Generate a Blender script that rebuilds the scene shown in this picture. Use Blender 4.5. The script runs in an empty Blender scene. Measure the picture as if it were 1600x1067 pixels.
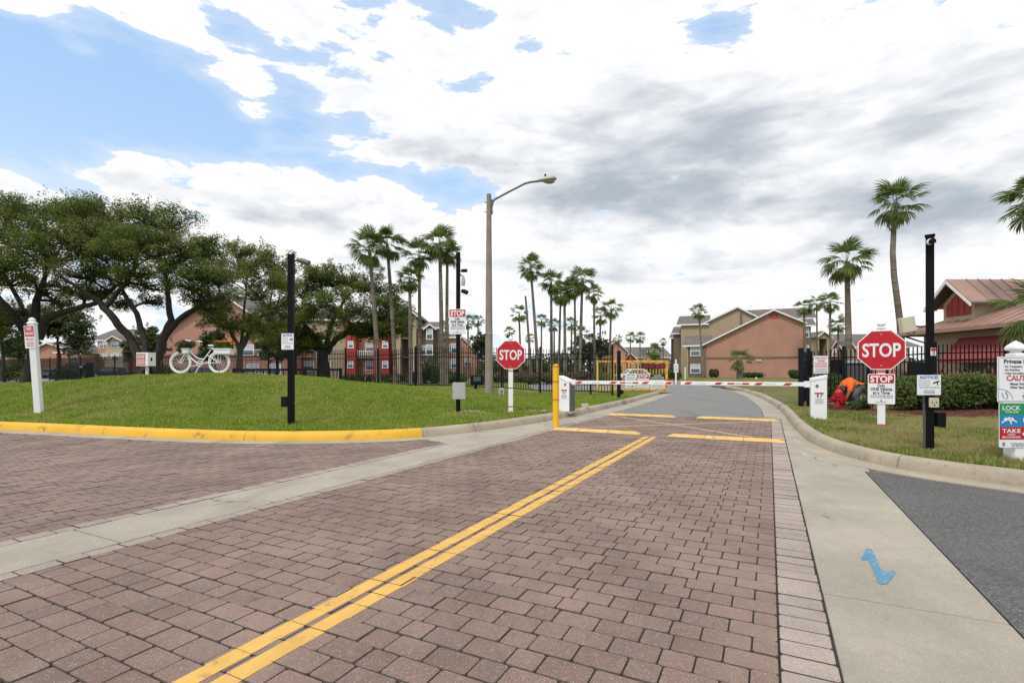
import bpy, bmesh, math, random
import numpy as np
from mathutils import Vector, Matrix, Quaternion
random.seed(11); np.random.seed(11)
R = math.radians
TH = math.atan(402 / 800.0)             # heading of the brick road, right of the view axis
SC = bpy.context.scene
COL = SC.collection

# ------------------------------------------------------------------ camera
FPX, CAMH, YH = 800.0, 1.15, 580.0       # focal length in photo pixels, eye height, horizon row
cam = bpy.data.cameras.new('camera'); camo = bpy.data.objects.new('camera', cam); COL.objects.link(camo)
camo.location = (0, 0, CAMH); camo.rotation_euler = (R(90), 0, 0)
cam.sensor_width = 36; cam.lens = 18.0; cam.shift_y = 46.5 / 1600; cam.clip_start = .05; cam.clip_end = 3000
SC.camera = camo

# ------------------------------------------------------------------ exposure
SC.view_settings.view_transform = 'Standard'; SC.view_settings.look = 'None'
SC.view_settings.exposure = EXPOSURE = 0.55; SC.view_settings.gamma = 1; SC.view_settings.use_curve_mapping = False
SC.cycles.max_bounces = 6; SC.cycles.diffuse_bounces = 3; SC.cycles.transparent_max_bounces = 6
SC.cycles.sample_clamp_indirect = 4

# ------------------------------------------------------------------ sun and sky
SUN_EL, SUN_AZ = 56.0, -150.0            # azimuth from +Y, clockwise; the sun stands high behind the camera, a little left
sl = bpy.data.lights.new('sun', 'SUN'); so = bpy.data.objects.new('sun', sl); COL.objects.link(so)
sl.energy = 1.5; sl.angle = R(12); sl.color = (1, .95, .87)
sd = Vector((math.sin(R(SUN_AZ)) * math.cos(R(SUN_EL)), math.cos(R(SUN_AZ)) * math.cos(R(SUN_EL)), math.sin(R(SUN_EL))))
so.rotation_euler = (-sd).to_track_quat('-Z', 'Y').to_euler()

class X:
    """a scalar node socket with arithmetic"""
    nt = None
    def __init__(s, sock): s.s = sock
    @staticmethod
    def op(o, *a, clamp=False):
        n = X.nt.nodes.new('ShaderNodeMath'); n.operation = o; n.use_clamp = clamp
        for i, v in enumerate(a):
            if isinstance(v, X): X.nt.links.new(v.s, n.inputs[i])
            else: n.inputs[i].default_value = v
        return X(n.outputs[0])
    def __add__(s, o): return X.op('ADD', s, o)
    __radd__ = __add__
    def __sub__(s, o): return X.op('SUBTRACT', s, o)
    def __rsub__(s, o): return X.op('SUBTRACT', o, s)
    def __mul__(s, o): return X.op('MULTIPLY', s, o)
    __rmul__ = __mul__
    def __truediv__(s, o): return X.op('DIVIDE', s, o)
def smooth(x, a, b):
    n = X.nt.nodes.new('ShaderNodeMapRange'); n.interpolation_type = 'SMOOTHSTEP'
    X.nt.links.new(x.s, n.inputs[0]); n.inputs[1].default_value = a; n.inputs[2].default_value = b
    return X(n.outputs[0])
def noise_at(vec, scale, detail, rough=.5, dist=0.0, out=0):
    n = X.nt.nodes.new('ShaderNodeTexNoise'); n.inputs['Scale'].default_value = scale; n.inputs['Detail'].default_value = detail
    n.inputs['Roughness'].default_value = rough; n.inputs['Distortion'].default_value = dist
    X.nt.links.new(vec, n.inputs['Vector'])
    return X(n.outputs[out])
def mixc(f, a, b):
    n = X.nt.nodes.new('ShaderNodeMix'); n.data_type = 'RGBA'
    for v, i in ((f, 0), (a, 6), (b, 7)):
        if isinstance(v, X): X.nt.links.new(v.s, n.inputs[i])
        elif hasattr(v, 'is_output'): X.nt.links.new(v, n.inputs[i])
        elif i == 0: n.inputs[0].default_value = v
        else: n.inputs[i].default_value = (*v[:3], 1)
    return n.outputs[2]

def build_sky():
    w = bpy.data.worlds.new('World'); SC.world = w; w.use_nodes = True
    nt = w.node_tree; nt.nodes.clear(); X.nt = nt
    out = nt.nodes.new('ShaderNodeOutputWorld'); bg = nt.nodes.new('ShaderNodeBackground')
    nt.links.new(bg.outputs[0], out.inputs[0])
    STR = .15
    bg.inputs[1].default_value = STR
    sky = nt.nodes.new('ShaderNodeTexSky'); sky.sky_type = 'NISHITA'; sky.sun_disc = False
    sky.sun_elevation = R(SUN_EL); sky.sun_rotation = R(SUN_AZ); sky.dust_density = 1.0; sky.air_density = 1.0; sky.ozone_density = 1.0
    tc = nt.nodes.new('ShaderNodeTexCoord'); sep = nt.nodes.new('ShaderNodeSeparateXYZ')
    nt.links.new(tc.outputs['Generated'], sep.inputs[0])
    x, y, z = X(sep.outputs[0]), X(sep.outputs[1]), X(sep.outputs[2])
    az = X.op('ARCTAN2', x, y); el = X.op('ARCSINE', z)
    zz = X.op('MAXIMUM', z, 0.0) + .62
    comb = nt.nodes.new('ShaderNodeCombineXYZ')
    for i, v in enumerate((x / zz, y / zz, z * 2.6)): nt.links.new(v.s, comb.inputs[i])
    warp = nt.nodes.new('ShaderNodeTexNoise'); warp.inputs['Scale'].default_value = 2.4; warp.inputs['Detail'].default_value = 4
    nt.links.new(comb.outputs[0], warp.inputs['Vector'])
    va = nt.nodes.new('ShaderNodeVectorMath'); va.operation = 'MULTIPLY_ADD'; va.inputs[1].default_value = (.17, .17, .17)
    nt.links.new(warp.outputs['Color'], va.inputs[0]); nt.links.new(comb.outputs[0], va.inputs[2])
    P = va.outputs[0]
    def shifted(f, dz):
        n = nt.nodes.new('ShaderNodeVectorMath'); n.operation = 'MULTIPLY_ADD'; n.inputs[1].default_value = (f, f, f); n.inputs[2].default_value = (0, 0, dz)
        nt.links.new(P, n.inputs[0]); return n.outputs[0]
    def field(v): return (noise_at(v, 2.8, 3, .5) - .5) * .8 + (noise_at(v, 7.0, 12, .60) - .5) * 2.2
    f0 = field(P); g0 = noise_at(P, 5.0, 7, .52); g1 = noise_at(shifted(.955, .045), 5.0, 7, .52)
    # large masses of this sky by azimuth and elevation: (px, py, half width, half height, weight, tilt)
    def blobs(lst):
        tot = None
        for (px, py, sx, sy, wgt, tilt) in lst:
            a = math.atan((px - 800) / 800); e = math.atan((580 - py) / 800 * math.cos(a))
            ca, ce = math.cos(a) ** 2, math.cos(a)
            sa, se = sx / 800 * ca, sy / 800 * ce
            c, s = math.cos(R(tilt)), math.sin(R(tilt))
            da, de = az - a, el - e
            u = (da * c + de * s) / sa; v = (de * c - da * s) / se
            g = X.op('EXPONENT', (u * u + v * v) * -1.0) * wgt
            tot = g if tot is None else tot + g
        return tot
    mass = blobs([(90, 200, 300, 105, -.70, 0), (40, 80, 170, 50, -.5, 0), (250, 150, 90, 60, -.3, 0), (440, 232, 170, 30, -.52, -8), (690, 288, 95, 30, -.50, -10), (330, 190, 60, 40, -.3, 0),
                  (690, 30, 40, 60, -.24, 20), (775, 95, 50, 34, -.24, 0), (1130, 45, 50, 26, -.44, 0), (1330, 132, 34, 24, -.42, 0), (560, 200, 40, 20, -.25, 0),
                  (880, 300, 50, 30, -.22, 0), (1010, 368, 190, 14, -.24, -4), (350, 50, 30, 44, -.25, 40), (1550, 30, 40, 30, -.2, 0),
                  (620, 110, 190, 90, .30, -20), (980, 215, 270, 130, .52, 0), (1430, 210, 260, 200, .46, 0), (430, 285, 210, 28, .36, -6),
                  (215, 258, 70, 28, .40, 25), (290, 40, 110, 30, .20, -10), (390, 165, 62, 32, .34, -45), (128, 78, 46, 16, .62, -8), (25, 5, 70, 22, .6, 0),
                  (250, 300, 130, 26, .34, 0), (860, 385, 500, 46, .16, 0), (40, 308, 80, 22, .5, -25), (1500, 400, 260, 60, .22, 0), (480, 380, 330, 46, .22, 0), (1000, 470, 900, 70, .20, 0)])
    dens = f0 + mass * 1.05 + .11
    cover = smooth(dens, -.01, .12)
    veil = smooth(dens, -.5, .06)
    haze = smooth(el, .50, .02)
    dark = blobs([(985, 310, 170, 44, 1.0, -4), (1120, 235, 150, 85, .62, 10), (900, 245, 130, 60, .36, 0), (1480, 325, 190, 46, .95, 0), (1350, 300, 100, 30, .5, 0),
                  (370, 318, 170, 22, .72, -5), (560, 135, 110, 46, .30, -25), (660, 245, 120, 30, .34, -15), (1500, 170, 180, 70, .34, 15), (1000, 110, 90, 30, .26, -20), (930, 425, 150, 26, .30, 0), (640, 400, 120, 22, .22, 0), (1180, 420, 140, 22, .25, 0)])
    emb = (g1 - g0) * 2.1 * smooth(el, .02, .30)
    thick = smooth(dens, .10, .75)
    grey = smooth(dark * .82 + emb * .80 + thick * .22 + f0 * .20, -.06, 1.12)
    K = 1 / STR / 1.50
    cl = mixc(grey, (1.12 * K, 1.12 * K, 1.13 * K), (.46 * K, .52 * K, .595 * K))
    blue = mixc(.66, sky.outputs[0], (.47 * K, .73 * K, 1.08 * K))
    blue = mixc(haze * .55, blue, (.86 * K, .95 * K, 1.03 * K))
    blue = mixc(veil * .34, blue, (.96 * K, .99 * K, 1.03 * K))
    col = mixc(cover, blue, cl)
    low = smooth(z, .0, -.06)
    col = mixc(low, col, (.25 * K, .25 * K, .22 * K))
    nt.links.new(col, bg.inputs[0])
build_sky()

# ------------------------------------------------------------------ object helpers
def tag(o, label=None, cat=None, group=None, kind=None):
    if label: o['label'] = label
    if cat: o['category'] = cat
    if group: o['group'] = group
    if kind: o['kind'] = kind
    return o
def thing(name, label, cat, loc=(0, 0, 0), rz=0, group=None, kind=None):
    o = bpy.data.objects.new(name, None); COL.objects.link(o); o.empty_display_size = .2
    o.location = loc; o.rotation_euler = (0, 0, rz)
    return tag(o, label, cat, group, kind)
def link(name, me, parent=None, loc=None, rot=None, scale=None):
    o = bpy.data.objects.new(name, me); COL.objects.link(o)
    if parent is not None: o.parent = parent
    if loc is not None: o.location = loc
    if rot is not None: o.rotation_euler = rot
    if scale is not None: o.scale = scale
    return o
def kids(o): return [c for c in o.children]
def dup(o, parent=None, label=None, loc=None, rz=None, group=None):
    c = o.copy(); COL.objects.link(c); c.parent = parent
    for k in kids(o): dup(k, c)
    if label: c['label'] = label
    if group: c['group'] = group
    if loc is not None: c.location = loc
    if rz is not None: c.rotation_euler = (0, 0, rz)
    return c

class MB:
    """collects simple solids, links them as ONE mesh object"""
    def __init__(s): s.v, s.f, s.m = [], [], []
    def add(s, vs, fs, mi=0):
        b = len(s.v); s.v += [tuple(v) for v in vs]; s.f += [tuple(i + b for i in f) for f in fs]; s.m += [mi] * len(fs); return s
    def box(s, c, d, mi=0, mat=None):
        x, y, z = d[0] / 2, d[1] / 2, d[2] / 2
        vs = [Vector((a * x, b * y, e * z)) for e in (-1, 1) for a, b in ((-1, -1), (1, -1), (1, 1), (-1, 1))]
        if mat is not None: vs = [mat @ v for v in vs]
        vs = [v + Vector(c) for v in vs]
        return s.add(vs, [(3, 2, 1, 0), (4, 5, 6, 7), (0, 1, 5, 4), (1, 2, 6, 5), (2, 3, 7, 6), (3, 0, 4, 7)], mi)
    def bar(s, p0, p1, w, h=None, mi=0):
        """a square bar from p0 to p1"""
        p0, p1 = Vector(p0), Vector(p1); d = p1 - p0
        q = d.to_track_quat('X', 'Z').to_matrix()
        return s.box((p0 + p1) / 2, (d.length, w, h or w), mi, q)
    def prism(s, poly, y0, y1, mi=0):
        """polygon in x,z extruded along y (any simple polygon)"""
        n = len(poly)
        a = sum(poly[i][0] * poly[(i + 1) % n][1] - poly[(i + 1) % n][0] * poly[i][1] for i in range(n))
        if a < 0: poly = poly[::-1]
        vs = [(p[0], y0, p[1]) for p in poly] + [(p[0], y1, p[1]) for p in poly]
        return s.add(vs, [tuple(range(n)), tuple(range(2 * n - 1, n - 1, -1))] + [((i + 1) % n, i, n + i, n + (i + 1) % n) for i in range(n)], mi)
    def slab(s, poly, z0, z1, mi=0):
        """polygon in x,y extruded along z"""
        n = len(poly)
        a = sum(poly[i][0] * poly[(i + 1) % n][1] - poly[(i + 1) % n][0] * poly[i][1] for i in range(n))
        if a < 0: poly = poly[::-1]
        vs = [(p[0], p[1], z0) for p in poly] + [(p[0], p[1], z1) for p in poly]
        return s.add(vs, [tuple(range(n - 1, -1, -1)), tuple(range(n, 2 * n))] + [(i, (i + 1) % n, n + (i + 1) % n, n + i) for i in range(n)], mi)
    def tube(s, pts, rad, n=8, mi=0, cap=True):
        pts = [Vector(p) for p in pts]; k = len(pts)
        if not hasattr(rad, '__len__'): rad = [rad] * k
        vs, up = [], None
        for i, p in enumerate(pts):
            t = (pts[min(i + 1, k - 1)] - pts[max(i - 1, 0)])
            t = t.normalized() if t.length > 1e-9 else Vector((0, 0, 1))
            if up is None:
                up = Vector((0, 0, 1)) if abs(t.z) < .9 else Vector((1, 0, 0))
            a = t.cross(up); a = a.normalized() if a.length > 1e-6 else t.orthogonal().normalized()
            b = a.cross(t).normalized(); up = b
            for j in range(n):
                an = 2 * math.pi * j / n
                vs.append(p + (a * math.cos(an) + b * math.sin(an)) * rad[i])
        fs = [(i * n + j, i * n + (j + 1) % n, (i + 1) * n + (j + 1) % n, (i + 1) * n + j) for i in range(k - 1) for j in range(n)]
        fs = [f[::-1] for f in fs]
        if cap: fs += [tuple(range(n)), tuple(range(k * n - 1, (k - 1) * n - 1, -1))]
        return s.add(vs, fs, mi)
    def cyl(s, c, r, h, n=16, mi=0, r2=None):
        c = Vector(c); return s.tube([c, c + Vector((0, 0, h))], [r, r if r2 is None else r2], n, mi)
    def lathe(s, prof, n=16, mi=0, c=(0, 0, 0)):
        vs = [(c[0] + r * math.cos(2 * math.pi * j / n), c[1] + r * math.sin(2 * math.pi * j / n), c[2] + z) for r, z in prof for j in range(n)]
        k = len(prof)
        fs = [(i * n + j, i * n + (j + 1) % n, (i + 1) * n + (j + 1) % n, (i + 1) * n + j) for i in range(k - 1) for j in range(n)]
        return s.add(vs, fs + [tuple(range(n - 1, -1, -1)), tuple(range((k - 1) * n, k * n))], mi)
    def ball(s, c, r, n=10, mi=0):
        r = r if hasattr(r, '__len__') else (r, r, r)
        vs, fs = [], []
        m = max(4, n // 2)
        for i in range(m + 1):
            t = math.pi * i / m
            for j in range(n):
                a = 2 * math.pi * j / n
                vs.append((c[0] + r[0] * math.sin(t) * math.cos(a), c[1] + r[1] * math.sin(t) * math.sin(a), c[2] - r[2] * math.cos(t)))
        for i in range(m):
            for j in range(n): fs.append((i * n + j, i * n + (j + 1) % n, (i + 1) * n + (j + 1) % n, (i + 1) * n + j))
        return s.add(vs, fs, mi)
    def torus(s, c, R0, r, n=32, k=8, mi=0, axis='y'):
        vs, fs = [], []
        for i in range(n):
            a = 2 * math.pi * i / n
            for j in range(k):
                b = 2 * math.pi * j / k; rr = R0 + r * math.cos(b); h = r * math.sin(b)
                v = (rr * math.cos(a), h, rr * math.sin(a)) if axis == 'y' else (rr * math.cos(a), rr * math.sin(a), h)
                vs.append((c[0] + v[0], c[1] + v[1], c[2] + v[2]))
        for i in range(n):
            for j in range(k):
                f = (i * k + j, ((i + 1) % n) * k + j, ((i + 1) % n) * k + (j + 1) % k, i * k + (j + 1) % k)
                fs.append(f if axis != 'y' else f[::-1])
        return s.add(vs, fs, mi)
    def mesh(s, name, mats, smooth=None):
        me = bpy.data.meshes.new(name); me.from_pydata(s.v, [], s.f)
        for m in (mats if isinstance(mats, (list, tuple)) else [mats]): me.materials.append(m)
        if any(s.m): me.polygons.foreach_set('material_index', s.m)
        if smooth:
            me.polygons.foreach_set('use_smooth', [True] * len(me.polygons))
            try: me.set_sharp_from_angle(angle=R(smooth))
            except Exception: pass
        me.update(); return me
    def build(s, name, mats, parent=None, smooth=None, bevel=0, loc=None, rot=None):
        o = link(name, s.mesh(name, mats, smooth), parent, loc, rot)
        if bevel:
            b = o.modifiers.new('edge', 'BEVEL'); b.width = bevel; b.segments = 2; b.limit_method = 'ANGLE'; b.angle_limit = R(40)
        return o
def quick(name, verts, faces, mat, parent=None, smooth=False):
    """a big mesh from numpy arrays: verts n x 3, faces m x k (k = 3 or 4)"""
    verts = np.asarray(verts, dtype=np.float32).reshape(-1, 3); faces = np.asarray(faces, dtype=np.int32)
    m, k = faces.shape
    me = bpy.data.meshes.new(name); me.vertices.add(len(verts)); me.vertices.foreach_set('co', verts.ravel())
    me.loops.add(m * k); me.loops.foreach_set('vertex_index', faces.ravel())
    me.polygons.add(m); me.polygons.foreach_set('loop_start', np.arange(0, m * k, k, dtype=np.int32))
    if smooth: me.polygons.foreach_set('use_smooth', np.ones(m, dtype=bool))
    me.materials.append(mat); me.update(calc_edges=True)
    return link(name, me, parent)

# photo pixel -> place in the world (used to lay the plan out)
def G(px, py, z=0.0):
    Y = FPX * (CAMH - z) / (py - YH); return ((px - 800) / FPX * Y, Y)
def at(px, py, Y): return Vector(((px - 800) / FPX * Y, Y, CAMH + (YH - py) / FPX * Y))
def ax(px, Y): return (px - 800) / FPX * Y
def az_(py, Y): return CAMH + (YH - py) / FPX * Y
# road frame: u along the brick road, v to its right

DU = Vector((math.sin(TH), math.cos(TH))); DV = Vector((math.cos(TH), -math.sin(TH)))
def UV(u, v): return (u * DU.x + v * DV.x, u * DU.y + v * DV.y)
def toUV(p): return (p[0] * DU.x + p[1] * DU.y, p[0] * DV.x + p[1] * DV.y)

# ------------------------------------------------------------------ materials
def newmat(name):
    m = bpy.data.materials.new(name); m.use_nodes = True; nt = m.node_tree
    for n in list(nt.nodes): nt.nodes.remove(n)
    X.nt = nt
    out = nt.nodes.new('ShaderNodeOutputMaterial'); p = nt.nodes.new('ShaderNodeBsdfPrincipled')
    nt.links.new(p.outputs[0], out.inputs[0])
    return m, nt, p, out
def pos(): return X.nt.nodes.new('ShaderNodeNewGeometry').outputs['Position']
def objc(): return X.nt.nodes.new('ShaderNodeTexCoord').outputs['Object']
def rnd():
    """a random number per object and per loose island"""
    a = X(X.nt.nodes.new('ShaderNodeObjectInfo').outputs['Random']); b = X(X.nt.nodes.new('ShaderNodeNewGeometry').outputs['Random Per Island'])
    return X.op('FRACT', a + b)
def bump(p, h, dist, strength=1.0):
    n = X.nt.nodes.new('ShaderNodeBump'); n.inputs['Distance'].default_value = dist; n.inputs['Strength'].default_value = strength
    X.nt.links.new(h.s, n.inputs['Height']); X.nt.links.new(n.outputs[0], p.inputs['Normal'])
def setc(p, c): X.nt.links.new(c, p.inputs['Base Color'])
def mul(c, f): return tuple(min(1, v * f) for v in c)
def M(name, col, rough=.6, metal=0.0, var=.14, scale=3.0, grain=0.0, gscale=60, col2=None, spec=.4, patch=None):
    """plain paint / plastic / metal / stucco with soft wear and optional grain"""
    m, nt, p, out = newmat(name)
    p.inputs['Roughness'].default_value = rough; p.inputs['Metallic'].default_value = metal
    p.inputs['Specular IOR Level'].default_value = spec
    P = pos()
    f = smooth(noise_at(P, scale, 6, .6), .3, .7)
    c = mixc(f, mul(col, 1 - var), mul(col, 1 + var))
    if col2 is not None:
        c = mixc(smooth(noise_at(P, scale * 2.3, 8, .65), patch or .55, (patch or .55) + .16), c, col2)
    if grain:
        g = noise_at(P, gscale, 4, .6); bump(p, g, grain)
        c = mixc(smooth(g, .3, .7) * .35, c, mul(col, .7))
    setc(p, c)
    return m
def leafmat(name, c1, c2, c3=None, trans=.28, rough=.5):
    m, nt, p, out = newmat(name)
    r = rnd(); P = pos()
    c = mixc(smooth(r, 0, 1), c1, c2)
    c = mixc(smooth(noise_at(P, .8, 3), .38, .66) * .6, c, c3 or mul(c2, 1.2))
    setc(p, c); p.inputs['Roughness'].default_value = rough; p.inputs['Specular IOR Level'].default_value = .3
    t = nt.nodes.new('ShaderNodeBsdfTranslucent'); nt.links.new(c, t.inputs[0])
    mx = nt.nodes.new('ShaderNodeMixShader'); mx.inputs[0].default_value = trans
    nt.links.new(p.outputs[0], mx.inputs[1]); nt.links.new(t.outputs[0], mx.inputs[2]); nt.links.new(mx.outputs[0], out.inputs[0])
    return m
def track_coords(P):
    """coordinates stretched along the road, for the long streaks that traffic leaves"""
    n = X.nt.nodes.new('ShaderNodeMapping'); n.inputs['Rotation'].default_value = (0, 0, TH); n.inputs['Scale'].default_value = (1.6, .16, 1)
    X.nt.links.new(P, n.inputs['Vector']); return n.outputs[0]
def cracks(P, c, scale, amt, dark):
    n = X.nt.nodes.new('ShaderNodeTexNoise'); n.inputs['Scale'].default_value = 2.5; n.inputs['Detail'].default_value = 6; X.nt.links.new(P, n.inputs['Vector'])
    a = X.nt.nodes.new('ShaderNodeVectorMath'); a.operation = 'MULTIPLY_ADD'; a.inputs[1].default_value = (.5, .5, 0); X.nt.links.new(n.outputs['Color'], a.inputs[0]); X.nt.links.new(P, a.inputs[2])
    v = X.nt.nodes.new('ShaderNodeTexVoronoi'); v.feature = 'DISTANCE_TO_EDGE'; v.inputs['Scale'].default_value = scale; X.nt.links.new(a.outputs[0], v.inputs['Vector'])
    e = smooth(X(v.outputs['Distance']), .010, .003) * smooth(noise_at(P, .7, 4, .6), .52, .62)
    return mixc(e * amt, c, dark)
def paver_mat(name, cols, fleck=.30):
    m, nt, p, out = newmat(name)
    r = rnd(); P = pos()
    c = mixc(smooth(r, .0, .55), cols[0], cols[1]); c = mixc(smooth(r, .55, 1.0), c, cols[2])
    sp = noise_at(P, 210, 4, .75)
    c = mixc(smooth(sp, .35, .68), tuple(v * .48 for v in cols[0]), c)
    vo = nt.nodes.new('ShaderNodeTexVoronoi'); vo.inputs['Scale'].default_value = 105; nt.links.new(P, vo.inputs['Vector'])
    hue = noise_at(P, 34, 5, .7); c = mixc(smooth(hue, .52, .70) * .5, c, mul((cols[1][0], cols[1][1] * .86, cols[1][2] * .82), 1.12)); c = mixc(smooth(hue, .46, .30) * .45, c, mul(cols[2], .72))
    dots = X.op('LESS_THAN', X(vo.outputs['Distance']), .30)
    wn = nt.nodes.new('ShaderNodeSeparateColor'); nt.links.new(vo.outputs['Color'], wn.inputs[0])
    c = mixc(dots * X.op('GREATER_THAN', X(wn.outputs[0]), .70) * fleck, c, (.72, .64, .56))
    tr = track_coords(P); w = noise_at(tr, 1.0, 6, .62)
    c = mixc(smooth(w, .50, .72) * .45, c, mul(cols[0], .50)); c = mixc(smooth(w, .46, .28) * .28, c, mul(cols[1], 1.3))
    oil = noise_at(P, 3.3, 3, .5); c = mixc(smooth(oil, .70, .76) * .6, c, (.05, .042, .038))
    st = smooth(noise_at(P, 1.1, 6, .62), .34, .72)
    c = mixc(st * .34, c, mul(cols[1], 1.35))
    st2 = smooth(noise_at(P, 2.7, 7, .7), .60, .74)
    c = mixc(st2 * .35, c, (.075, .065, .062))
    setc(p, c); p.inputs['Roughness'].default_value = .82; p.inputs['Specular IOR Level'].default_value = .25
    bump(p, sp + noise_at(P, 45, 4, .6) * 1.5, .0022)
    return m
def concrete_mat(name, col, dark=(.2, .18, .15), amt=.5):
    m, nt, p, out = newmat(name); P = pos()
    g = noise_at(P, 190, 4, .7); b = noise_at(P, 1.3, 7, .62); b2 = noise_at(P, 14, 6, .65)
    c = mixc(smooth(b, .3, .72), mul(col, .80), mul(col, 1.14))
    c = mixc(smooth(g, .36, .66) * .7, c, mul(col, .58))
    c = mixc(smooth(b2, .58, .74) * amt, c, dark)
    b3 = noise_at(P, 30, 6, .75); c = mixc(smooth(b3, .42, .62) * .42, mul(col, 1.08), c) if False else mixc(smooth(b3, .50, .66) * .45, c, mul(col, .68)); c = mixc(smooth(b3, .44, .30) * .35, c, mul(col, 1.25))
    w = noise_at(track_coords(P), 1.3, 7, .65); c = mixc(smooth(w, .50, .74) * amt * 1.1, c, mul(dark, 1.2)); c = cracks(P, c, .8, .7, (.05, .045, .04))
    vo = nt.nodes.new('ShaderNodeTexVoronoi'); vo.inputs['Scale'].default_value = 120; nt.links.new(P, vo.inputs['Vector'])
    sc = nt.nodes.new('ShaderNodeSeparateColor'); nt.links.new(vo.outputs['Color'], sc.inputs[0]); near = X.op('LESS_THAN', X(vo.outputs['Distance']), .30)
    c = mixc(near * X.op('GREATER_THAN', X(sc.outputs[0]), .66) * .42, c, mul(col, 1.4)); c = mixc(near * X.op('LESS_THAN', X(sc.outputs[0]), .22) * .55, c, mul(col, .5))
    setc(p, c); p.inputs['Roughness'].default_value = .85; p.inputs['Specular IOR Level'].default_value = .2
    bump(p, g + b2 * .6, .0025)
    return m
def asphalt_mat(name, col, light):
    m, nt, p, out = newmat(name); P = pos()
    vo = nt.nodes.new('ShaderNodeTexVoronoi'); vo.inputs['Scale'].default_value = 110; nt.links.new(P, vo.inputs['Vector'])
    s = nt.nodes.new('ShaderNodeSeparateColor'); nt.links.new(vo.outputs['Color'], s.inputs[0])
    b = noise_at(P, .6, 7, .6); g = noise_at(P, 170, 3, .7)
    c = mixc(smooth(X(s.outputs[0]), .45, 1.0), col, light)
    c = mixc(smooth(b, .35, .7) * .5, c, mul(light, .85))
    c = mixc(smooth(noise_at(P, 3.5, 8, .7), .60, .72) * .6, c, mul(col, .45)); c = cracks(P, c, .9, .85, (.02, .02, .02)); w = noise_at(track_coords(P), 1.2, 6, .62); c = mixc(smooth(w, .5, .72) * .4, c, mul(col, .55))
    setc(p, c); p.inputs['Roughness'].default_value = .8; p.inputs['Specular IOR Level'].default_value = .3
    bump(p, g + X(vo.outputs['Distance']), .004)
    return m
def lawn_mat(name, green, light, dry, amt):
    m, nt, p, out = newmat(name); P = pos()
    c = mixc(smooth(noise_at(P, 1.2, 6, .62), .35, .68), green, light)
    c = mixc(smooth(noise_at(P, .55, 7, .66), .5 - amt * .25, .72 - amt * .25) * .8, c, dry)
    f = noise_at(P, 40, 5, .7)
    c = mixc(smooth(f, .35, .65) * .55, c, mul(green, .42))
    setc(p, c); p.inputs['Roughness'].default_value = .9; p.inputs['Specular IOR Level'].default_value = .1
    bump(p, f, .04)
    return m
MT = {}
MT['brick'] = paver_mat('red_brown_paver', [(.245, .164, .130), (.34, .234, .184), (.232, .182, .154)])
MT['brick2'] = paver_mat('side_street_paver', [(.243, .168, .136), (.322, .226, .182), (.23, .182, .157)], .35)
MT['edge'] = paver_mat('tan_edge_paver', [(.42, .34, .285), (.47, .385, .325), (.39, .325, .28)], .4)
MT['paver_edge'] = M('dark_paver_edge', (.085, .068, .057), .95, var=.3, scale=20)  # chamfers and sides of each paver, coloured darker than its top
MT['bed'] = M('dark_joint_sand', (.035, .03, .026), .95, var=.3, scale=8)
MT['concrete'] = concrete_mat('concrete_slab', (.445, .392, .312))
MT['kerbc'] = concrete_mat('kerb_concrete', (.47, .40, .30), (.15, .12, .09), .8)
MT['asphalt'] = asphalt_mat('worn_asphalt', (.085, .081, .076), (.20, .193, .184))
MT['asphalt_far'] = asphalt_mat('pale_asphalt', (.19, .183, .174), (.27, .26, .245))
MT['line'] = M('road_line_yellow', (.70, .41, .10), .7, var=.1, scale=5, grain=.0012, gscale=180, col2=(.26, .17, .11), patch=.56)
MT['kerby'] = M('kerb_yellow_paint', (.72, .41, .028), .55, var=.08, scale=1.6, grain=.001, gscale=90, col2=(.19, .115, .04), patch=.565)
MT['lawn'] = lawn_mat('lawn_grass', (.125, .165, .026), (.18, .215, .04), (.27, .245, .09), .12)
MT['lawn2'] = lawn_mat('dry_lawn_grass', (.12, .15, .035), (.17, .18, .055), (.29, .22, .11), .5)
def blademat(name, c1, c2, dry, amt):
    m, nt, p, out = newmat(name); P = pos(); r = rnd()
    c = mixc(smooth(r, 0, 1), c1, c2); c = mixc(smooth(noise_at(P, 5.0, 6, .7), .42, .62) * .55, c, mul(c1, .62))
    c = mixc(smooth(noise_at(P, .6, 7, .66), .5 - amt * .2, .66 - amt * .2) * .75, c, dry); c = mixc(smooth(r, .86, .93) * .8, c, mul(dry, 1.25))
    setc(p, c); p.inputs['Roughness'].default_value = .6; p.inputs['Specular IOR Level'].default_value = .2
    t = nt.nodes.new('ShaderNodeBsdfTranslucent'); nt.links.new(c, t.inputs[0]); mx = nt.nodes.new('ShaderNodeMixShader'); mx.inputs[0].default_value = .34
    nt.links.new(p.outputs[0], mx.inputs[1]); nt.links.new(t.outputs[0], mx.inputs[2]); nt.links.new(mx.outputs[0], out.inputs[0])
    return m
MT['blade'] = blademat('grass_blade', (.19, .285, .026), (.34, .44, .055), (.40, .37, .12), .02)
MT['blade2'] = blademat('dry_grass_blade', (.17, .23, .04), (.30, .33, .08), (.44, .37, .17), .42)
MT['mulch'] = M('red_mulch', (.16, .055, .03), .95, var=.4, scale=14, grain=.03, gscale=40)
MT['white'] = M('white_paint', (.80, .80, .78), .45, var=.04, scale=2, col2=(.6, .59, .55), patch=.66)
MT['vinyl'] = M('white_vinyl', (.82, .82, .81), .4, var=.03, scale=3)
MT['signwhite'] = M('sign_white', (.80, .81, .82), .4, var=.02)
MT['signred'] = M('sign_red', (.50, .012, .022), .42, var=.06)
MT['fadered'] = M('faded_red', (.56, .10, .10), .55, var=.08)
MT['signblack'] = M('print_black', (.018, .018, .02), .5, var=.05)
MT['signgrey'] = M('print_grey', (.26, .27, .29), .5, var=.05)
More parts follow.
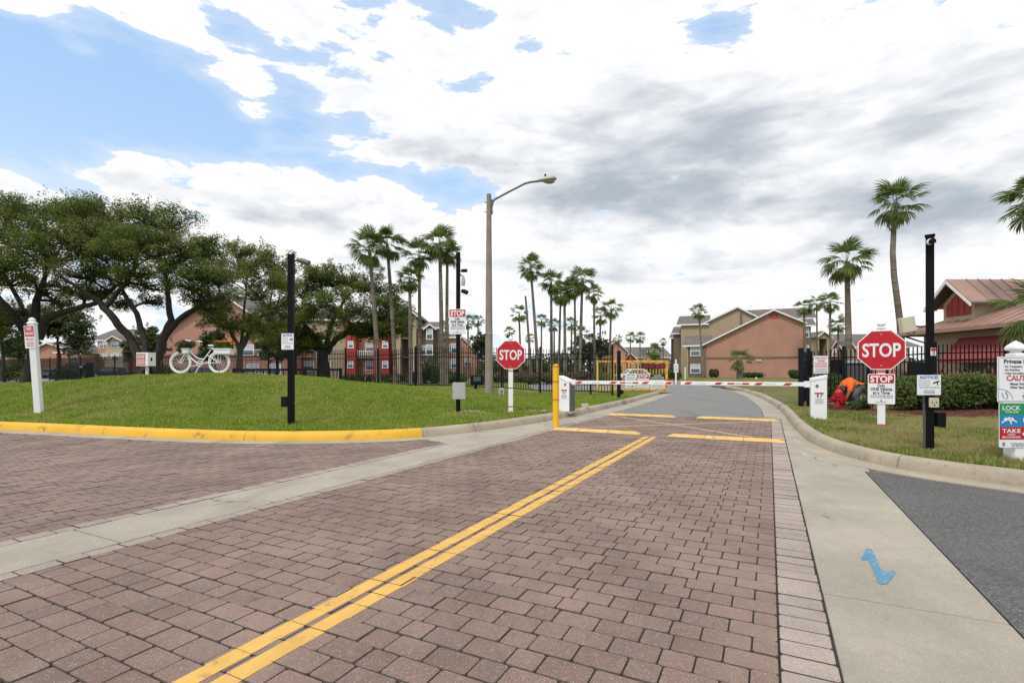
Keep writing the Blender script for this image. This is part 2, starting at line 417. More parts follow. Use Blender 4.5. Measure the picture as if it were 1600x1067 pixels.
MT['signblue'] = M('print_blue', (.02, .14, .42), .5, var=.05)
MT['signgreen'] = M('print_green', (.01, .26, .07), .5, var=.05)
MT['panelblue'] = M('panel_blue', (.02, .22, .46), .5, var=.05)
MT['black'] = M('black_powder_coat', (.005, .005, .006), .5, var=.2, scale=3, spec=.12)
MT['fence'] = M('fence_black', (.008, .009, .012), .5, var=.2, spec=.15)
MT['plasticblack'] = M('black_plastic', (.007, .007, .008), .55, var=.1, spec=.15)
MT['grey'] = M('grey_metal', (.42, .42, .40), .5, var=.07, scale=4)
MT['darkgrey'] = M('dark_grey_metal', (.10, .10, .105), .45, var=.1)
MT['beige'] = M('beige_plastic', (.56, .51, .36), .5, var=.05)
MT['polec'] = M('concrete_pole', (.27, .23, .185), .85, var=.16, scale=3, grain=.003, gscale=60)
MT['armmetal'] = M('weathered_steel', (.12, .13, .135), .5, metal=.5, var=.2)
MT['lens'] = M('lamp_lens', (.30, .27, .18), .25, var=.1)
MT['bollard'] = M('bollard_yellow', (.80, .46, .015), .45, var=.06)
MT['gateyel'] = M('gate_yellow', (.74, .46, .06), .5, var=.08)
MT['orange'] = M('reflective_orange', (.72, .16, .03), .45, var=.06)
MT['red'] = M('hydrant_red', (.42, .015, .02), .4, var=.12)
MT['bluepaint'] = None
MT['glass'] = M('window_glass', (.10, .13, .16), .12, var=.2, scale=1, spec=.7)
MT['blind'] = M('window_blind', (.50, .53, .56), .5, var=.08)
MT['bark'] = M('oak_bark', (.045, .036, .029), .95, var=.35, scale=4, grain=.03, gscale=14)
MT['bark2'] = M('pale_oak_bark', (.12, .10, .085), .95, var=.3, scale=4, grain=.02, gscale=16)
def ring_bark():
    m, nt, p, out = newmat('palm_bark'); P = pos()
    n = nt.nodes.new('ShaderNodeMapping'); n.inputs['Scale'].default_value = (.9, .9, 9.0); nt.links.new(P, n.inputs['Vector'])
    r_ = noise_at(n.outputs[0], 1.0, 5, .65); b = noise_at(P, 1.4, 5, .6)
    c = mixc(smooth(b, .3, .7), (.15, .125, .10), (.25, .21, .17)); c = mixc(smooth(r_, .48, .64) * .7, c, (.085, .068, .052))
    setc(p, c); p.inputs['Roughness'].default_value = .95; p.inputs['Specular IOR Level'].default_value = .1; bump(p, r_, .05); return m
MT['palmbark'] = ring_bark()
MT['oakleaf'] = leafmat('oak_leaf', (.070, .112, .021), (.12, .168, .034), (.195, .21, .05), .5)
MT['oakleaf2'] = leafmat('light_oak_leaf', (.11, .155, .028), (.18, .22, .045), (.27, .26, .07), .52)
MT['darkleaf'] = leafmat('dark_leaf', (.035, .058, .018), (.065, .095, .028), (.10, .125, .036), .28)
MT['bushleaf'] = leafmat('bush_leaf', (.05, .085, .02), (.095, .145, .034), (.14, .17, .04), .32)
MT['palmleaf'] = leafmat('palm_leaf', (.085, .14, .030), (.14, .20, .045), (.21, .235, .065), .45)
MT['drypalm'] = leafmat('dry_palm_leaf', (.17, .10, .05), (.26, .16, .08), (.20, .12, .07), .15)
MT['orangepalm'] = leafmat('orange_dead_frond', (.42, .18, .04), (.5, .25, .06), (.34, .15, .05), .2)
MT['redleaf'] = leafmat('red_cordyline_leaf', (.17, .02, .035), (.30, .05, .06), (.12, .05, .03), .25)
MT['pinkflower'] = leafmat('pink_flower', (.42, .08, .14), (.5, .16, .2), (.3, .05, .08), .2)
MT['orangeflower'] = leafmat('orange_flower', (.78, .26, .03), (.85, .38, .06), (.7, .2, .02), .2)
MT['strap'] = leafmat('strap_leaf', (.10, .15, .03), (.19, .24, .06), (.14, .19, .04), .25)
MT['fernleaf'] = leafmat('reddish_foliage', (.10, .07, .03), (.16, .10, .04), (.07, .09, .03), .2)
MT['roof'] = M('grey_brown_shingle', (.155, .128, .115), .9, var=.16, scale=.8, grain=.03, gscale=5)
MT['roofmetal'] = M('copper_metal_roof', (.36, .22, .165), .5, metal=.15, var=.08, scale=.7)
MT['salmon'] = None
MT['tan'] = M('tan_stucco', (.40, .31, .20), .9, var=.06, scale=.6, grain=.01, gscale=20)
MT['brown'] = M('brown_siding', (.165, .125, .095), .9, var=.08, scale=.6)
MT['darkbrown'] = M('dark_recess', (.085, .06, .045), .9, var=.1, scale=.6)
MT['redwall'] = M('red_siding', (.33, .045, .032), .85, var=.07, scale=.6)
MT['peach'] = M('peach_stucco', (.45, .235, .16), .9, var=.06, scale=.6)
MT['clubwall'] = M('clubhouse_stucco', (.42, .30, .22), .9, var=.07, scale=.8, grain=.008, gscale=25)
MT['clubtrim'] = M('cream_stucco_trim', (.45, .36, .25), .9, var=.05)
MT['awning'] = M('red_awning_canvas', (.28, .055, .05), .85, var=.1)
MT['redlouver'] = M('red_louver', (.38, .065, .05), .7, var=.07)
MT['skin'] = M('skin', (.34, .18, .12), .6, var=.05)
MT['shirt'] = M('orange_shirt', (.88, .13, .01), .8, var=.12, scale=12)
MT['trouser'] = M('grey_blue_trousers', (.10, .115, .135), .9, var=.2, scale=9)
MT['boot'] = M('boot_leather', (.05, .035, .025), .7)
MT['carsilver'] = M('silver_car_paint', (.42, .44, .46), .28, metal=.4, var=.03)
MT['cardark'] = M('dark_car_paint', (.03, .034, .045), .25, metal=.3, var=.05)
MT['carwhite'] = M('white_car_paint', (.74, .75, .76), .3, var=.02)
MT['tyre'] = M('tyre_rubber', (.02, .02, .02), .85)
MT['chrome'] = M('alloy', (.5, .5, .5), .35, metal=.7)
MT['lamp'] = M('head_lamp', (.7, .7, .68), .2)
MT['wood'] = M('concrete_pad', (.5, .46, .38), .9, var=.08, grain=.004)
def siding(name, col, period):
    m, nt, p, out = newmat(name); P = pos()
    s = nt.nodes.new('ShaderNodeSeparateXYZ'); nt.links.new(P, s.inputs[0])
    w = X.op('FRACT', X(s.outputs[2]) / period)
    c = mixc(smooth(noise_at(P, .5, 5, .6), .3, .7), mul(col, .93), mul(col, 1.06))
    c = mixc(smooth(w, .70, 1.0) * .75, c, mul(col, .62))
    setc(p, c); p.inputs['Roughness'].default_value = .85; p.inputs['Specular IOR Level'].default_value = .2
    bump(p, w, .02)
    return m
MT['salmon'] = siding('salmon_lap_siding', (.47, .25, .185), .30)
def blue_spray():
    m, nt, p, out = newmat('blue_spray_paint'); P = pos()
    n = noise_at(P, 90, 5, .7); b = noise_at(P, 9, 4, .6)
    setc(p, mixc(smooth(n + (b - .5) * .5, .30, .46) * .95, (.42, .385, .315), (.065, .225, .35))); p.inputs['Roughness'].default_value = .85
    return m
MT['bluepaint'] = blue_spray()
def faint_spray():
    m, nt, p, out = newmat('faint_blue_spray'); P = pos()
    n = noise_at(P, 70, 5, .7); b = noise_at(P, 9, 4, .6)
    setc(p, mixc(smooth(n + (b - .5) * .6, .48, .66) * .5, (.42, .385, .315), (.14, .25, .36))); p.inputs['Roughness'].default_value = .85
    return m
MT['faintblue'] = faint_spray()

# ------------------------------------------------------------------ lettering
_tc = {}
def text_mesh(s, mat, bold=.012):
    key = (s, mat.name, bold)
    if key in _tc: return _tc[key]
    cu = bpy.data.curves.new('lettering', 'FONT'); cu.body = s; cu.size = 1; cu.offset = bold; cu.extrude = 0; cu.resolution_u = 3
    o = bpy.data.objects.new('lettering', cu); COL.objects.link(o)
    bpy.context.view_layer.update()
    me = bpy.data.meshes.new_from_object(o.evaluated_get(bpy.context.evaluated_depsgraph_get()))
    bpy.data.objects.remove(o); bpy.data.curves.remove(cu)
    co = np.array([v.co[:] for v in me.vertices]) if len(me.vertices) else np.zeros((1, 3))
    lo, hi = co.min(0), co.max(0)
    me.materials.clear(); me.materials.append(mat)
    _tc[key] = (me, lo, hi); return _tc[key]
def letters(s, mat, parent, c, h, w=None, y=-.004, bold=.012, name='lettering', rx=None):
    """lettering on a sign face that looks along -Y: centre c = (x, z), cap height h, squeezed to width w"""
    me, lo, hi = text_mesh(s, mat, bold)
    caph = .70
    sy = h / caph; sx = sy if w is None else w / max(1e-6, hi[0] - lo[0])
    o = link(name, me, parent)
    o.rotation_euler = (R(90), 0, 0); o.scale = (sx, sy, 1)
    o.location = (c[0] - (lo[0] + hi[0]) / 2 * sx, y, c[1] - caph / 2 * sy)
    return o
def fineprint(parent, x0, x1, z0, z1, rows, mat, y=-.004, name='fine_print', seed=3):
    """rows of words too small to read: word-length dashes"""
    rng = random.Random(seed); mb = MB(); dz = (z1 - z0) / rows
    for r in range(rows):
        x = x0 + rng.uniform(0, .08) * (x1 - x0); zc = z1 - (r + .5) * dz
        while x < x1 - .03 * (x1 - x0):
            w = min(rng.uniform(.05, .16) * (x1 - x0), x1 - x)
            mb.add([(x, y, zc - dz * .25), (x + w, y, zc - dz * .25), (x + w, y, zc + dz * .25), (x, y, zc + dz * .25)], [(0, 1, 2, 3)])
            x += w + .03 * (x1 - x0)
    o = mb.build(name, mat, parent); o['kind'] = 'stuff'; return o
def panel(name, parent, x0, x1, z0, z1, mat, y=0.0, t=.006, r=.012):
    """a sign board with rounded corners, front face at y - t"""
    pts = []
    for cx, cz, a in ((x1 - r, z1 - r, 0), (x0 + r, z1 - r, 90), (x0 + r, z0 + r, 180), (x1 - r, z0 + r, 270)):
        for k in range(4):
            an = R(a + 30 * k); pts.append((cx + r * math.cos(an), cz + r * math.sin(an)))
    return MB().prism(pts, y - t, y).build(name, mat, parent)
def octagon(w): 
    a = w / 2; b = a * math.tan(R(22.5)); return [(-a, -b), (-b, -a), (b, -a), (a, -b), (a, b), (b, a), (-b, a), (-a, b)]
# ================================================================== GROUND, ROAD, KERBS
def catmull(pts, step=.25):
    P = [np.array(p, float) for p in pts]; P = [2 * P[0] - P[1]] + P + [2 * P[-1] - P[-2]]
    out = []
    for i in range(1, len(P) - 2):
        n = max(2, int(np.linalg.norm(P[i + 1] - P[i]) / step))
        for k in range(n):
            t = k / n; a, b, c, d = P[i - 1:i + 3]
            out.append(.5 * (2 * b + (c - a) * t + (2 * a - 5 * b + 4 * c - d) * t * t + (3 * b - 3 * c + d - a) * t ** 3))
    out.append(P[-2]); return np.array(out)
def normals(L):
    t = np.gradient(L, axis=0); t /= np.linalg.norm(t, axis=1)[:, None] + 1e-9
    return np.stack([-t[:, 1], t[:, 0]], 1)            # left of the walking direction
# left kerb walked from far left to the gate: the lawn is on its left hand
KL = catmull([(-30, 15.5), (-17.7, 11.9), (-10.0, 10.0), (-6.76, 9.02), (-4.43, 8.46), (-2.75, 8.50), (-1.56, 8.93), (-.38, 10.11), (.98, 12.11), (2.12, 14.15), (3.87, 17.69), (5.75, 21.9), (7.45, 25.8), (7.6, 27.2), (6.6, 27.9), (3.5, 28.2), (-8, 28.8)])
# right kerb walked from the gate back to the right: the lawn is on its left hand
KR = catmull([(-25, 55.5), (6.7, 54.3), (13.5, 54), (16.4, 52.6), (17.3, 49.5), (16.9, 44.5), (15.6, 38.3), (13.88, 31.7), (11.5, 24.2), (9.58, 19.17), (8.01, 15.33), (6.84, 12.78), (5.75, 10.45), (4.92, 8.52), (4.56, 7.3), (4.50, 6.36), (4.64, 5.82), (4.92, 5.3), (5.5, 4.6), (6.4, 3.75), (8.2, 2.5), (13, -.3)])
def sdist(poly, pts):
    """distance to the polyline, positive on its left hand"""
    a, b = poly[:-1], poly[1:]; best = np.full(len(pts), 1e9); sgn = np.ones(len(pts))
    for i in range(len(a)):
        d = b[i] - a[i]; L2 = d @ d + 1e-12
        t = np.clip(((pts - a[i]) @ d) / L2, 0, 1)
        q = pts - (a[i] + t[:, None] * d); dist = np.sqrt((q ** 2).sum(1))
        cr = d[0] * q[:, 1] - d[1] * q[:, 0]
        m = dist < best - 1e-9
        best[m] = dist[m]; sgn[m] = np.sign(cr[m])
    return best * sgn
KLc, KRc = KL[::2], KR[::2]
def sstep(x, a, b):
    t = np.clip((x - a) / (b - a), 0, 1); return t * t * (3 - 2 * t)
def wob(x, y): return .018 * np.sin(x * 2.1 + y * .9) + .014 * np.sin(x * .9 - y * 2.7 + 1) + .01 * np.sin(x * 5.3 + y * 3.1)
def H_left(x, y):
    x, y = np.asarray(x, float), np.asarray(y, float)
    s = sdist(KLc, np.stack([x, y], 1))
    r2 = ((x + 9.0) / 5.3) ** 2 + ((y - 15.7) / 4.4) ** 2
    mound = .93 * np.exp(-r2 * .62)
    back = .22 * sstep(y, 16, 24) * sstep(-x, -3, 5) + .18 * sstep(-x, 9, 16) * sstep(y, 12, 16)
    return .135 + (mound + back) * sstep(s, .2, 4.2) + wob(x, y) * sstep(s, .3, 1.5), s
def H_right(x, y):
    x, y = np.asarray(x, float), np.asarray(y, float)
    s = sdist(KRc, np.stack([x, y], 1))
    return .135 + .05 * sstep(s, .3, 3) + .14 * sstep(x, 9, 13) * sstep(s, 1, 4) + wob(x, y) * sstep(s, .3, 1.5) * .7, s
def zl(x, y): return float(H_left([x], [y])[0][0])
def zr(x, y): return float(H_right([x], [y])[0][0])

def sheet(name, xs, ys, z, mat, kind='structure'):
    gx, gy = np.meshgrid(xs, ys); n, m = len(xs), len(ys)
    v = np.stack([gx.ravel(), gy.ravel(), np.full(n * m, z) if np.isscalar(z) else z], 1)
    i = np.arange(n - 1)[None, :] + n * np.arange(m - 1)[:, None]; i = i.ravel()
    return tag(quick(name, v, np.stack([i, i + 1, i + n + 1, i + n], 1), mat, smooth=True), kind=kind)
sheet('ground', np.linspace(-900, 900, 7), np.linspace(-200, 1500, 7), -.09, MT['lawn'])

def lawn(name, xs, ys, H, mat):
    gx, gy = np.meshgrid(xs, ys); n, m = len(xs), len(ys); x, y = gx.ravel(), gy.ravel()
    z, s = H(x, y)
    z = np.where(s < .09, -.15, z); z = np.where(s < -.3, -.2, z)
    i = np.arange(n - 1)[None, :] + n * np.arange(m - 1)[:, None]; i = i.ravel(); q = np.stack([i, i + 1, i + n + 1, i + n], 1)
    q = q[(s[q] > -.4).all(1)]
    return tag(quick(name, np.stack([x, y, z], 1), q, mat, smooth=True), kind='structure')
def span(*a): return np.unique(np.concatenate([np.arange(*t) for t in a]))
lawn('mound_lawn', span((-32, -18, .5), (-18, 3, .12), (3, 9, .2)), span((7.5, 18, .12), (18, 29.01, .4)), H_left, MT['lawn'])
lawn('verge_lawn', span((4, 12, .12), (12, 30, .5)), span((-1, 16, .12), (16, 54, .5)), H_right, MT['lawn2'])
# the park lawn behind the fence and beyond the far kerb
tag(MB().slab([(-26, 28.8), (1.2, 28.6), (1.2, 62), (-26, 62)], -.3, .155).build('park_lawn', MT['lawn']), kind='structure')
def far_lawn():
    mb = MB(); mb.slab([(-300, 74), (-26.1, 74), (-26.1, 62.1), (1.3, 62.1), (1.3, 54.9), (17.2, 54.2), (19, 51), (19, 40), (30, 40), (300, 40), (400, 700), (-400, 700)], -.3, .12); return tag(mb.build('far_lawn', MT['lawn']), kind='structure')
far_lawn()
tag(MB().slab([(-200, 38), (-26.05, 38), (-26.05, 62.05), (9, 62.05), (9, 74), (-200, 110)], -.08, .129).build('parking_lot', MT['asphalt_far']), kind='structure')
tag(MB().slab([(-70, 29.2), (-14, 29.2), (-14, 38), (-70, 38)], -.08, .02).build('mulch_bed', MT['mulch']), kind='structure')

# ---- kerbs: segments with real joints, and the gutter slabs at their feet
KPROF = [(-.004, -.03), (.0, .012), (.022, .10), (.05, .135), (.085, .148), (.17, .15), (.172, -.12)]
def sweep(L, prof, i0, i1, gap=.004):
    N = normals(L); mb = MB(); k = len(prof); vs = []
    idx = list(range(i0, i1 + 1))
    for j, i in enumerate(idx):
        p = L[i].copy()
        if j == 0: p = p + (L[i + 1] - L[i]) / np.linalg.norm(L[i + 1] - L[i]) * gap
        if j == len(idx) - 1: p = p - (L[i] - L[i - 1]) / np.linalg.norm(L[i] - L[i - 1]) * gap
        for d, z in prof: vs.append((p[0] + N[i][0] * d, p[1] + N[i][1] * d, z))
    n = len(idx)
    fs = [(i * k + j, i * k + j + 1, (i + 1) * k + j + 1, (i + 1) * k + j) for i in range(n - 1) for j in range(k - 1)]
    fs = [f[::-1] for f in fs]
    fs += [tuple(range(k)), tuple(range(n * k - 1, (n - 1) * k - 1, -1))]
    return mb.add(vs, fs)
def arclen(L): return np.concatenate([[0], np.cumsum(np.linalg.norm(np.diff(L, axis=0), axis=1))])
def nearest(L, p): return int(np.argmin(((L - np.array(p)) ** 2).sum(1)))
def kerb(name, L, cuts, mats, root):
    for a, b, m in zip(cuts[:-1], cuts[1:], mats):
        sweep(L, KPROF, a, b).build('kerb_stone', m, root, smooth=50)
kerb_l = tag(thing('left_kerb', None, None), kind='structure')
i_y = nearest(KL, (-1.56, 8.93)); i_m = nearest(KL, (-4.43, 8.46))
cutsL, s = [0], arclen(KL)
lastc = s[i_m]
marks = sorted([s[i_m] - 3.0 * k for k in range(1, 9)] + [s[i_m], s[i_y]] + [s[i_y] + 3.1 * k for k in range(1, 9)])
cutsL = [0] + [int(np.argmin(abs(s - v))) for v in marks if 1 < v < s[-1] - 1] + [len(KL) - 1]
cutsL = sorted(set(cutsL))
kerb('left_kerb', KL, cutsL, [MT['kerby'] if c < i_y else MT['kerbc'] for c in cutsL[:-1]], kerb_l)
kerb_r = tag(thing('right_kerb', None, None), kind='structure')
sr = arclen(KR); i_j = nearest(KR, (4.52, 6.2))
cutsR = sorted(set([0] + [int(np.argmin(abs(sr - (sr[i_j] + 3.05 * k)))) for k in range(-15, 4) if 1 < sr[i_j] + 3.05 * k < sr[-1] - 1] + [len(KR) - 1]))
kerb('right_kerb', KR, cutsR, [MT['kerbc']] * len(cutsR), kerb_r)
def gutter(L, a, b, w, root, z=.004):
    N = normals(L); mb = MB(); vs = []
    for i in range(a, b + 1):
        for d, zz in ((.004, z), (-w, z), (-w, -.05)): vs.append((L[i][0] + N[i][0] * d, L[i][1] + N[i][1] * d, zz))
    k = b - a
    fs = [(i * 3 + j, i * 3 + 3 + j, i * 3 + 4 + j, i * 3 + 1 + j) for i in range(k) for j in range(2)]
    return mb.add(vs, [f[::-1] for f in fs])
# left gutter under the yellow kerb (narrow), seen between kerb and pavers
gl = tag(thing('left_gutter', None, None), kind='structure')
cy = [c for c in cutsL if c <= i_y]
for a, b in zip(cy[:-1], cy[1:]): gutter(KL, a, b, .30, gl).build('gutter_slab', MT['kerbc'], gl)

# ---- the concrete strip that cuts the paving, and the apron it runs into
VS0, VS1 = -3.90, -4.52
UEND = 13.8
strip = tag(thing('concrete_strip', None, None), kind='structure')
def quad_uv(name, pts, mat, root, z=.0, t=.06):
    return MB().slab([UV(*p) for p in pts], z - t, z).build(name, mat, root, bevel=.006)
g = .006
for a, b in ((-4.2, -1.2), (-1.2, 1.90), (1.90, 4.9), (4.9, 6.72)):
    e = .10 if abs(b - 6.72) < .01 else 0
    quad_uv('concrete_slab', [(a + g, VS0), (b - g, VS0), (b - g + e, VS1), (a + g, VS1)], MT['concrete'], strip)
def kerb_v(L, u):
    """v of the kerb at road coordinate u"""
    q = np.array([toUV(p) for p in L]); m = (q[:, 0] > 5) & (np.arange(len(q)) < len(q) - 2)
    q = q[m]; i = int(np.argmin(abs(q[:, 0] - u))); return q[i]
qL = np.array([toUV(p) for p in KL]); qR = np.array([toUV(p) for p in KR])
def vL(u):
    k = qL[nearest(KL, (-1.7, 8.9)):nearest(KL, (7.3, 25.5))]; return float(np.interp(u, k[:, 0], k[:, 1]))
def vR(u):
    k = qR[nearest(KR, (13.88, 31.7)):nearest(KR, (4.5, 6.36))][::-1]; return float(np.interp(u, k[:, 0], k[:, 1]))
apron = tag(thing('left_apron', None, None), kind='structure')
pL = toUV(KL[i_y])
quad_pts = [(6.73, VS0), (6.83, VS1), (7.02, -5.08), (pL[0], pL[1] + .02)] + [(u, vL(u)) for u in (7.6, 8.0, 8.4, 8.8, 9.2)] + [(9.2, VS0)]
quad_uv('concrete_slab', quad_pts, MT['concrete'], apron, z=.002)
us = [9.2, 11.4, 13.8, 16, 18.2, 20.4, 22.6, 24.8, 27]
for a, b in zip(us[:-1], us[1:]):
    f = np.linspace(a + g, b - g, 5)
    quad_uv('concrete_slab', [(u, VS0 if u < 14 else min(VS0, vL(u) + .55)) for u in f] + [(u, vL(u)) for u in f[::-1]], MT['concrete'], apron, z=.002)
# ---- right apron: four slabs beside the edge course, then the gutter that follows the kerb
ra = tag(thing('right_apron', None, None), kind='structure')
VE, VA = .248, .98
for a, b in ((-3.1, -1.0), (-1.0, 1.06), (1.06, 3.1), (3.1, 5.06), (5.06, 7.12)):
    quad_uv('concrete_slab', [(a + g, VE), (b - g, VE + .0), (b - g, VA), (a + g, VA + .0)], MT['concrete'], ra)
us = [7.12, 9.15, 11.3, 13.8, 16, 18.2, 20.4, 22.6, 24.8, 27, 30, 33]
for a, b in zip(us[:-1], us[1:]):
    f = np.linspace(a + g, b - g, 6)
    quad_uv('concrete_slab', [(u, VE if u < 14 else min(VE, vR(u) - .5)) for u in f] + [(u, vR(u) if u > 7.8 else min(vR(u), 1.30)) for u in f[::-1]], MT['concrete'], ra, z=.002)
a0, b0 = nearest(KR, (4.50, 6.36)), len(KR) - 1
cc = [c for c in cutsR if c >= a0 - 2]
for a, b in zip([a0 - 6] + cc[1:-1], cc[1:]): gutter(KR, a, b, .34, ra, z=.006).build('gutter_slab', MT['kerbc'], ra)
# ---- asphalt: the driveway on the right and the road beyond the gate
tag(MB().slab([UV(7.10, VA + .012), UV(7.10, 1.5), (5.2, 5.3), (8.6, 2.6), (14, -.6), (9, -5), UV(-4, VA + .012)], -.08, -.006).build('driveway', MT['asphalt']), kind='structure')
def far_road():
    f = np.linspace(UEND + .02, 27, 24)
    l = [UV(u, VS0 + .01 if u < 14 else min(VS0, vL(u) + .55) + .01) for u in f]
    r = [UV(u, .25 if u < 14 else min(VE, vR(u) - .5) - .01) for u in f] + [(KR[i][0] - .5, KR[i][1] - .1) for i in range(nearest(KR, (12.6, 27.6)), nearest(KR, (17.3, 49.5)), -6)]
    return MB().slab(l + [(8.2, 27.8), (7, 28.6), (3.5, 28.8), (1.25, 28.9), (1.25, 54.9), (13, 54.4), (16.2, 52.5)] + r[::-1], -.08, -.002)
tag(far_road().build('access_road', MT['asphalt_far']), kind='structure')
tag(MB().slab([(14.2, 36.4), (15.0, 36.2), (15.9, 38.4), (15.1, 38.6)], .0, .004).build('drain_opening', MT['plasticblack']), kind='structure')
tag(MB().slab([(13.6, 24), (17.0, 24.6), (17.6, 26.4), (14.5, 26.2)], .1, .215).build('concrete_walk', MT['concrete']), kind='structure')

# ---- brick paving: every paver a solid with chamfered, slightly uneven edges
def paver_geo(u0, u1, v0, v1, z, c=.010, e=.0024, rng=None):
    j = .0012
    pts = [(u0 + c, v0), (u1 - c, v0), (u1, v0 + c), (u1, v1 - c), (u1 - c, v1), (u0 + c, v1), (u0, v1 - c), (u0, v0 + c)]
    cu, cv = (u0 + u1) / 2, (v0 + v1) / 2
    top = [(cu + (a - cu) * (1 - 2 * e / (u1 - u0)), cv + (b - cv) * (1 - 2 * e / (v1 - v0))) for a, b in pts]
    return top, pts
PF = [tuple(range(8))] + [(8 + i, 8 + (i + 1) % 8, (i + 1) % 8, i) for i in range(8)] + [(16 + i, 16 + (i + 1) % 8, 8 + (i + 1) % 8, 8 + i) for i in range(8)]
def paver_verts(r):
    u0, u1, v0, v1, z, tu, tv = r
    top, out = paver_geo(u0, u1, v0, v1, z)
    cu, cv = (u0 + u1) / 2, (v0 + v1) / 2
    vs = []
    for ring, dz in ((top, 0), (out, -.006), (out, -.03)):
        for a, b in ring:
            x, y = UV(a, b); vs.append((x, y, z + dz + (a - cu) * tu + (b - cv) * tv))
    return vs
def in_view(r):
    x, y = UV((r[0] + r[1]) / 2, (r[2] + r[3]) / 2)
    return y > .5 and abs(x) < y * 1.02 and CAMH / y * FPX < 500
PFF = [f if True else f for f in PF]
_shape = {}
def pavers(root, rects, mat, name='brick', limit=300):
    """the largest in the photo as objects that share a mesh per size, all the others as one part"""
    vis = sorted([r for r in rects if in_view(r)], key=lambda r: UV((r[0] + r[1]) / 2, (r[2] + r[3]) / 2)[1])
    single = set(id(r) for r in vis[:limit]); V, F = [], []
    rest = MB()
    for r in rects:
        u0, u1, v0, v1, z, tu, tv = r
        if id(r) in single:
            key = (round(u1 - u0, 2), round(v1 - v0, 2), mat.name)
            if key not in _shape:
                a, b = key[0] / 2, key[1] / 2
                mb = MB(); top, out = paver_geo(-a, a, -b, b, 0)
                vs = [(p[0], p[1], dz) for ring, dz in ((top, 0), (out, -.0055), (out, -.03)) for p in ring]
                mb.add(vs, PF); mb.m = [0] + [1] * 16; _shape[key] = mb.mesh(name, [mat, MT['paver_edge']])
            x, y = UV((u0 + u1) / 2, (v0 + v1) / 2)
            o = link(name, _shape[key], root)
            m = Matrix(((DU.x, -DU.y, 0), (DU.y, DU.x, 0), (0, 0, 1)))   # local x along u
            tilt = Matrix(((1, 0, 0), (0, 1, 0), (tu, -tv, 1)))
            # local +y must run along -v to keep the frame right-handed
            o.matrix_local = Matrix.Translation((x, y, z)) @ (m @ tilt).to_4x4()
            o.scale = ((u1 - u0) / key[0], (v1 - v0) / key[1], 1)
        else:
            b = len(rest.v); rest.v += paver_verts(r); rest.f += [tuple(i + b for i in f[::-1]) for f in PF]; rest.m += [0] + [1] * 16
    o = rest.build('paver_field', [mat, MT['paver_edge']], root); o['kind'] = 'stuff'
rng = random.Random(5)
def jit(): return rng.gauss(0, .0014), rng.gauss(0, .006), rng.gauss(0, .006)
ROW = .1335; GAP = .0036
def row_fill(a0, a1, odd=0):
    """two long stones and a short one, every other row moved half a stone"""
    out, x, k = [], a0 - (.235 if odd else .335), 0
    seq = (.2, .2, .134)
    while x < a1:
        w = seq[k % 3]; k += 1; y = x + w
        p, q = max(x, a0), min(y, a1)
        if q - p > .055: out.append([p, q])
        elif q > p and out: out[-1][1] = q
        x = y
    if out and out[0][0] > a0: out[0][0] = a0
    for i in range(len(out) - 1):
        e = rng.uniform(-.005, .005); out[i][1] += e; out[i + 1][0] += e
    return [tuple(o) for o in out]
road = tag(thing('brick_road', None, None), kind='structure')
MB().slab([UV(-4, VS0 - .005), UV(UEND + .03, VS0 - .005), UV(UEND + .03, VE), UV(-4, VE)], -.075, -.008).build('joint_sand', MT['bed'], road)
V_IN0, V_IN1 = -3.77, .035
rects = []
nrow = int((UEND + 3.4) / ROW)
for k in range(nrow):
    u = UEND - (k + 1) * ROW
    for a, b in row_fill(V_IN0, V_IN1, k % 2):
        dz, tu, tv = jit()
        w = .0012 * rng.uniform(-1, 1)
        rects.append((u + GAP / 2 + w, u + ROW - GAP / 2 + w, a + GAP / 2, b - GAP / 2, dz, tu, tv))
pavers(road, rects, MT['brick'])
lanes = list(rects)
er = tag(thing('edge_course', None, None), kind='structure')
edge = []
u = -3.2
while u < UEND - .05:
    w = .1262 + rng.uniform(-.003, .003); dz, tu, tv = jit(); sh = rng.uniform(-.006, .006)
    edge.append((u + .002, u + w - .002, V_IN1 + .004, .238 + sh * .5, dz + .001, tu * .6, tv * .6)); u += w
pavers(er, edge, MT['edge'], 'edge_brick')
edge2 = []
u = -3.2
while u < UEND - .1:
    w = rng.choice((.2, .2, .134)); dz, tu, tv = jit()
    edge2.append((u + .002, u + w - .002, VS0 + .014, V_IN0 - .003, dz, tu, tv)); u += w
el_ = tag(thing('strip_edge_course', None, None), kind='structure')
pavers(el_, edge2, MT['edge'], 'edge_brick', 120)
# side street paving, rows run along the strip
side = tag(thing('brick_side_street', None, None), kind='structure')
MB().slab([UV(-4, VS1 + .004), UV(6.85, VS1 + .004), (-2, 8.3), (-4.4, 8.25), (-6.8, 8.8), (-10, 9.8), (-17.7, 11.6), (-24, 13.3), (-26, 6), (-14, -6)], -.075, -.010).build('joint_sand', MT['bed'], side)
edge3 = []; u = -3.2
while u < 6.75:
    w = rng.choice((.2, .2, .2, .134)); dz, tu, tv = jit()
    edge3.append((u + .002, u + w - .002, VS1 - .128, VS1 - .004, dz, tu, tv)); u += w
se = tag(thing('side_edge_course', None, None), kind='structure')
pavers(se, edge3, MT['edge'], 'edge_brick', 60)
srects, k = [], 0
cand = []
while k < 100:
    v1 = VS1 - .130 - k * ROW; v0 = v1 - ROW
    umin = -2.4
    for a, b in row_fill(umin, 7.4, k % 2):
        cand.append((a, b, v0, v1))
    k += 1
cx = np.array([UV((a + b) / 2, (c + d) / 2) for a, b, c, d in cand])
sd_ = sdist(KLc, cx)
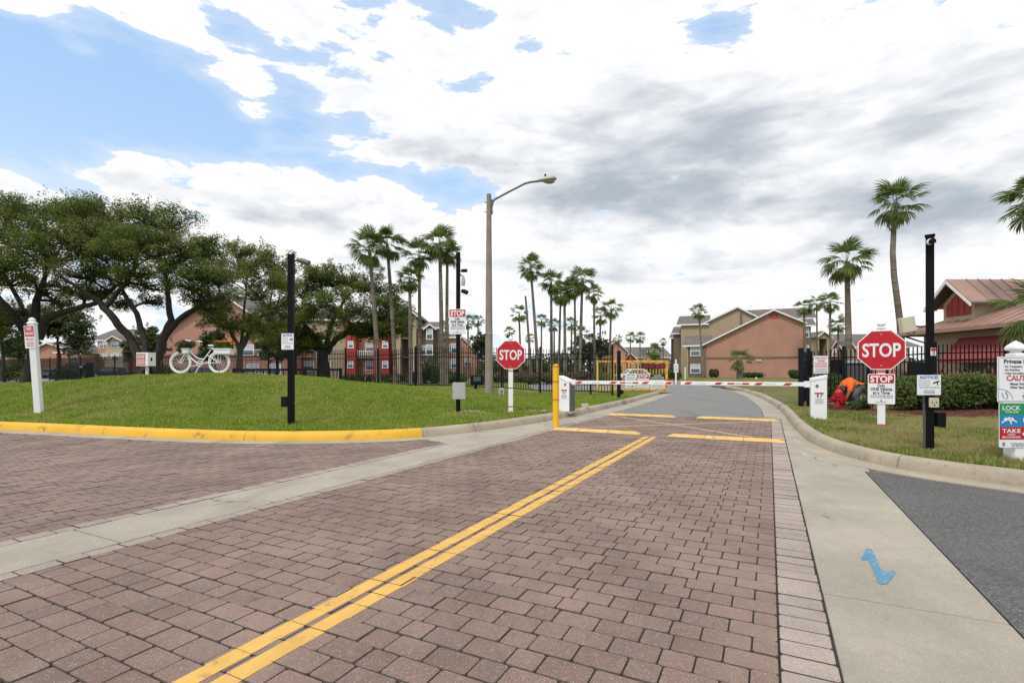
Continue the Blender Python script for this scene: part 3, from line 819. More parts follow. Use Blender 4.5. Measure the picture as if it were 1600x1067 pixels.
for (a, b, v0, v1), s_, c_ in zip(cand, sd_, cx):
    if s_ < -.30 and c_[0] > -13.5 and c_[1] > -c_[0] * .62 - .6:
        dz, tu, tv = jit(); dz -= .002
        srects.append((a + GAP / 2, b - GAP / 2, v0 + GAP / 2, v1 - GAP / 2, dz, tu, tv))
pavers(side, srects, MT['brick2'])

# ---- painted lines: paint lies on each paver and breaks at the joints
def paint(name, test, mat, zoff=.0016):
    mb = MB()
    for r in lanes:
        u0, u1, v0, v1, z, tu, tv = r
        poly = test(u0 - .0012, u1 + .0012, v0 - .0012, v1 + .0012)
        if not poly: continue
        cu, cv = (u0 + u1) / 2, (v0 + v1) / 2
        vs = [(*UV(a, b), z + zoff + (a - cu) * tu + (b - cv) * tv) for a, b in poly]
        ar = sum(vs[i][0] * vs[(i + 1) % len(vs)][1] - vs[(i + 1) % len(vs)][0] * vs[i][1] for i in range(len(vs)))
        mb.add(vs if ar > 0 else vs[::-1], [tuple(range(len(vs)))])
    return tag(mb.build(name, mat), kind='structure')
def stripe(a, b):
    def f(u0, u1, v0, v1):
        if (u0 + u1) / 2 > 9.12: return None
        p, q = max(v0, a), min(v1, b)
        return [(u0, p), (u1, p), (u1, q), (u0, q)] if q - p > .006 else None
    return f
paint('yellow_centre_line', stripe(-1.975, -1.882), MT['line']); paint('yellow_centre_line', stripe(-1.845, -1.752), MT['line'])
def clip(poly, nx, ny, c):
    out = []
    for i in range(len(poly)):
        a, b = poly[i], poly[(i + 1) % len(poly)]; da, db = a[0] * nx + a[1] * ny - c, b[0] * nx + b[1] * ny - c
        if da <= 0: out.append(a)
        if da * db < 0: t = da / (da - db); out.append((a[0] + (b[0] - a[0]) * t, a[1] + (b[1] - a[1]) * t))
    return out
def diag(p, q, w):
    d = Vector(q) - Vector(p); L = d.length; d /= L; n = Vector((-d.y, d.x))
    def f(u0, u1, v0, v1):
        poly = [(u0, v0), (u1, v0), (u1, v1), (u0, v1)]
        for nx, ny, c in ((n.x, n.y, n.dot(Vector(p)) + w / 2), (-n.x, -n.y, -n.dot(Vector(p)) + w / 2), (d.x, d.y, d.dot(Vector(q))), (-d.x, -d.y, -d.dot(Vector(p)))):
            poly = clip(poly, nx, ny, c)
            if len(poly) < 3: return None
        return poly
    return f
thin = M('thin_worn_line', (.60, .42, .20), .7, var=.1, col2=(.3, .22, .16), patch=.56)
paint('thin_cross_line', diag((9.65, -3.72), (13.2, .0), .07), thin); paint('thin_cross_line', diag((13.15, -3.7), (9.85, -.25), .07), thin, .002)
# ---- utility marks sprayed on the concrete
def mark(pts, mat, z=.0035):
    tag(MB().slab([UV(*p) for p in pts], z - .003, z).build('utility_mark', mat), kind='structure')
mark([toUV(G(*p)) for p in ((1352.3, 857.8), (1361.4, 857.8), (1364.7, 863.2), (1373, 881.8), (1378, 893.4), (1387.5, 894.2), (1395.8, 890.1), (1399, 894.2), (1393.7, 903.4), (1386.6, 911.6), (1379.2, 913.3), (1372.1, 910.8), (1368.8, 901.7), (1361.4, 883.9), (1356.4, 873.5), (1352.3, 874.8), (1346, 874.8), (1346, 870.2), (1350, 867.3), (1349.3, 862))], MT['bluepaint'], .004)
for u, v in ((8.1, .46), (9.6, .42), (11.6, .36)):
    mark([(u + .25, v - .1), (u + .22, v), (u + .03, v + .02), (u - .16, v + .07), (u - .12, v - .04), (u + .1, v - .06)], MT['faintblue'], .0055)
# ================================================================== STREET FURNITURE
def face_cam(x, y): return -math.atan2(x, y)      # turn a thing's -Y side towards the camera
def stop_face(t, w, zc, y=-.05):
    MB().prism([(a, b + zc) for a, b in octagon(w)], y - .006, y).build('sign_board', MT['signwhite'], t)
    r = octagon(w * .955); MB().prism([(a, b + zc) for a, b in r], y - .0085, y - .0065).build('sign_face', MT['signred'], t)
    letters('STOP', MT['signwhite'], t, (0, zc), w * .335, w * .80, y - .0105, .022)
    for s in (-1, 1): MB().tube([(0, y - .0088, zc + s * w * .40), (0, y - .014, zc + s * w * .40)], .012, 8).build('bolt', MT['grey'], t)
def finial(t, z, w):
    MB().lathe([(w * .5, 0), (w * .62, .012), (w * .62, .028), (w * .36, .04), (w * .32, .055), (w * .56, .075), (w * .60, .095), (w * .40, .135), (w * .16, .175), (.004, .19)], 14, 0, (0, 0, z)).build('finial', MT['vinyl'], t, 40)
def one_vehicle(t, x0, x1, z0, z1, y, seed):
    w, h = x1 - x0, z1 - z0; xc = (x0 + x1) / 2
    sb = panel('sign_board', t, x0, x1, z0, z1, MT['signwhite'], y, .006, w * .06)
    panel('red_band', t, x0 + w * .035, x1 - w * .035, z1 - h * .31, z1 - h * .025, MT['signred'], y - .0065, .0015, w * .04)
    letters('STOP', MT['signwhite'], t, (xc, z1 - h * .168), h * .20, w * .82, y - .0095, .035)
    for k, (s, ww) in enumerate((('Only', .28), ('ONE Vehicle', .80), ('at a Time', .62))):
        letters(s, MT['signblack'], t, (xc, z1 - h * (.385 + .118 * k)), h * .10, w * ww, y - .0085, .028)
    fineprint(t, x0 + w * .08, x1 - w * .08, z0 + h * .19, z0 + h * .31, 2, MT['signgrey'], y - .0085, seed=seed)
    MB().prism([(xc + w * .035 * math.cos(a), z0 + h * .115 + w * .035 * math.sin(a)) for a in np.linspace(0, 2 * math.pi, 7)[:-1]], y - .008, y - .0066).build('emblem', MT['signblack'], t)
    fineprint(t, xc - w * .22, xc + w * .22, z0 + h * .045, z0 + h * .085, 1, MT['signgrey'], y - .0085, seed=seed + 1, name='emblem_lettering')
def square_post(t, w, z0, z1, mat, name='post', x=0, y=0, bevel=.004):
    return MB().box((x, y, (z0 + z1) / 2), (w, w, z1 - z0)).build(name, mat, t, bevel=bevel)

# ---- two stop signs
x, y = G(1377, 667, .165); z = zr(x, y)
t = thing('stop_sign', 'large octagonal stop sign above a one vehicle notice on the right verge', 'stop sign', (x, y, z), face_cam(x, y), 'octagonal stop signs')
square_post(t, .115, -.2, 1.73, MT['vinyl']); finial(t, 1.73, .115)
stop_face(t, .69, 1.365, -.062)
one_vehicle(t, -.195, .195, .415, .945, -.062, 4)
for zz in (.02, .965): MB().box((0, 0, zz + .02), (.12, .12, .045)).build('red_band', MT['fadered'], t)
x, y = G(798, 643, .15); z = zl(x, y)
t = thing('stop_sign', 'plain octagonal stop sign on the grass beside the concrete lamp pole', 'stop sign', (x, y, z), 0, 'octagonal stop signs')
square_post(t, .115, -.2, 1.72, MT['vinyl']); finial(t, 1.72, .10)
stop_face(t, .70, 1.42, -.062)
for zz in (.14, .60, 1.02): MB().box((0, 0, zz), (.119, .119, .03)).build('red_band', MT['fadered'], t)

# ---- camera poles
def bullet_camera(t, p, d, mat, L=.22, r=.045):
    p, d = Vector(p), Vector(d).normalized()
    b = MB().tube([p, p + d * L], [r, r], 12).tube([p + d * L * .35 + Vector((0, 0, r * .2)), p + d * (L * 1.12) + Vector((0, 0, r * .2))], [r * 1.12, r * 1.12], 12).build('camera', mat, t, 40)
    MB().tube([p + d * L * 1.0, p + d * (L * 1.0 + .006)], r * .7, 10).build('lens', MT['plasticblack'], b)
    return b
def notice_sign(t, x0, x1, z0, z1, y, seed):
    w, h = x1 - x0, z1 - z0; xc = (x0 + x1) / 2
    panel('sign_board', t, x0, x1, z0, z1, MT['signwhite'], y, .005, .006)
    letters('NOTICE!', MT['signblue'], t, (xc, z1 - h * .12), h * .14, w * .78, y - .0075, .03)
    for k, s in enumerate(('These premises', 'are protected by', 'Camera Systems')):
        letters(s, MT['signgrey'], t, (x0 + w * .30, z1 - h * (.28 + .11 * k)), h * .055, w * (.5, .52, .48)[k], y - .0075, .016)
    mb = MB(); a, c, s_ = R(18), x0 + w * .80, z1 - h * .36
    mb.prism([(c + math.cos(a) * px - math.sin(a) * pz, s_ + math.sin(a) * px + math.cos(a) * pz) for px, pz in ((-.15 * w, -.035 * h), (.13 * w, -.035 * h), (.15 * w, .035 * h), (-.13 * w, .035 * h))], y - .007, y - .0055)
    mb.prism([(c + .04 * w, s_ - .16 * h), (c + .08 * w, s_ - .16 * h), (c + .07 * w, s_ - .01 * h), (c + .03 * w, s_ - .01 * h)], y - .007, y - .0055)
    mb.build('camera_symbol', MT['signblack'], t)
    fineprint(t, x0 + w * .08, x1 - w * .06, z0 + h * .34, z0 + h * .42, 1, MT['signgrey'], y - .0075, seed=seed)
    fineprint(t, xc - w * .25, xc + w * .25, z0 + h * .06, z0 + h * .26, 3, MT['signgrey'], y - .0075, seed=seed + 2)
x, y = G(455, 660, .2); z = zl(x, y)
t = thing('camera_pole', 'square black camera pole with a small notice sign at the foot of the mound', 'pole', (x, y, z), 0, 'black camera poles')
sc = y / FPX; hh = (660 - 396) * sc
square_post(t, .10, -.3, hh, MT['black']); MB().box((0, 0, hh + .008), (.115, .115, .016)).build('cap', MT['black'], t)
MB().tube([(.045, 0, hh - .11), (.12, -.02, hh - .09), (.15, -.02, hh - .09)], .02, 8).build('bracket', MT['darkgrey'], t)
bullet_camera(t, (.13, -.03, hh - .085), (.9, -.15, -.32), MT['darkgrey'], .22, .042)
ns = (442 - 455) * sc, (461 - 455) * sc, (660 - 543) * sc, (660 - 518) * sc
notice_sign(t, *ns, -.058, 8)
MB().box((-.11, 0, 36 * sc), (.12, .11, .19)).build('junction_box', MT['plasticblack'], t, bevel=.008)
x, y = G(716, 645, .17); z = zl(x, y); sc = y / FPX
t = thing('camera_pole', 'slim black camera pole with three cameras and a one vehicle sign', 'pole', (x, y, z), 0, 'black camera poles')
hh = (645 - 396) * sc
square_post(t, .095, -.3, hh, MT['black'])
one_vehicle(t, -14 * sc, 12.5 * sc, (645 - 524) * sc, (645 - 485) * sc, -.066, 12)
MB().box((.03, -.02, 33 * sc), (19 * sc, .18, 26 * sc)).build('utility_box', MT['grey'], t, bevel=.01)
MB().box((-.08, -.02, 33 * sc), (6 * sc, .16, 25 * sc)).build('utility_box', MT['grey'], t, bevel=.008)
bullet_camera(t, (.07, -.02, 220 * sc), (1, -.2, -.05), MT['plasticblack'], .13, .035)
MB().tube([(.05, 0, 214 * sc), (.11, 0, 212 * sc), (.11, 0, 200 * sc)], .018, 8).build('bracket', MT['darkgrey'], t)
MB().tube([(.115, -.02, 212 * sc), (.125, -.02, 203 * sc), (.11, -.02, 197 * sc)], [.03, .05, .045], 10).build('camera', MT['grey'], t, 40)
bullet_camera(t, (.09, -.03, 189 * sc), (.8, -.3, -.4), MT['plasticblack'], .14, .045)
x, y = G(1453, 700, .165); z = zr(x, y); sc = y / FPX
t = thing('camera_pole', 'tall black camera pole on the right verge carrying a tan panel antenna', 'pole', (x, y, z), 0, 'black camera poles')
hh = (700 - 366) * sc
po = square_post(t, .088, -.3, hh, MT['black']); po.rotation_euler = (0, 0, face_cam(x, y)); MB().box((0, 0, hh + .01), (.106, .106, .02)).build('cap', MT['black'], t, rot=(0, 0, face_cam(x, y)))
MB().box((-.066, .012, .34), (.018, .018, .86)).build('conduit', MT['darkgrey'], t)
b = MB().ball((-.055, -.075, hh - .085), (.038, .055, .04), 12).box((-.005, -.06, hh - .07), (.07, .03, .04)).build('camera', MT['white'], t, 60)
MB().tube([(-.062, -.10, hh - .088), (-.066, -.136, hh - .09)], [.036, .034], 14).build('lens', MT['plasticblack'], b)
an = MB(); q = Matrix.Rotation(R(-10), 3, 'Y') @ Matrix.Rotation(R(12), 3, 'Z'); an.box((-.315, -.03, (700 - 504) * sc), (.21, .06, .195), 0, q)
an.build('panel_antenna', MT['beige'], t, bevel=.008)
MB().tube([(-.21, -.01, 194 * sc), (-.12, -.0, 193 * sc), (-.06, 0, 194 * sc)], .013, 8).build('bracket', MT['darkgrey'], t)
MB().tube([(-.31, 0, 184 * sc), (-.27, -.03, 180 * sc), (-.22, -.02, 182 * sc), (-.20, 0, 191 * sc)], .005, 6).build('cable', MT['plasticblack'], t)
MB().prism([(-.26, .965), (-.26, 1.13), (-.054, 1.135), (-.054, .955)], -.03, .05).build('equipment_shelf', MT['plasticblack'], t, bevel=.006)
notice_sign(t, (1427 - 1453) * sc, (1463.5 - 1453) * sc, (700 - 613) * sc, (700 - 582) * sc, -.060, 21)
lab = panel('warning_label', t, -.037, .033, (700 - 552) * sc, (700 - 540) * sc, MT['signwhite'], -.0545, .002, .004)
MB().prism([(-.035, (700 - 545) * sc), (.031, (700 - 545) * sc), (.031, (700 - 540.5) * sc), (-.035, (700 - 540.5) * sc)], -.0585, -.057).build('red_band', MT['signred'], lab)
fineprint(lab, -.03, .026, (700 - 551) * sc, (700 - 546) * sc, 2, MT['signgrey'], -.0572)
ou = panel('outlet_cover', t, -.058, .056, (700 - 632) * sc, (700 - 617) * sc, MT['beige'], -.0545, .02, .01)
for a in (-.03, .022): MB().tube([(a, -.0747, .62), (a, -.0765, .62)], .009, 8).build('socket', MT['signblack'], ou)
MB().tube([(-.003, -.0747, .588), (-.003, -.0765, .588)], .011, 8).build('socket', MT['signblack'], ou)
MB().prism([(.057, 38 * sc), (.16, 36 * sc), (.172, 40 * sc), (.172, 60 * sc), (.057, 60 * sc)], -.05, .06).build('junction_box', MT['plasticblack'], t, bevel=.008)

# ---- big sign board on the right edge
x, y = G(1587, 714, .165); z = zr(x, y); sc = y / FPX
t = thing('property_sign', 'white post carrying a private property board above a lock keep take board', 'sign', (x, y, z), 0)
square_post(t, .15, -.2, (714 - 553) * sc, MT['vinyl'])
MB().lathe([(.075, 0), (.09, .01), (.09, .03), (.05, .045), (.045, .06), (.092, .075), (.10, .09), (.09, .12), (.05, .155), (.006, .185)], 4, 0, (0, 0, (714 - 553) * sc)).build('finial', MT['vinyl'], t, rot=(0, 0, R(45)), bevel=.004)
x0, x1, z0, z1 = -.288, .30, (714 - 623) * sc, (714 - 553) * sc
up = MB().box((0, -.09, (z0 + z1) / 2), (.0, .0, .0)); 
ub = panel('upper_board', t, x0, x1, z0, z1, MT['signwhite'], -.078, .006, .012); w, h = x1 - x0, z1 - z0
Y0 = -.0865
for a in (0, 1):
    fr = MB(); e = .004
    if a == 0:
        for (p, q) in (((x0 + .012, z0 + .012), (x0 + .012, z1 - .012)), ((x0 + .012, z1 - .012), (x1 - .012, z1 - .012)), ((x1 - .012, z1 - .012), (x1 - .012, z0 + .012)), ((x1 - .012, z0 + .012), (x0 + .012, z0 + .012))):
            fr.bar((p[0], Y0, p[1]), (q[0], Y0, q[1]), .002, .003)
        fr.build('printed_border', MT['signgrey'], ub)
letters('Private Property', MT['signblack'], ub, (x0 + w * .53, z1 - h * .105), h * .085, w * .82, Y0, .03)
for k, (s, ww) in enumerate((('- No Trespassing', .37), ('- No Soliciting', .32), ('- Video Surveillance', .44))):
    letters(s, MT['signblack'], ub, (x0 + w * (.11 + ww / 2), z1 - h * (.215 + .075 * k)), h * .045, w * ww, Y0, .02)
letters('CAUTION', MT['fadered'], ub, (x0 + w * .48, z1 - h * .47), h * .115, w * .62, Y0, .04)
for k, (s, ww) in enumerate((('Metal Poles Close', .52), ('After Each Vehicle', .52))):
    letters(s, MT['signblack'], ub, (x0 + w * .50, z1 - h * (.60 + .075 * k)), h * .05, w * ww, Y0, .022)
for k, (s, ww) in enumerate((('Do Not', .30), ('Tailgate', .38))):
    letters(s, MT['signblack'], ub, (x0 + w * .66, z1 - h * (.785 + .105 * k)), h * .075, w * ww, Y0, .035)
em = MB(); cx_, cz_ = x0 + w * .03, z0 + h * .05
em.tube([(cx_ + w * .26 * math.cos(a), Y0, cz_ + h * .24 * math.sin(a)) for a in np.linspace(R(3), R(100), 14)], .0022, 5)
sx_, sz_ = x0 + w * .175, z0 + h * .155
S_ = [(.5, .80), (.30, 1.0), (-.12, 1.0), (-.34, .72), (-.22, .40), (.08, .10), (.30, -.22), (.26, -.62), (-.02, -.92), (-.38, -.94), (-.62, -.70)]
em.tube([(sx_ + .034 * a_, Y0, sz_ + .044 * b_) for a_, b_ in S_], [.0012 + .0036 * math.sin((k + .5) / 11 * math.pi) for k in range(11)], 5)
lf = [(-1.9, .55), (-1.55, .25), (-1.25, -.2), (-1.1, -.8), (-1.45, -.45), (-1.75, .0), (-1.9, .55)]
em.tube([(sx_ + .030 * a_, Y0, sz_ + .044 * b_) for a_, b_ in lf], .0016, 5)
em.build('emblem', MT['signgreen'] if False else MT['signgrey'], ub)
x0, x1, z0, z1 = -.270, .30, (714 - 693) * sc, (714 - 624) * sc
lb = panel('lower_board', t, x0, x1, z0, z1, MT['signwhite'], -.078, .006, .012); w, h = x1 - x0, z1 - z0
def band(a, b, m, n): return MB().prism([(x0 + .004, z1 - h * b), (x1 - .004, z1 - h * b), (x1 - .004, z1 - h * a), (x0 + .004, z1 - h * a)], -.0862, -.0848).build(n, m, lb)
band(.015, .27, MT['signgreen'], 'green_band'); band(.27, .54, MT['panelblue'], 'blue_band'); band(.54, .82, MT['signred'], 'red_band')
Y1 = -.089
letters('LOCK', MT['signwhite'], lb, (x0 + w * .24, z1 - h * .115), h * .095, w * .36, Y1, .02); letters('YOUR CAR', MT['signwhite'], lb, (x0 + w * .24, z1 - h * .205), h * .04, w * .28, Y1, .02)
letters('KEEP', MT['signwhite'], lb, (x0 + w * .66, z1 - h * .385), h * .095, w * .38, Y1, .02); letters('YOUR KEYS', MT['signwhite'], lb, (x0 + w * .66, z1 - h * .485), h * .04, w * .34, Y1, .02)
letters('TAKE', MT['signwhite'], lb, (x0 + w * .235, z1 - h * .625), h * .085, w * .37, Y1, .02); letters('YOUR', MT['signwhite'], lb, (x0 + w * .235, z1 - h * .705), h * .035, w * .16, Y1, .02); letters('BELONGINGS', MT['signwhite'], lb, (x0 + w * .235, z1 - h * .765), h * .04, w * .36, Y1, .02)
ic = MB(); Yi, Yj = -.0885, -.0864
for cxk, czk, an in ((x0 + w * .20, z1 - h * .36, -70), (x0 + w * .13, z1 - h * .37, -140), (x0 + w * .25, z1 - h * .37, -30)):
    a = R(an); ic.prism([(cxk + .022 * math.cos(b), czk + .022 * math.sin(b)) for b in np.linspace(0, 2 * math.pi, 9)[:-1]], Yj - .001, Yj)
    p = Vector((cxk, czk)); d = Vector((math.cos(a), math.sin(a))); n = Vector((-d.y, d.x)) * .007
    ic.prism([tuple(p + n), tuple(p - n), tuple(p - n + d * .065), tuple(p + n + d * .065)], Yj - .002, Yj - .0012)
ic.build('key_symbol', MT['signwhite'], lb)
cz = z1 - h * .665; c0 = x0 + w * .46
MB().prism([(c0, cz - .03), (c0, cz - .002), (c0 + .05, cz + .004), (c0 + .075, cz + .035), (c0 + .19, cz + .035), (c0 + .225, cz + .0), (c0 + .265, cz - .008), (c0 + .265, cz - .03)], Yi, Yj).prism([(c0 + .05 + .02 * math.cos(b), cz - .03 + .02 * math.sin(b)) for b in np.linspace(0, 6.28, 11)[:-1]], Yi - .001, Yi - .0002).prism([(c0 + .215 + .02 * math.cos(b), cz - .03 + .02 * math.sin(b)) for b in np.linspace(0, 6.28, 11)[:-1]], Yi - .001, Yi - .0002).build('car_symbol', MT['signwhite'], lb)
MB().prism([(c0 + .062, cz + .003), (c0 + .08, cz + .027), (c0 + .12, cz + .027), (c0 + .12, cz + .003)], Yi - .003, Yi - .002).build('car_window_symbol', MT['signred'], lb)
MB().bar((x0 + w * .50, Y1, z1 - h * .14), (x1 - .03, Y1, z1 - h * .14), .002, .012).build('key_blade_symbol', MT['signwhite'], lb)
MB().prism([(x0 + .035, z0 + .055), (x0 + .035, z0 + .03), (x0 + .052, z0 + .012), (x0 + .069, z0 + .03), (x0 + .069, z0 + .055), (x0 + .052, z0 + .06)], -.0862, -.0845).build('shield_badge', MT['signgrey'], lb)
fineprint(lb, x0 + w * .22, x1 - .03, z0 + .012, z0 + .058, 3, MT['signgrey'], Y1, seed=31)

# ---- white signpost far left
x, y = G(61, 641, .27); z = zl(x, y); sc = y / FPX
t = thing('signpost', 'white square post with a faded no parking sign beside the yellow kerb', 'signpost', (x, y, z), R(20))
t.rotation_euler = (0, R(-3.6), R(14))
square_post(t, .125, -.2, 138 * sc, MT['white']); MB().lathe([(.10, 0), (.105, .02), (.095, .035), (.06, .06), (.075, .09), (.05, .13), (.01, .15)], 4, 0, (0, 0, 138 * sc)).build('finial', MT['white'], t, rot=(0, 0, R(45)), bevel=.004)
zt = 137 * sc
panel('sign_board', t, -.125, .065, zt - .53, zt - .02, MT['signwhite'], -.07, .005, .008)
panel('red_band', t, -.115, .055, zt - .27, zt - .03, MT['fadered'], -.0755, .0015, .006)
letters('NO', MT['signwhite'], t, (-.03, zt - .09), .07, .09, -.0785, .03); letters('PARKING', MT['signwhite'], t, (-.03, zt - .20), .055, .15, -.0785, .03)
letters('FIRE LANE', MT['fadered'], t, (-.03, zt - .33), .045, .14, -.0775, .02)
fineprint(t, -.1, .045, zt - .5, zt - .38, 3, MT['fadered'], -.0775, seed=2)
# ---- call box on the mound
Yb = 15.2; x = ax(230, Yb); z = zl(x, Yb)
t = thing('call_box', 'white box on a short post with a red stop notice on the mound', 'call box', (x, Yb, z), R(-8)); sc = Yb / FPX
MB().tube([(0, 0, -.2), (0, 0, .36)], .045, 12).build('post', MT['white'], t)
zb = az_(572, Yb) - z; zt = az_(551, Yb) - z
MB().prism([(-.235, zb), (.16, zb), (.16, zt), (-.235, zt)], -.14, .14).build('box', MT['white'], t, bevel=.008)
panel('red_notice', t, -.215, .07, zb + .03, zt - .03, MT['fadered'], -.1425, .002, .004)
letters('STOP', MT['signwhite'], t, (-.072, zt - .135), .075, .23, -.1475, .03); letters('DO NOT ENTER', MT['signwhite'], t, (-.072, zt - .06), .03, .24, -.1475, .02)
fineprint(t, -.2, .055, zb + .05, zt - .2, 3, MT['signwhite'], -.1475, seed=6)
MB().box((.162, -.02, (zb + zt) / 2), (.006, .06, .10)).build('latch', MT['plasticblack'], t)

# ---- lamp post
x, y = G(764, 620, .25); z = zl(x, y); sc = y / FPX
t = thing('street_lamp', 'tall concrete street lamp with one curved arm beside the left stop sign', 'street lamp', (x, y, z))
hh = (620 - 309) * sc
MB().tube([(0, 0, -.3), (0, 0, hh)], [.155, .085], 10).build('pole', MT['polec'], t, 40)
MB().box((0, 0, hh * .30), (.27, .27, .03)).build('strap', MT['grey'], t)
arm = [(.09, 0, hh - .52), (.13, 0, hh - .28), (.2, 0, hh - .18), (.75, 0, hh + .12), (1.25, 0, hh + .38), (1.45, 0, hh + .43), (1.72, 0, hh + .46)]
arm = [(a * 1.02, b, c) for a, b, c in arm]
MB().tube(arm, .035, 10).build('arm', MT['armmetal'], t, 60)
MB().box((.10, 0, hh - .45), (.06, .12, .5)).build('arm_bracket', MT['armmetal'], t)
for zz in (hh - .28, hh - .62): MB().tube([(-.16, 0, zz), (.16, 0, zz)], .015, 6).build('bolt', MT['armmetal'], t)
ln = MB(); 
prof = [(0, .05, .05), (.12, .10, .09), (.3, .15, .13), (.5, .17, .15), (.62, .14, .10), (.68, .05, .03)]
vs = []; fs = []; n = 12
for k, (dx, wy, hz) in enumerate(prof):
    for j in range(n):
        a = 2 * math.pi * j / n; s_ = math.sin(a)
        vs.append((1.70 + dx, wy * math.cos(a), hh + .47 + dx * .10 + (hz * s_ if s_ > 0 else hz * .45 * s_)))
fs = [(k * n + j, k * n + (j + 1) % n, (k + 1) * n + (j + 1) % n, (k + 1) * n + j) for k in range(len(prof) - 1) for j in range(n)] + [tuple(range(n)), tuple(range((len(prof)) * n - 1, (len(prof) - 1) * n - 1, -1))]
lh = ln.add(vs, fs).build('lamp_head', MT['grey'], t, 50)
MB().ball((2.12, 0, hh + .44), (.2, .1, .07), 12).build('lens', MT['lens'], lh, 60)
MB().cyl((1.98, 0, hh + .60), .035, .10, 10).build('photocell', MT['plasticblack'], lh)
# ---- small utility pedestal on the grass
Yb = 18.2; x = ax(783, Yb)
t = thing('utility_pedestal', 'low grey utility pedestal in the grass right of the lamp pole', 'utility box', (x, Yb, zl(x, Yb)))
MB().prism([(-.09, -.1), (.10, -.1), (.10, .22), (.07, .25), (-.06, .25), (-.09, .22)], -.09, .09).build('housing', MT['grey'], t, bevel=.008)
MB().box((.02, -.094, .14), (.08, .006, .06)).build('label_plate', MT['darkgrey'], t); MB().box((.02, -.094, .05), (.08, .006, .035)).build('label_plate', MT['darkgrey'], t)
# ---- bollard
x, y = G(868.5, 656, .145); z = .14; sc = y / FPX
t = thing('bollard', 'thin yellow bollard with orange bands standing on the kerb', 'bollard', (x, y, z))
MB().tube([(0, 0, -.2), (0, 0, 85 * sc), (0, 0, 87.5 * sc)], [.066, .066, .03], 16).build('post', MT['bollard'], t, 40)
for zz in (32, 60, 84): MB().tube([(0, 0, (zz - 1.3) * sc), (0, 0, (zz + 1.6) * sc)], .068, 16).build('orange_band', MT['orange'], t)

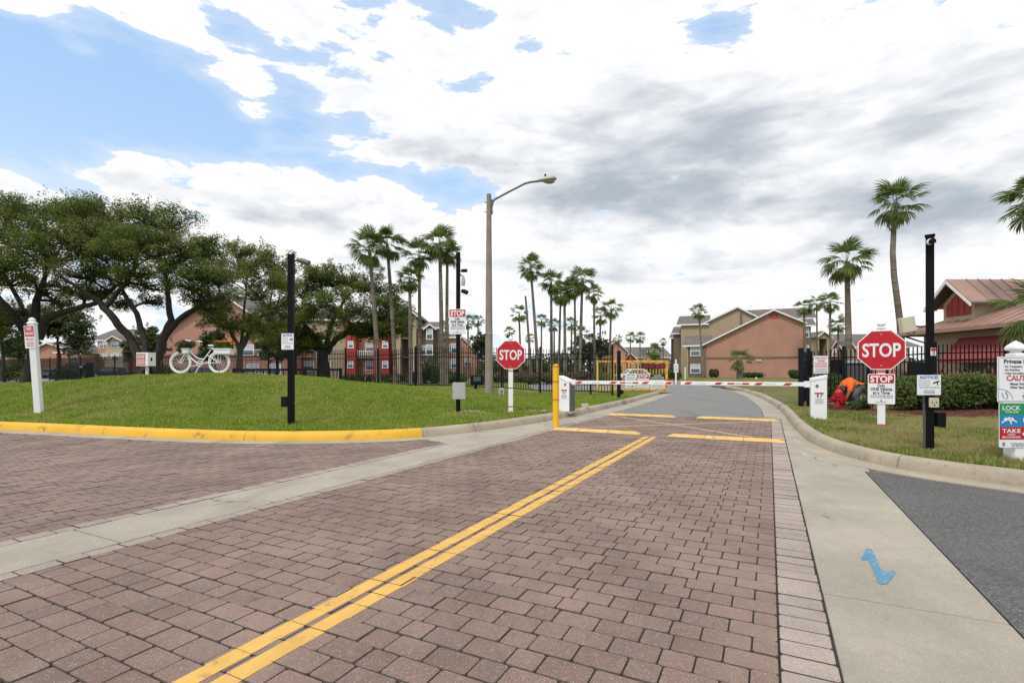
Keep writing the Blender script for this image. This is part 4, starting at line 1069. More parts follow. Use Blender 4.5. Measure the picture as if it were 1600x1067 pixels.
# ---- barrier: two cabinets with a boom each, both across the brick road
def barrier(name_label, px0, px1, py0, py1, mirror, tip_v, uv_u, label_text):
    pxc = (px0 + px1) / 2; x, y = G(pxc, py1, .145); z = .14; sc = y / FPX
    rz = -TH
    t = thing('barrier_gate', name_label, 'barrier', (x, y, z), rz, 'boom barriers across the brick road')
    w = (px1 - px0) * sc / (1.16 if mirror else .94); h = (py1 - py0) * sc; d = .34
    MB().box((0, .1, -.02), (w + (.28 if mirror else .08), d + .16, .06)).build('concrete_pad', MT['wood'], t, bevel=.01)
    zL, zR = (h * .925, h) if mirror else (h, h * .86)
    MB().prism([(-w / 2, 0), (w / 2, 0), (w / 2, zR), (-w / 2, zL)], -d / 2, d / 2).build('cabinet', MT['vinyl'], t, bevel=.012)
    MB().prism([(-w / 2 - .008, zL - .06), (w / 2 + .008, zR - .06), (w / 2 + .008, zR + .012), (-w / 2 - .008, zL + .012)], -d / 2 - .01, d / 2 + .01).build('lid', MT['vinyl'], t, bevel=.01)
    if not mirror: MB().box((w / 2 + .018, 0, h * .40), (.036, d * .9, h * .8)).build('side_door', MT['darkgrey'], t, bevel=.006)
    cxl = -w * .12 if mirror else w * .12
    lo = MB().tube([(cxl, -d / 2 - .001, h * .77), (cxl, -d / 2 - .016, h * .77)], .032, 16).build('lock', MT['grey'], t)
    MB().tube([(cxl, -d / 2 - .017, h * .77), (cxl, -d / 2 - .021, h * .77)], .018, 12).build('key_hole', MT['signblack'], lo)
    ds = panel('warning_decal', t, -w * .27, w * .29, h * .36, h * .62, MT['signwhite'], -d / 2 - .001, .002, .004)
    MB().box((w * .01, -d / 2 - .0045, h * .60), (w * .56, .002, h * .035)).build('red_band', MT['signred'], ds)
    fineprint(ds, -w * .25, w * .27, h * .37, h * .48, 5, MT['signgrey'], -d / 2 - .0046, seed=41)
    MB().prism([(-w * .10, h * .50), (-w * .03, h * .50), (-w * .03, h * .575), (-w * .13, h * .575)], -d / 2 - .005, -d / 2 - .0036).prism([(w * .05, h * .50), (w * .09, h * .50), (w * .22, h * .575), (w * .15, h * .575)], -d / 2 - .005, -d / 2 - .0036).build('warning_symbol', MT['signblack'], ds)
    # boom in world directions: from the cabinet side to the tip near the road centre
    a = Vector((x, y, z)); tipxy = UV(uv_u, tip_v); zb = .735
    M0 = Matrix.Rotation(-rz, 3, 'Z')
    p1 = M0 @ (Vector((tipxy[0], tipxy[1], 0)) - Vector((x, y, 0)))
    s = 1 if p1.x > 0 else -1
    p0 = Vector((s * (w / 2 + .06), -.04, zb)); p1 = Vector((p1.x, p1.y, zb))
    D = (p1 - p0); L = D.length; D.normalize(); ang = math.atan2(D.y, D.x)
    bm = MB().box((L / 2, 0, 0), (L, .045, .085)).build('boom', MT['vinyl'], t, bevel=.006, loc=p0, rot=(0, 0, ang))
    MB().box((-.05, 0, 0), (.22, .1, .13)).build('boom_clamp', MT['vinyl'], bm, bevel=.008)
    fy = -.0245 if s > 0 else .0245      # the side that looks at the camera
    def on(x_, poly, m, n): MB().prism([(x_ + a_, b_) for a_, b_ in poly], min(fy, fy * 1.06), max(fy, fy * 1.06)).build(n, m, bm)
    st, bl, tx = ((.14, .36, .68, .935), .52, (.27, .82)) if mirror else ((.064, .42, .74, .965), .58, (.24, .87))
    for i, f in enumerate(st):
        xc = L * f; on(xc, [(-.095, -.026), (.035, -.026), (.095, .026), (-.035, .026)] if s > 0 else [(-.095, .026), (.035, .026), (.095, -.026), (-.035, -.026)][::-1], MT['signred'], 'red_stripe')
    for dx in (-.15, .15): on(L * bl + dx, [(-.07, -.018), (.07, -.018), (.07, .018), (-.07, .018)], MT['signred'], 'red_block')
    fineprint(bm, L * bl - .07, L * bl + .07, -.02, .02, 1, MT['signgrey'], fy * 1.08, seed=5)
    for f in tx: fineprint(bm, L * f - .1, L * f + .1, -.016, .012, 1, MT['grey'], fy * 1.08, seed=7)
    return t
barrier('white barrier cabinet and striped boom beside the yellow bollard', 877, 893, 587, 642, False, -2.02, 12.4, '')
barrier('white barrier cabinet and striped boom in front of the tow away sign', 1266, 1291, 586, 655, True, -1.84, 12.4, '')

# ---- speed humps
def hump(label, u, v0, v1, w=.23):
    x, y = UV(u, (v0 + v1) / 2)
    t = thing('speed_hump', label, 'speed hump', (x, y, 0), -TH, 'yellow rubber speed humps')
    L = v1 - v0; k = max(1, round(L / .6)); 
    for i in range(k):
        a, b = -L / 2 + L * i / k + .004, -L / 2 + L * (i + 1) / k - .004
        e0 = .12 if i == 0 else 0; e1 = .12 if i == k - 1 else 0
        P = [(-.5, .001), (-.36, .023), (-.15, .041), (.15, .041), (.36, .023), (.5, .001)]
        vs = [(a + (e0 * zz / .05), yy * w, zz) for yy, zz in P] + [(b - (e1 * zz / .05), yy * w, zz) for yy, zz in P]
        n = 6; MB().add(vs, [(j, j + n, j + 1 + n, j + 1)[::-1] for j in range(n - 1)] + [tuple(range(n)), tuple(range(2 * n - 1, n - 1, -1))]).build('hump_module', MT['hump'], t, smooth=30)
MT['hump'] = M('hump_yellow', (.66, .42, .13), .7, var=.14, scale=5, col2=(.2, .13, .06), patch=.57)
hump('near yellow speed hump left of the double line', 9.45, -3.86, -2.12)
hump('near yellow speed hump right of the double line', 9.42, -1.62, .24)
hump('far yellow speed hump left of the road centre', 13.32, -3.84, -2.10)
hump('far yellow speed hump beside the right gutter', 13.36, -1.62, .20)

# ---- fences
PK = {}
def picket_mesh(h, w=.017, tip=.05):
    k = (round(h, 2), w)
    if k not in PK: PK[k] = MB().box((0, 0, (h - tip) / 2 + .03), (w, w, h - tip - .06)).add([(-w / 2, -w / 2, h - tip), (w / 2, -w / 2, h - tip), (w / 2, w / 2, h - tip), (-w / 2, w / 2, h - tip), (0, 0, h)], [(0, 1, 4), (1, 2, 4), (2, 3, 4), (3, 0, 4)]).mesh('picket', MT['fence'])
    return PK[k]
def fence(label, p0, p1, zf, h, posts, spacing, rails, single=True, group=None, lift=.06, pw=.07, pk=.024):
    p0, p1 = Vector(p0), Vector(p1); L = (p1 - p0).length; a = math.atan2(p1.y - p0.y, p1.x - p0.x)
    t = thing('iron_fence', label, 'fence', (p0.x, p0.y, 0), a, group)
    def wz(s): q = p0 + (p1 - p0) * (s / L); return zf(q.x, q.y)
    for i, s in enumerate(posts):
        s = min(max(s, 0), L)
        o = MB().box((0, 0, h / 2 - .1), (pw, pw, h + .28)).box((0, 0, h + .05), (pw + .014, pw + .014, .025)).build('post', MT['fence'], t); o.location = (s, 0, wz(s))
    ps = sorted(min(max(s, 0), L) for s in posts)
    for a_, b_ in zip(ps[:-1], ps[1:]):
        for r in rails:
            MB().bar((a_ + pw / 2, 0, wz(a_) + r), (b_ - pw / 2, 0, wz(b_) + r), .028, .035).build('rail', MT['fence'], t)
    n = int(L / spacing); me = picket_mesh(h - lift, pk)
    if single:
        for i in range(n):
            s = (i + .5) * spacing
            if any(abs(s - q) < .05 for q in ps): continue
            link('picket', me, t, (s, 0, wz(s) + lift))
    else:
        V, F = [], []; mv = [v.co[:] for v in me.vertices]; mf = [tuple(p.vertices) for p in me.polygons]; mb = MB()
        for i in range(n):
            s = (i + .5) * spacing; zz = wz(s) + lift
            mb.add([(v[0] + s, v[1], v[2] + zz) for v in mv], mf)
        o = mb.build('pickets', MT['fence'], t); o['kind'] = 'stuff'
    return t
c0 = (ax(540, 27.5), 27.5)
fence('long black iron fence between the mound and the park lawn', c0, (ax(957, 21.2), 21.2), zl, 2.0, [0, 2.2, 4.6, 7.0, 8.6, 9.4, 11.3, 13.6, 99], .124, (1.72, 1.50, .14), True, 'black iron fences')
fence('distant black iron fence behind the oaks and parked cars', (-52, 52), c0, lambda x, y: .34, 2.0, [0, 6, 12, 18, 24, 27.5, 31, 34.5, 37.5, 40.4, 43, 45.4, 47.4, 99], .124, (1.74, 1.5, .14), False, 'black iron fences')
fr0 = (ax(1263, 14.9), 14.9)
fence('black iron fence in front of the clubhouse behind the hedge', fr0, (16.4, 13.7), zr, 1.62, [0, .95, 2.05, 3.3, 5.1, 99], .108, (1.36, 1.16, .10), True, 'black iron fences')
# gate leaf seen end-on at the left end of that fence
gA = (ax(1250, 14.9), 14.85); gB = (ax(1266, 17.2), 17.2)
fence('open black iron gate leaf seen end-on beside the tow away sign', gA, gB, zr, 1.62, [0, 99], .11, (1.36, 1.16, .1), True, 'black iron fences', pw=.13)
# heavy end post and small walk gate
Yp = 19.0; x = ax(967, Yp)
t = thing('gate_post', 'thick black gate post in front of the yellow gate', 'post', (x, Yp, zl(x, Yp)))
square_post(t, .12, -.2, az_(549, Yp) - zl(x, Yp), MT['fence']); MB().box((0, 0, az_(549, Yp) - zl(x, Yp)), (.14, .14, .03)).build('cap', MT['fence'], t)
MB().tube([(.08, -.05, .25), (.08, .05, .25)], .09, 14).build('roller', MT['plasticblack'], t)
# low railing on the mound
Yr = 21.5
pts = [(ax(366, Yr), Yr), (ax(532, Yr), Yr)]
t = thing('hand_rail', 'low black railing running behind the mound crest', 'railing', (pts[0][0], Yr, 0))
L = pts[1][0] - pts[0][0]; ztop = az_(576, Yr)
for s in (0, L / 3, 2 * L / 3, L):
    zb = zl(pts[0][0] + s, Yr); MB().box((s, 0, (ztop + zb) / 2 - .1), (.09, .09, ztop - zb + .25)).build('post', MT['fence'], t)
MB().box((L / 2, -.047, ztop - .04), (L, .03, .09)).build('rail', MT['fence'], t)
for i in range(int(L / .14)):
    s = .1 + i * .14; MB().box((s, .02, ztop - .42), (.018, .018, .72)).build('baluster', MT['fence'], t) if i % 1 == 0 else None
# ---- yellow swing gate with signs
Yg = 27.3
xl, xr = ax(932, Yg), ax(1043, Yg); zt, zb = az_(563, Yg), az_(611, Yg)
t = thing('swing_gate', 'yellow vehicle gate with orange reflectors, hung with warning signs', 'gate', (xl, Yg, 0)); L = xr - xl
def gb(p0, p1, w, n): return MB().bar(p0, p1, w).build(n, MT['gateyel'], t, bevel=.004)
top = gb((0, 0, zt - .06), (L, 0, zt - .06), .11, 'top_rail'); bot = gb((0, 0, zb + .06), (L, 0, zb + .06), .10, 'bottom_rail')
e0 = gb((.06, .0, zb + .112), (.06, .0, zt - .117), .11, 'end_post'); e1 = gb((L - .06, 0, zb + .112), (L - .06, 0, zt - .117), .12, 'end_post')
for i in range(9):
    s = .25 + i * .42
    for par, zz in ((top, zt - .06), (bot, zb + .06)): MB().box((s, -.060, zz), (.16, .008, .055)).build('reflector', MT['orange'], par)
for k in range(4): MB().box((L - .06, -.065, zb + .25 + k * .37), (.085, .008, .15)).build('reflector', MT['orange'], e1)
n = 22
for i in range(1, n):
    s = .12 + (L - .24) * i / n; MB().box((s, .0, (zt + zb) / 2), (.032, .032, zt - zb - .235)).build('bar', MT['gateyel'], t)
MB().box((L * .58, .0, (zt + zb) / 2 - .02), (.05, .028, zt - zb - .24)).build('bar', MT['gateyel'], t)
gx = lambda px: ax(px, Yg) - xl
gz = lambda py: az_(py, Yg)
p = panel('do_not_enter_sign', t, gx(1001.5), gx(1041), gz(575.8), gz(568.3), MT['signblack'], -.045, .006, .01); letters('DO NOT ENTER', MT['signred'], p, ((gx(1003) + gx(1040)) / 2, gz(572.1)), .135, 1.12, -.055, .03)
p = panel('white_notice', t, gx(976.5), gx(993), gz(606), gz(583.5), MT['signwhite'], -.045, .006, .01)
letters('WELCOME', MT['signblack'], p, ((gx(978) + gx(992)) / 2, gz(585.8)), .05, .42, -.054, .03); letters('NO TURN', MT['signblack'], p, ((gx(978) + gx(992)) / 2, gz(603.6)), .07, .42, -.054, .03); fineprint(p, gx(978), gx(991.5), gz(600), gz(588), 7, MT['signgrey'], -.053, seed=9)
p = panel('stop_notice', t, gx(995), gx(1013.5), gz(606), gz(584), MT['signwhite'], -.045, .006, .02)
panel('red_band', p, gx(995.4), gx(1013.1), gz(591.3), gz(584.4), MT['signred'], -.0515, .002, .02); letters('STOP', MT['signwhite'], p, (gx(1004.2), gz(587.9)), .16, .50, -.0555, .035); fineprint(p, gx(996), gx(1012.5), gz(605), gz(593), 6, MT['signgrey'], -.053, seed=14)
p = panel('black_notice', t, gx(1015.5), gx(1039), gz(592), gz(584.5), MT['signblack'], -.045, .006, .02)
letters('CAUTION', MT['signwhite'], p, (gx(1027), gz(586.7)), .06, .40, -.054, .03); letters('AUTOMATIC GATES', MT['signwhite'], p, (gx(1027), gz(589.9)), .06, .66, -.054, .03)
p = panel('white_notice', t, gx(1016), gx(1038), gz(607), gz(598), MT['signwhite'], -.045, .006, .01); fineprint(p, gx(1017), gx(1037), gz(606.4), gz(598.6), 6, MT['signgrey'], -.053, seed=19)
p = panel('white_notice', t, gx(1016), gx(1038), gz(597.4), gz(593), MT['signwhite'], -.045, .006, .01); fineprint(p, gx(1017), gx(1037), gz(597.2), gz(593.4), 3, MT['signgrey'], -.053, seed=23)
# ---- tow away sign on the fence
Yt = 14.55; x = ax(1282.5, Yt)
t = thing('tow_away_sign', 'white tow away sign with red lettering fixed to the fence', 'sign', (x, Yt, 0))
z0, z1 = az_(583.5, Yt), az_(556, Yt); wv = 22.5 / FPX * Yt
panel('sign_board', t, -wv / 2, wv / 2, z0, z1, MT['signwhite'], 0, .005, .008)
letters('TOW AWAY', MT['fadered'], t, (0, z1 - .06), .06, wv * .86, -.008, .03); letters('ZONE', MT['fadered'], t, (0, z1 - .145), .06, wv * .5, -.008, .03)
fineprint(t, -wv * .46, wv * .46, z1 - .33, z1 - .19, 4, MT['fadered'], -.008, seed=51); fineprint(t, -wv * .44, wv * .44, z0 + .02, z1 - .35, 3, MT['signgrey'], -.008, seed=52)
# ---- far road signs beyond the gate
for (px, py0, py1, Yq, lab, brd) in ((1056, 563, 600, 44.5, 'white marker post with a small sign board beyond the boom tip', True), (1070.5, 575, 597, 60, 'bare short white post on the far verge left of the building', False), (1181.5, 590, 597, 56, 'very short white stake in front of the salmon gable', False)):
    x = ax(px, Yq); zb = az_(py1, Yq)
    t = thing('marker_post', lab, 'post', (x, Yq, zb))
    MB().box((0, 0, (py1 - py0) / 2 * Yq / FPX - .1), (.11, .11, (py1 - py0) * Yq / FPX + .2)).build('post', MT['white'], t)
    MB().lathe([(.05, 0), (.07, .03), (.02, .1)], 8, 0, (0, 0, (py1 - py0) * Yq / FPX)).build('cap', MT['white'], t)
    if brd:
        b = panel('sign_board', t, -.2, .2, 1.0, 1.75, MT['signwhite'], -.06, .006, .02); letters('STOP', MT['signgrey'], b, (0, 1.55), .1, .26, -.069, .03); fineprint(b, -.15, .15, 1.08, 1.42, 4, MT['signgrey'], -.068)

# ---- fire hydrant
x, y = G(1310.5, 636, .2); y = 13.9; x = ax(1310.5, y); z = zr(x, y)
t = thing('fire_hydrant', 'red fire hydrant on the verge in front of the crouching worker', 'hydrant', (x, y, z))
MB().lathe([(.12, -.1), (.12, .02), (.14, .03), (.14, .05), (.10, .06), (.095, .30), (.135, .31), (.135, .345), (.105, .355)], 16).build('barrel', MT['red'], t, 40)
bo = MB().lathe([(.105, .355), (.115, .40), (.10, .45), (.065, .49), (.03, .51), (.03, .545), (.018, .55)], 16).build('bonnet', MT['red'], t, 50)
MB().lathe([(.022, .55), (.022, .585), (.012, .59)], 5).build('operating_nut', MT['red'], bo)
for s in (-1, 1):
    o = MB().tube([(s * .08, 0, .24), (s * .16, 0, .24)], .058, 12).tube([(s * .16, 0, .24), (s * .20, 0, .24)], .072, 12).build('hose_outlet', MT['red'], t, 40)
    MB().tube([(s * .20, 0, .24), (s * .235, 0, .24)], .022, 5).build('cap_nut', MT['red'], o)
o = MB().tube([(0, -.08, .22), (0, -.15, .22)], .075, 12).tube([(0, -.15, .22), (0, -.19, .22)], .09, 12).build('pump_outlet', MT['red'], t, 40)
MB().tube([(0, -.19, .22), (0, -.225, .22)], .024, 5).build('cap_nut', MT['red'], o)
for k in range(8): a = k * math.pi / 4 + .2; MB().tube([(.125 * math.cos(a), .125 * math.sin(a), .344), (.125 * math.cos(a), .125 * math.sin(a), .36)], .012, 6).build('bolt', MT['red'], t)
# ================================================================== BICYCLE AND PLANTERS ON THE MOUND
def foliage(name, mat, parent, pts, n, leaf, seed, flat=.35, core=None, wid=.4):
    """many small leaf blades spread through ellipsoids pts = [(x, y, z, rx, ry, rz)], in the parent's frame"""
    r = np.random.RandomState(seed); P = np.array([p[:3] for p in pts]); S = np.array([p[3:] for p in pts])
    wts = (S[:, 0] * S[:, 1] * S[:, 2]) ** .8; idx = r.choice(len(pts), n, p=wts / wts.sum())
    d = r.normal(size=(n, 3)); d /= np.linalg.norm(d, axis=1)[:, None]
    rad = r.uniform(.35, 1.05, n) ** .6
    c = P[idx] + d * rad[:, None] * S[idx]
    nor = d * .6 + r.normal(size=(n, 3)) * .7; nor[:, 2] = np.abs(nor[:, 2]) + flat; nor /= np.linalg.norm(nor, axis=1)[:, None]
    t = np.cross(nor, r.normal(size=(n, 3))); t /= np.linalg.norm(t, axis=1)[:, None] + 1e-9; b = np.cross(nor, t)
    L = leaf * r.uniform(.6, 1.35, n)[:, None]
    v = np.stack([c - t * L * .5, c + b * L * wid * .5 + t * L * .08, c + t * L * .5, c - b * L * wid * .5 + t * L * .08], 1).reshape(-1, 3)
    i = np.arange(n) * 4
    return quick(name, v, np.stack([i, i + 1, i + 2, i + 3], 1), mat, parent)
Yb = 15.3; xm = ax(312, Yb); zb = zl(xm, Yb); k = Yb / FPX
t = thing('bicycle', 'white painted cruiser bicycle standing on the crest of the mound', 'bicycle', (xm, Yb, zb + .0))
fw = Vector((ax(282, Yb) - xm, 0, .335)); rw = Vector((ax(342.5, Yb) - xm, 0, .335)); W = MT['white']
for c, nm in ((fw, 'wheel'), (rw, 'wheel')):
    w = MB().torus(c, .305, .025, 40, 8).build('wheel', W, t, 60)
    MB().torus(c, .262, .014, 36, 6).build('rim', W, w, 60)
    MB().tube([c + Vector((0, -.05, 0)), c + Vector((0, .05, 0))], .022, 8).build('hub', W, w)
    for s in range(14):
        a = s * math.pi / 7; MB().tube([c + Vector((0, .012 * (-1) ** s, 0)), c + Vector((math.cos(a) * .262, 0, math.sin(a) * .262))], .0028, 4).build('spoke', W, w)
hd = Vector((fw.x + .235, 0, .80)); hb = Vector((fw.x + .19, 0, .66)); bb = Vector((fw.x + .60, 0, .30)); st = Vector((rw.x - .26, 0, .70))
fr = MB()
def bez(p, q, sag, n=10): return [p.lerp(q, i / n) + Vector((0, 0, -sag * math.sin(math.pi * i / n))) for i in range(n + 1)]
fr.tube(bez(hd - Vector((-.01, 0, .05)), bb.lerp(st, .35), .10), .017, 8).tube(bez(hb, bb, .08), .019, 8).tube([bb, st], .017, 8)
for s in (-1, 1):
    fr.tube([bb + Vector((0, s * .03, 0)), rw + Vector((0, s * .06, 0))], .011, 6).tube([bb.lerp(st, .62), bb.lerp(st, .62) + Vector((.12, s * .06, -.02)), rw + Vector((0, s * .06, 0))], .011, 6)
fr.tube([hb, hd], .022, 8).build('frame', W, t, 50)
fk = MB()
for s in (-1, 1): fk.tube([hb + Vector((0, s * .05, -.02)), fw.lerp(hb, .5) + Vector((.015, s * .055, 0)), fw + Vector((0, s * .055, 0))], .013, 6)
fk.build('fork', W, t, 50)
hbm = MB().tube([hd, hd + Vector((-.03, 0, .12)), hd + Vector((-.02, 0, .17))], .013, 8)
for s in (-1, 1): hbm.tube([hd + Vector((-.02, 0, .17)), hd + Vector((-.01, s * .14, .20)), hd + Vector((.10, s * .25, .19)), hd + Vector((.22, s * .27, .17))], .012, 6)
hb_ = hbm.build('handlebar', W, t, 50)
for s in (-1, 1): MB().tube([hd + Vector((.13, s * .262, .182)), hd + Vector((.25, s * .272, .168))], .018, 8).build('grip', W, hb_)
sp = st + (st - bb).normalized() * .10
sd_l = MB().ball(sp + Vector((.01, 0, .06)), (.15, .09, .035), 14).tube([st, sp + Vector((0, 0, .04))], .013, 8).build('saddle', W, t, 50)
ck = MB().torus(bb + Vector((0, -.05, 0)), .085, .010, 24, 6).tube([bb + Vector((-.15, -.08, -.06)), bb, bb + Vector((.15, .08, .06))], .010, 6)
ck = ck.build('crank', W, t, 50)
for s in (-1, 1): MB().box(bb + Vector((s * .15, s * .12, s * .06)), (.10, .07, .02)).build('pedal', W, ck)
MB().tube([bb + Vector((.03, -.05, -.02)), Vector((bb.x - .04, -.22, .0))], .010, 6).build('kickstand', W, t)
rk = MB()
for s in (-1, 1): rk.tube([rw + Vector((0, s * .07, .0)), rw + Vector((.02, s * .08, .42))], .008, 6).tube([rw + Vector((-.30, s * .08, .43)), rw + Vector((.32, s * .08, .43))], .009, 6)
rk.build('luggage_rack', W, t)
for s, w in ((-1, .60), (1, .60)): pass
MB().tube([rw + Vector((.33 * math.cos(a), 0, .33 * math.sin(a))) + Vector((.0, 0, .015)) for a in np.linspace(R(20), R(160), 12)], [.012] * 12, 6).build('mudguard', W, t)
# planters
def box_planter(name, label, c, w, h, d, taper):
    p = thing(name, label, 'planter', c, 0, 'planters carried by the bicycle')
    P = [(-w / 2 * taper, 0), (w / 2 * taper, 0), (w / 2, h), (-w / 2, h)]
    MB().prism(P, -d / 2, d / 2).build('trough', W, p, bevel=.006)
    MB().box((0, 0, h - .01), (w + .03, d + .03, .03)).build('rim', W, p, bevel=.004)
    MB().box((0, 0, h + .008), (w * .95, d * .9, .012)).build('soil', MT['mulch'], p)
    return p
pz = zb
c = Vector((ax(292, Yb), Yb, az_(552, Yb)))
p = box_planter('front_planter', 'small white planter with reddish foliage over the front wheel', c, .20, .145, .2, .8)
foliage('plant', MT['fernleaf'], p, [(-.05, 0, .27, .26, .2, .13), (.06, 0, .30, .2, .16, .12), (-.2, 0, .14, .12, .1, .12)], 900, .07, 5)
foliage('leaves', MT['bushleaf'], p, [(0, 0, .24, .24, .18, .11), (-.17, -.03, .1, .10, .1, .1)], 700, .06, 6)
c = Vector((ax(350, Yb), Yb, az_(553, Yb)))
p = box_planter('rear_planter', 'long white planter of orange flowers behind the saddle', c, .52, .15, .24, .93)
r = np.random.RandomState(4); mb = MB()
for i in range(260):
    x0, y0 = r.uniform(-.25, .25), r.uniform(-.1, .1); a = r.uniform(0, 6.28); l = r.uniform(.16, .36); b = r.uniform(.05, .22)
    ex, ey = x0 + math.cos(a) * b, y0 + math.sin(a) * b; w = .010; q = Vector((-math.sin(a), math.cos(a), 0)) * w
    m = Vector(((x0 * .6 + ex * .4), (y0 * .6 + ey * .4), .15 + l * .62)); e = Vector((ex, ey, .15 + l * (.9 - b)))
    s = Vector((x0, y0, .15))
    mb.add([s - q, s + q, m + q, m - q, e], [(0, 1, 2, 3), (3, 2, 4)])
mb.build('leaves', MT['strap'], p)
foliage('flowers', MT['orangeflower'], p, [(-.12, 0, .36, .16, .12, .04), (.1, 0, .365, .18, .12, .04), (.27, 0, .30, .06, .1, .05)], 420, .05, 9, wid=.8)
# stand that carries the rear planter on the rack
MB().box((ax(350, Yb) - xm, 0, az_(553, Yb) - zb - .012), (.5, .2, .02)).build('rack_deck', W, t)

# ================================================================== CROUCHING WORKER
def skin_body(name, joints, bones, mat, parent, root, sub=2):
    me = bpy.data.meshes.new(name); keys = list(joints); me.from_pydata([joints[k_][0] for k_ in keys], [(keys.index(a), keys.index(b)) for a, b in bones], [])
    o = link(name, me, parent); me.materials.append(mat)
    sk = o.modifiers.new('skin', 'SKIN'); sk.use_smooth_shade = True
    lay = me.skin_vertices[0] if len(me.skin_vertices) else None
    if lay is None:
        bpy.context.view_layer.objects.active = o
        lay = me.attributes.new('skin_radius', 'FLOAT', 'POINT')
    for i, k_ in enumerate(keys):
        rr = joints[k_][1]; lay.data[i].radius = (rr, rr) if not hasattr(rr, '__len__') else rr
        lay.data[i].use_root = (k_ == root)
    s_ = o.modifiers.new('sub', 'SUBSURF'); s_.levels = sub; s_.render_levels = sub
    return o
Yw = 14.15; xw = ax(1336, Yw); zw = zr(xw, Yw)
t = thing('person', 'person in an orange shirt and grey trousers bent over the red hydrant', 'person', (xw, Yw, zw), R(8)); t.scale = (.92, .92, .92)
# x points right; the worker faces left, hips at the right, back arched, arms reaching down to the hydrant
J = dict(pel=((.06, 0, .60), .135), wai=((-.03, 0, .70), .125), che=((-.17, 0, .735), .145), sho=((-.29, 0, .66), .12), nek=((-.36, 0, .60), .055), hea=((-.42, -.01, .55), .085), hto=((-.47, -.01, .48), .07),
         hl=((.06, -.10, .55), .105), kl=((-.17, -.15, .36), .075), al=((-.02, -.14, .07), .045), tl=((-.17, -.15, .025), .035), hr=((.06, .10, .55), .105), kr=((-.14, .15, .36), .075), ar=((.05, .14, .07), .045), tr=((-.10, .15, .025), .035),
         shl=((-.28, -.17, .63), .07), ell=((-.36, -.19, .42), .048), wrl=((-.42, -.13, .24), .034), hal=((-.44, -.11, .17), .034), shr=((-.28, .17, .63), .07), elr=((-.38, .19, .42), .048), wrr=((-.46, .12, .24), .034), har=((-.48, .10, .17), .034))
B = [('pel', 'wai'), ('wai', 'che'), ('che', 'sho'), ('sho', 'nek'), ('nek', 'hea'), ('hea', 'hto'), ('pel', 'hl'), ('hl', 'kl'), ('kl', 'al'), ('al', 'tl'), ('pel', 'hr'), ('hr', 'kr'), ('kr', 'ar'), ('ar', 'tr'),
     ('sho', 'shl'), ('shl', 'ell'), ('ell', 'wrl'), ('wrl', 'hal'), ('sho', 'shr'), ('shr', 'elr'), ('elr', 'wrr'), ('wrr', 'har')]
def grow(d, f): return {k_: (v[0], (v[1] + f)) for k_, v in d.items()}
def skin_layer_ready(me):
    if not len(me.skin_vertices):
        bm = bmesh.new(); bm.from_mesh(me); bm.verts.layers.skin.verify(); bm.to_mesh(me); bm.free()
def skinned(name, keys, mat, root, f=0.0, sub=2):
    me = bpy.data.meshes.new(name); bones = [(keys.index(a), keys.index(b)) for a, b in B if a in keys and b in keys]
    me.from_pydata([J[k_][0] for k_ in keys], bones, []); skin_layer_ready(me)
    for i, k_ in enumerate(keys):
        me.skin_vertices[0].data[i].radius = (J[k_][1] + f,) * 2; me.skin_vertices[0].data[i].use_root = k_ == root
    me.materials.append(mat); o = link(name, me, t)
    o.modifiers.new('skin', 'SKIN').use_smooth_shade = True
    s_ = o.modifiers.new('sub', 'SUBSURF'); s_.levels = s_.render_levels = sub
    return o
skinned('body', list(J), MT['skin'], 'pel')
skinned('shirt', ['pel', 'wai', 'che', 'sho', 'shl', 'ell', 'shr', 'elr'], MT['shirt'], 'wai', .022)
skinned('trousers', ['pel', 'hl', 'kl', 'al', 'hr', 'kr', 'ar'], MT['trouser'], 'pel', .020)
for s, f in ((-1, 'l'), (1, 'r')):
    a = J['a' + f][0]; MB().ball((a[0] - .05, a[1], .045), (.14, .055, .055), 12).tube([(a[0], a[1], .05), (a[0], a[1], .16)], .06, 10).build('boot', MT['boot'], t, 60)
    h = Vector(J['ha' + f][0]); w_ = Vector(J['wr' + f][0]); d = (h - w_).normalized()
    for q in range(4):
        b0 = h + Vector((0, (q - 1.5) * .018, 0)); L = (.07, .078, .074, .06)[q]
        MB().tube([b0, b0 + d * L * .5 + Vector((-.008, 0, 0)), b0 + d * L + Vector((-.028, 0, .004))], [.010, .009, .007], 6).build('finger', MT['skin'], t, 60)
    MB().tube([h + Vector((.0, s * -.030, .02)), h + Vector((-.02, s * -.052, -.02)), h + Vector((-.035, s * -.045, -.045))], [.012, .010, .008], 6).build('thumb', MT['skin'], t, 60)
hc = Vector((-.445, -.01, .525))
hr_ = MB().ball(hc + Vector((.015, 0, .02)), (.098, .092, .098), 14).build('hair', MT['boot'], t, 60)
for s in (-1, 1): MB().ball(hc + Vector((-.02, s * .092, -.01)), (.02, .010, .03), 8).build('ear', MT['skin'], t, 60)
MB().tube([hc + Vector((-.075, 0, -.05)), hc + Vector((-.105, 0, -.072))], [.012, .014], 8).build('nose', MT['skin'], t, 60)

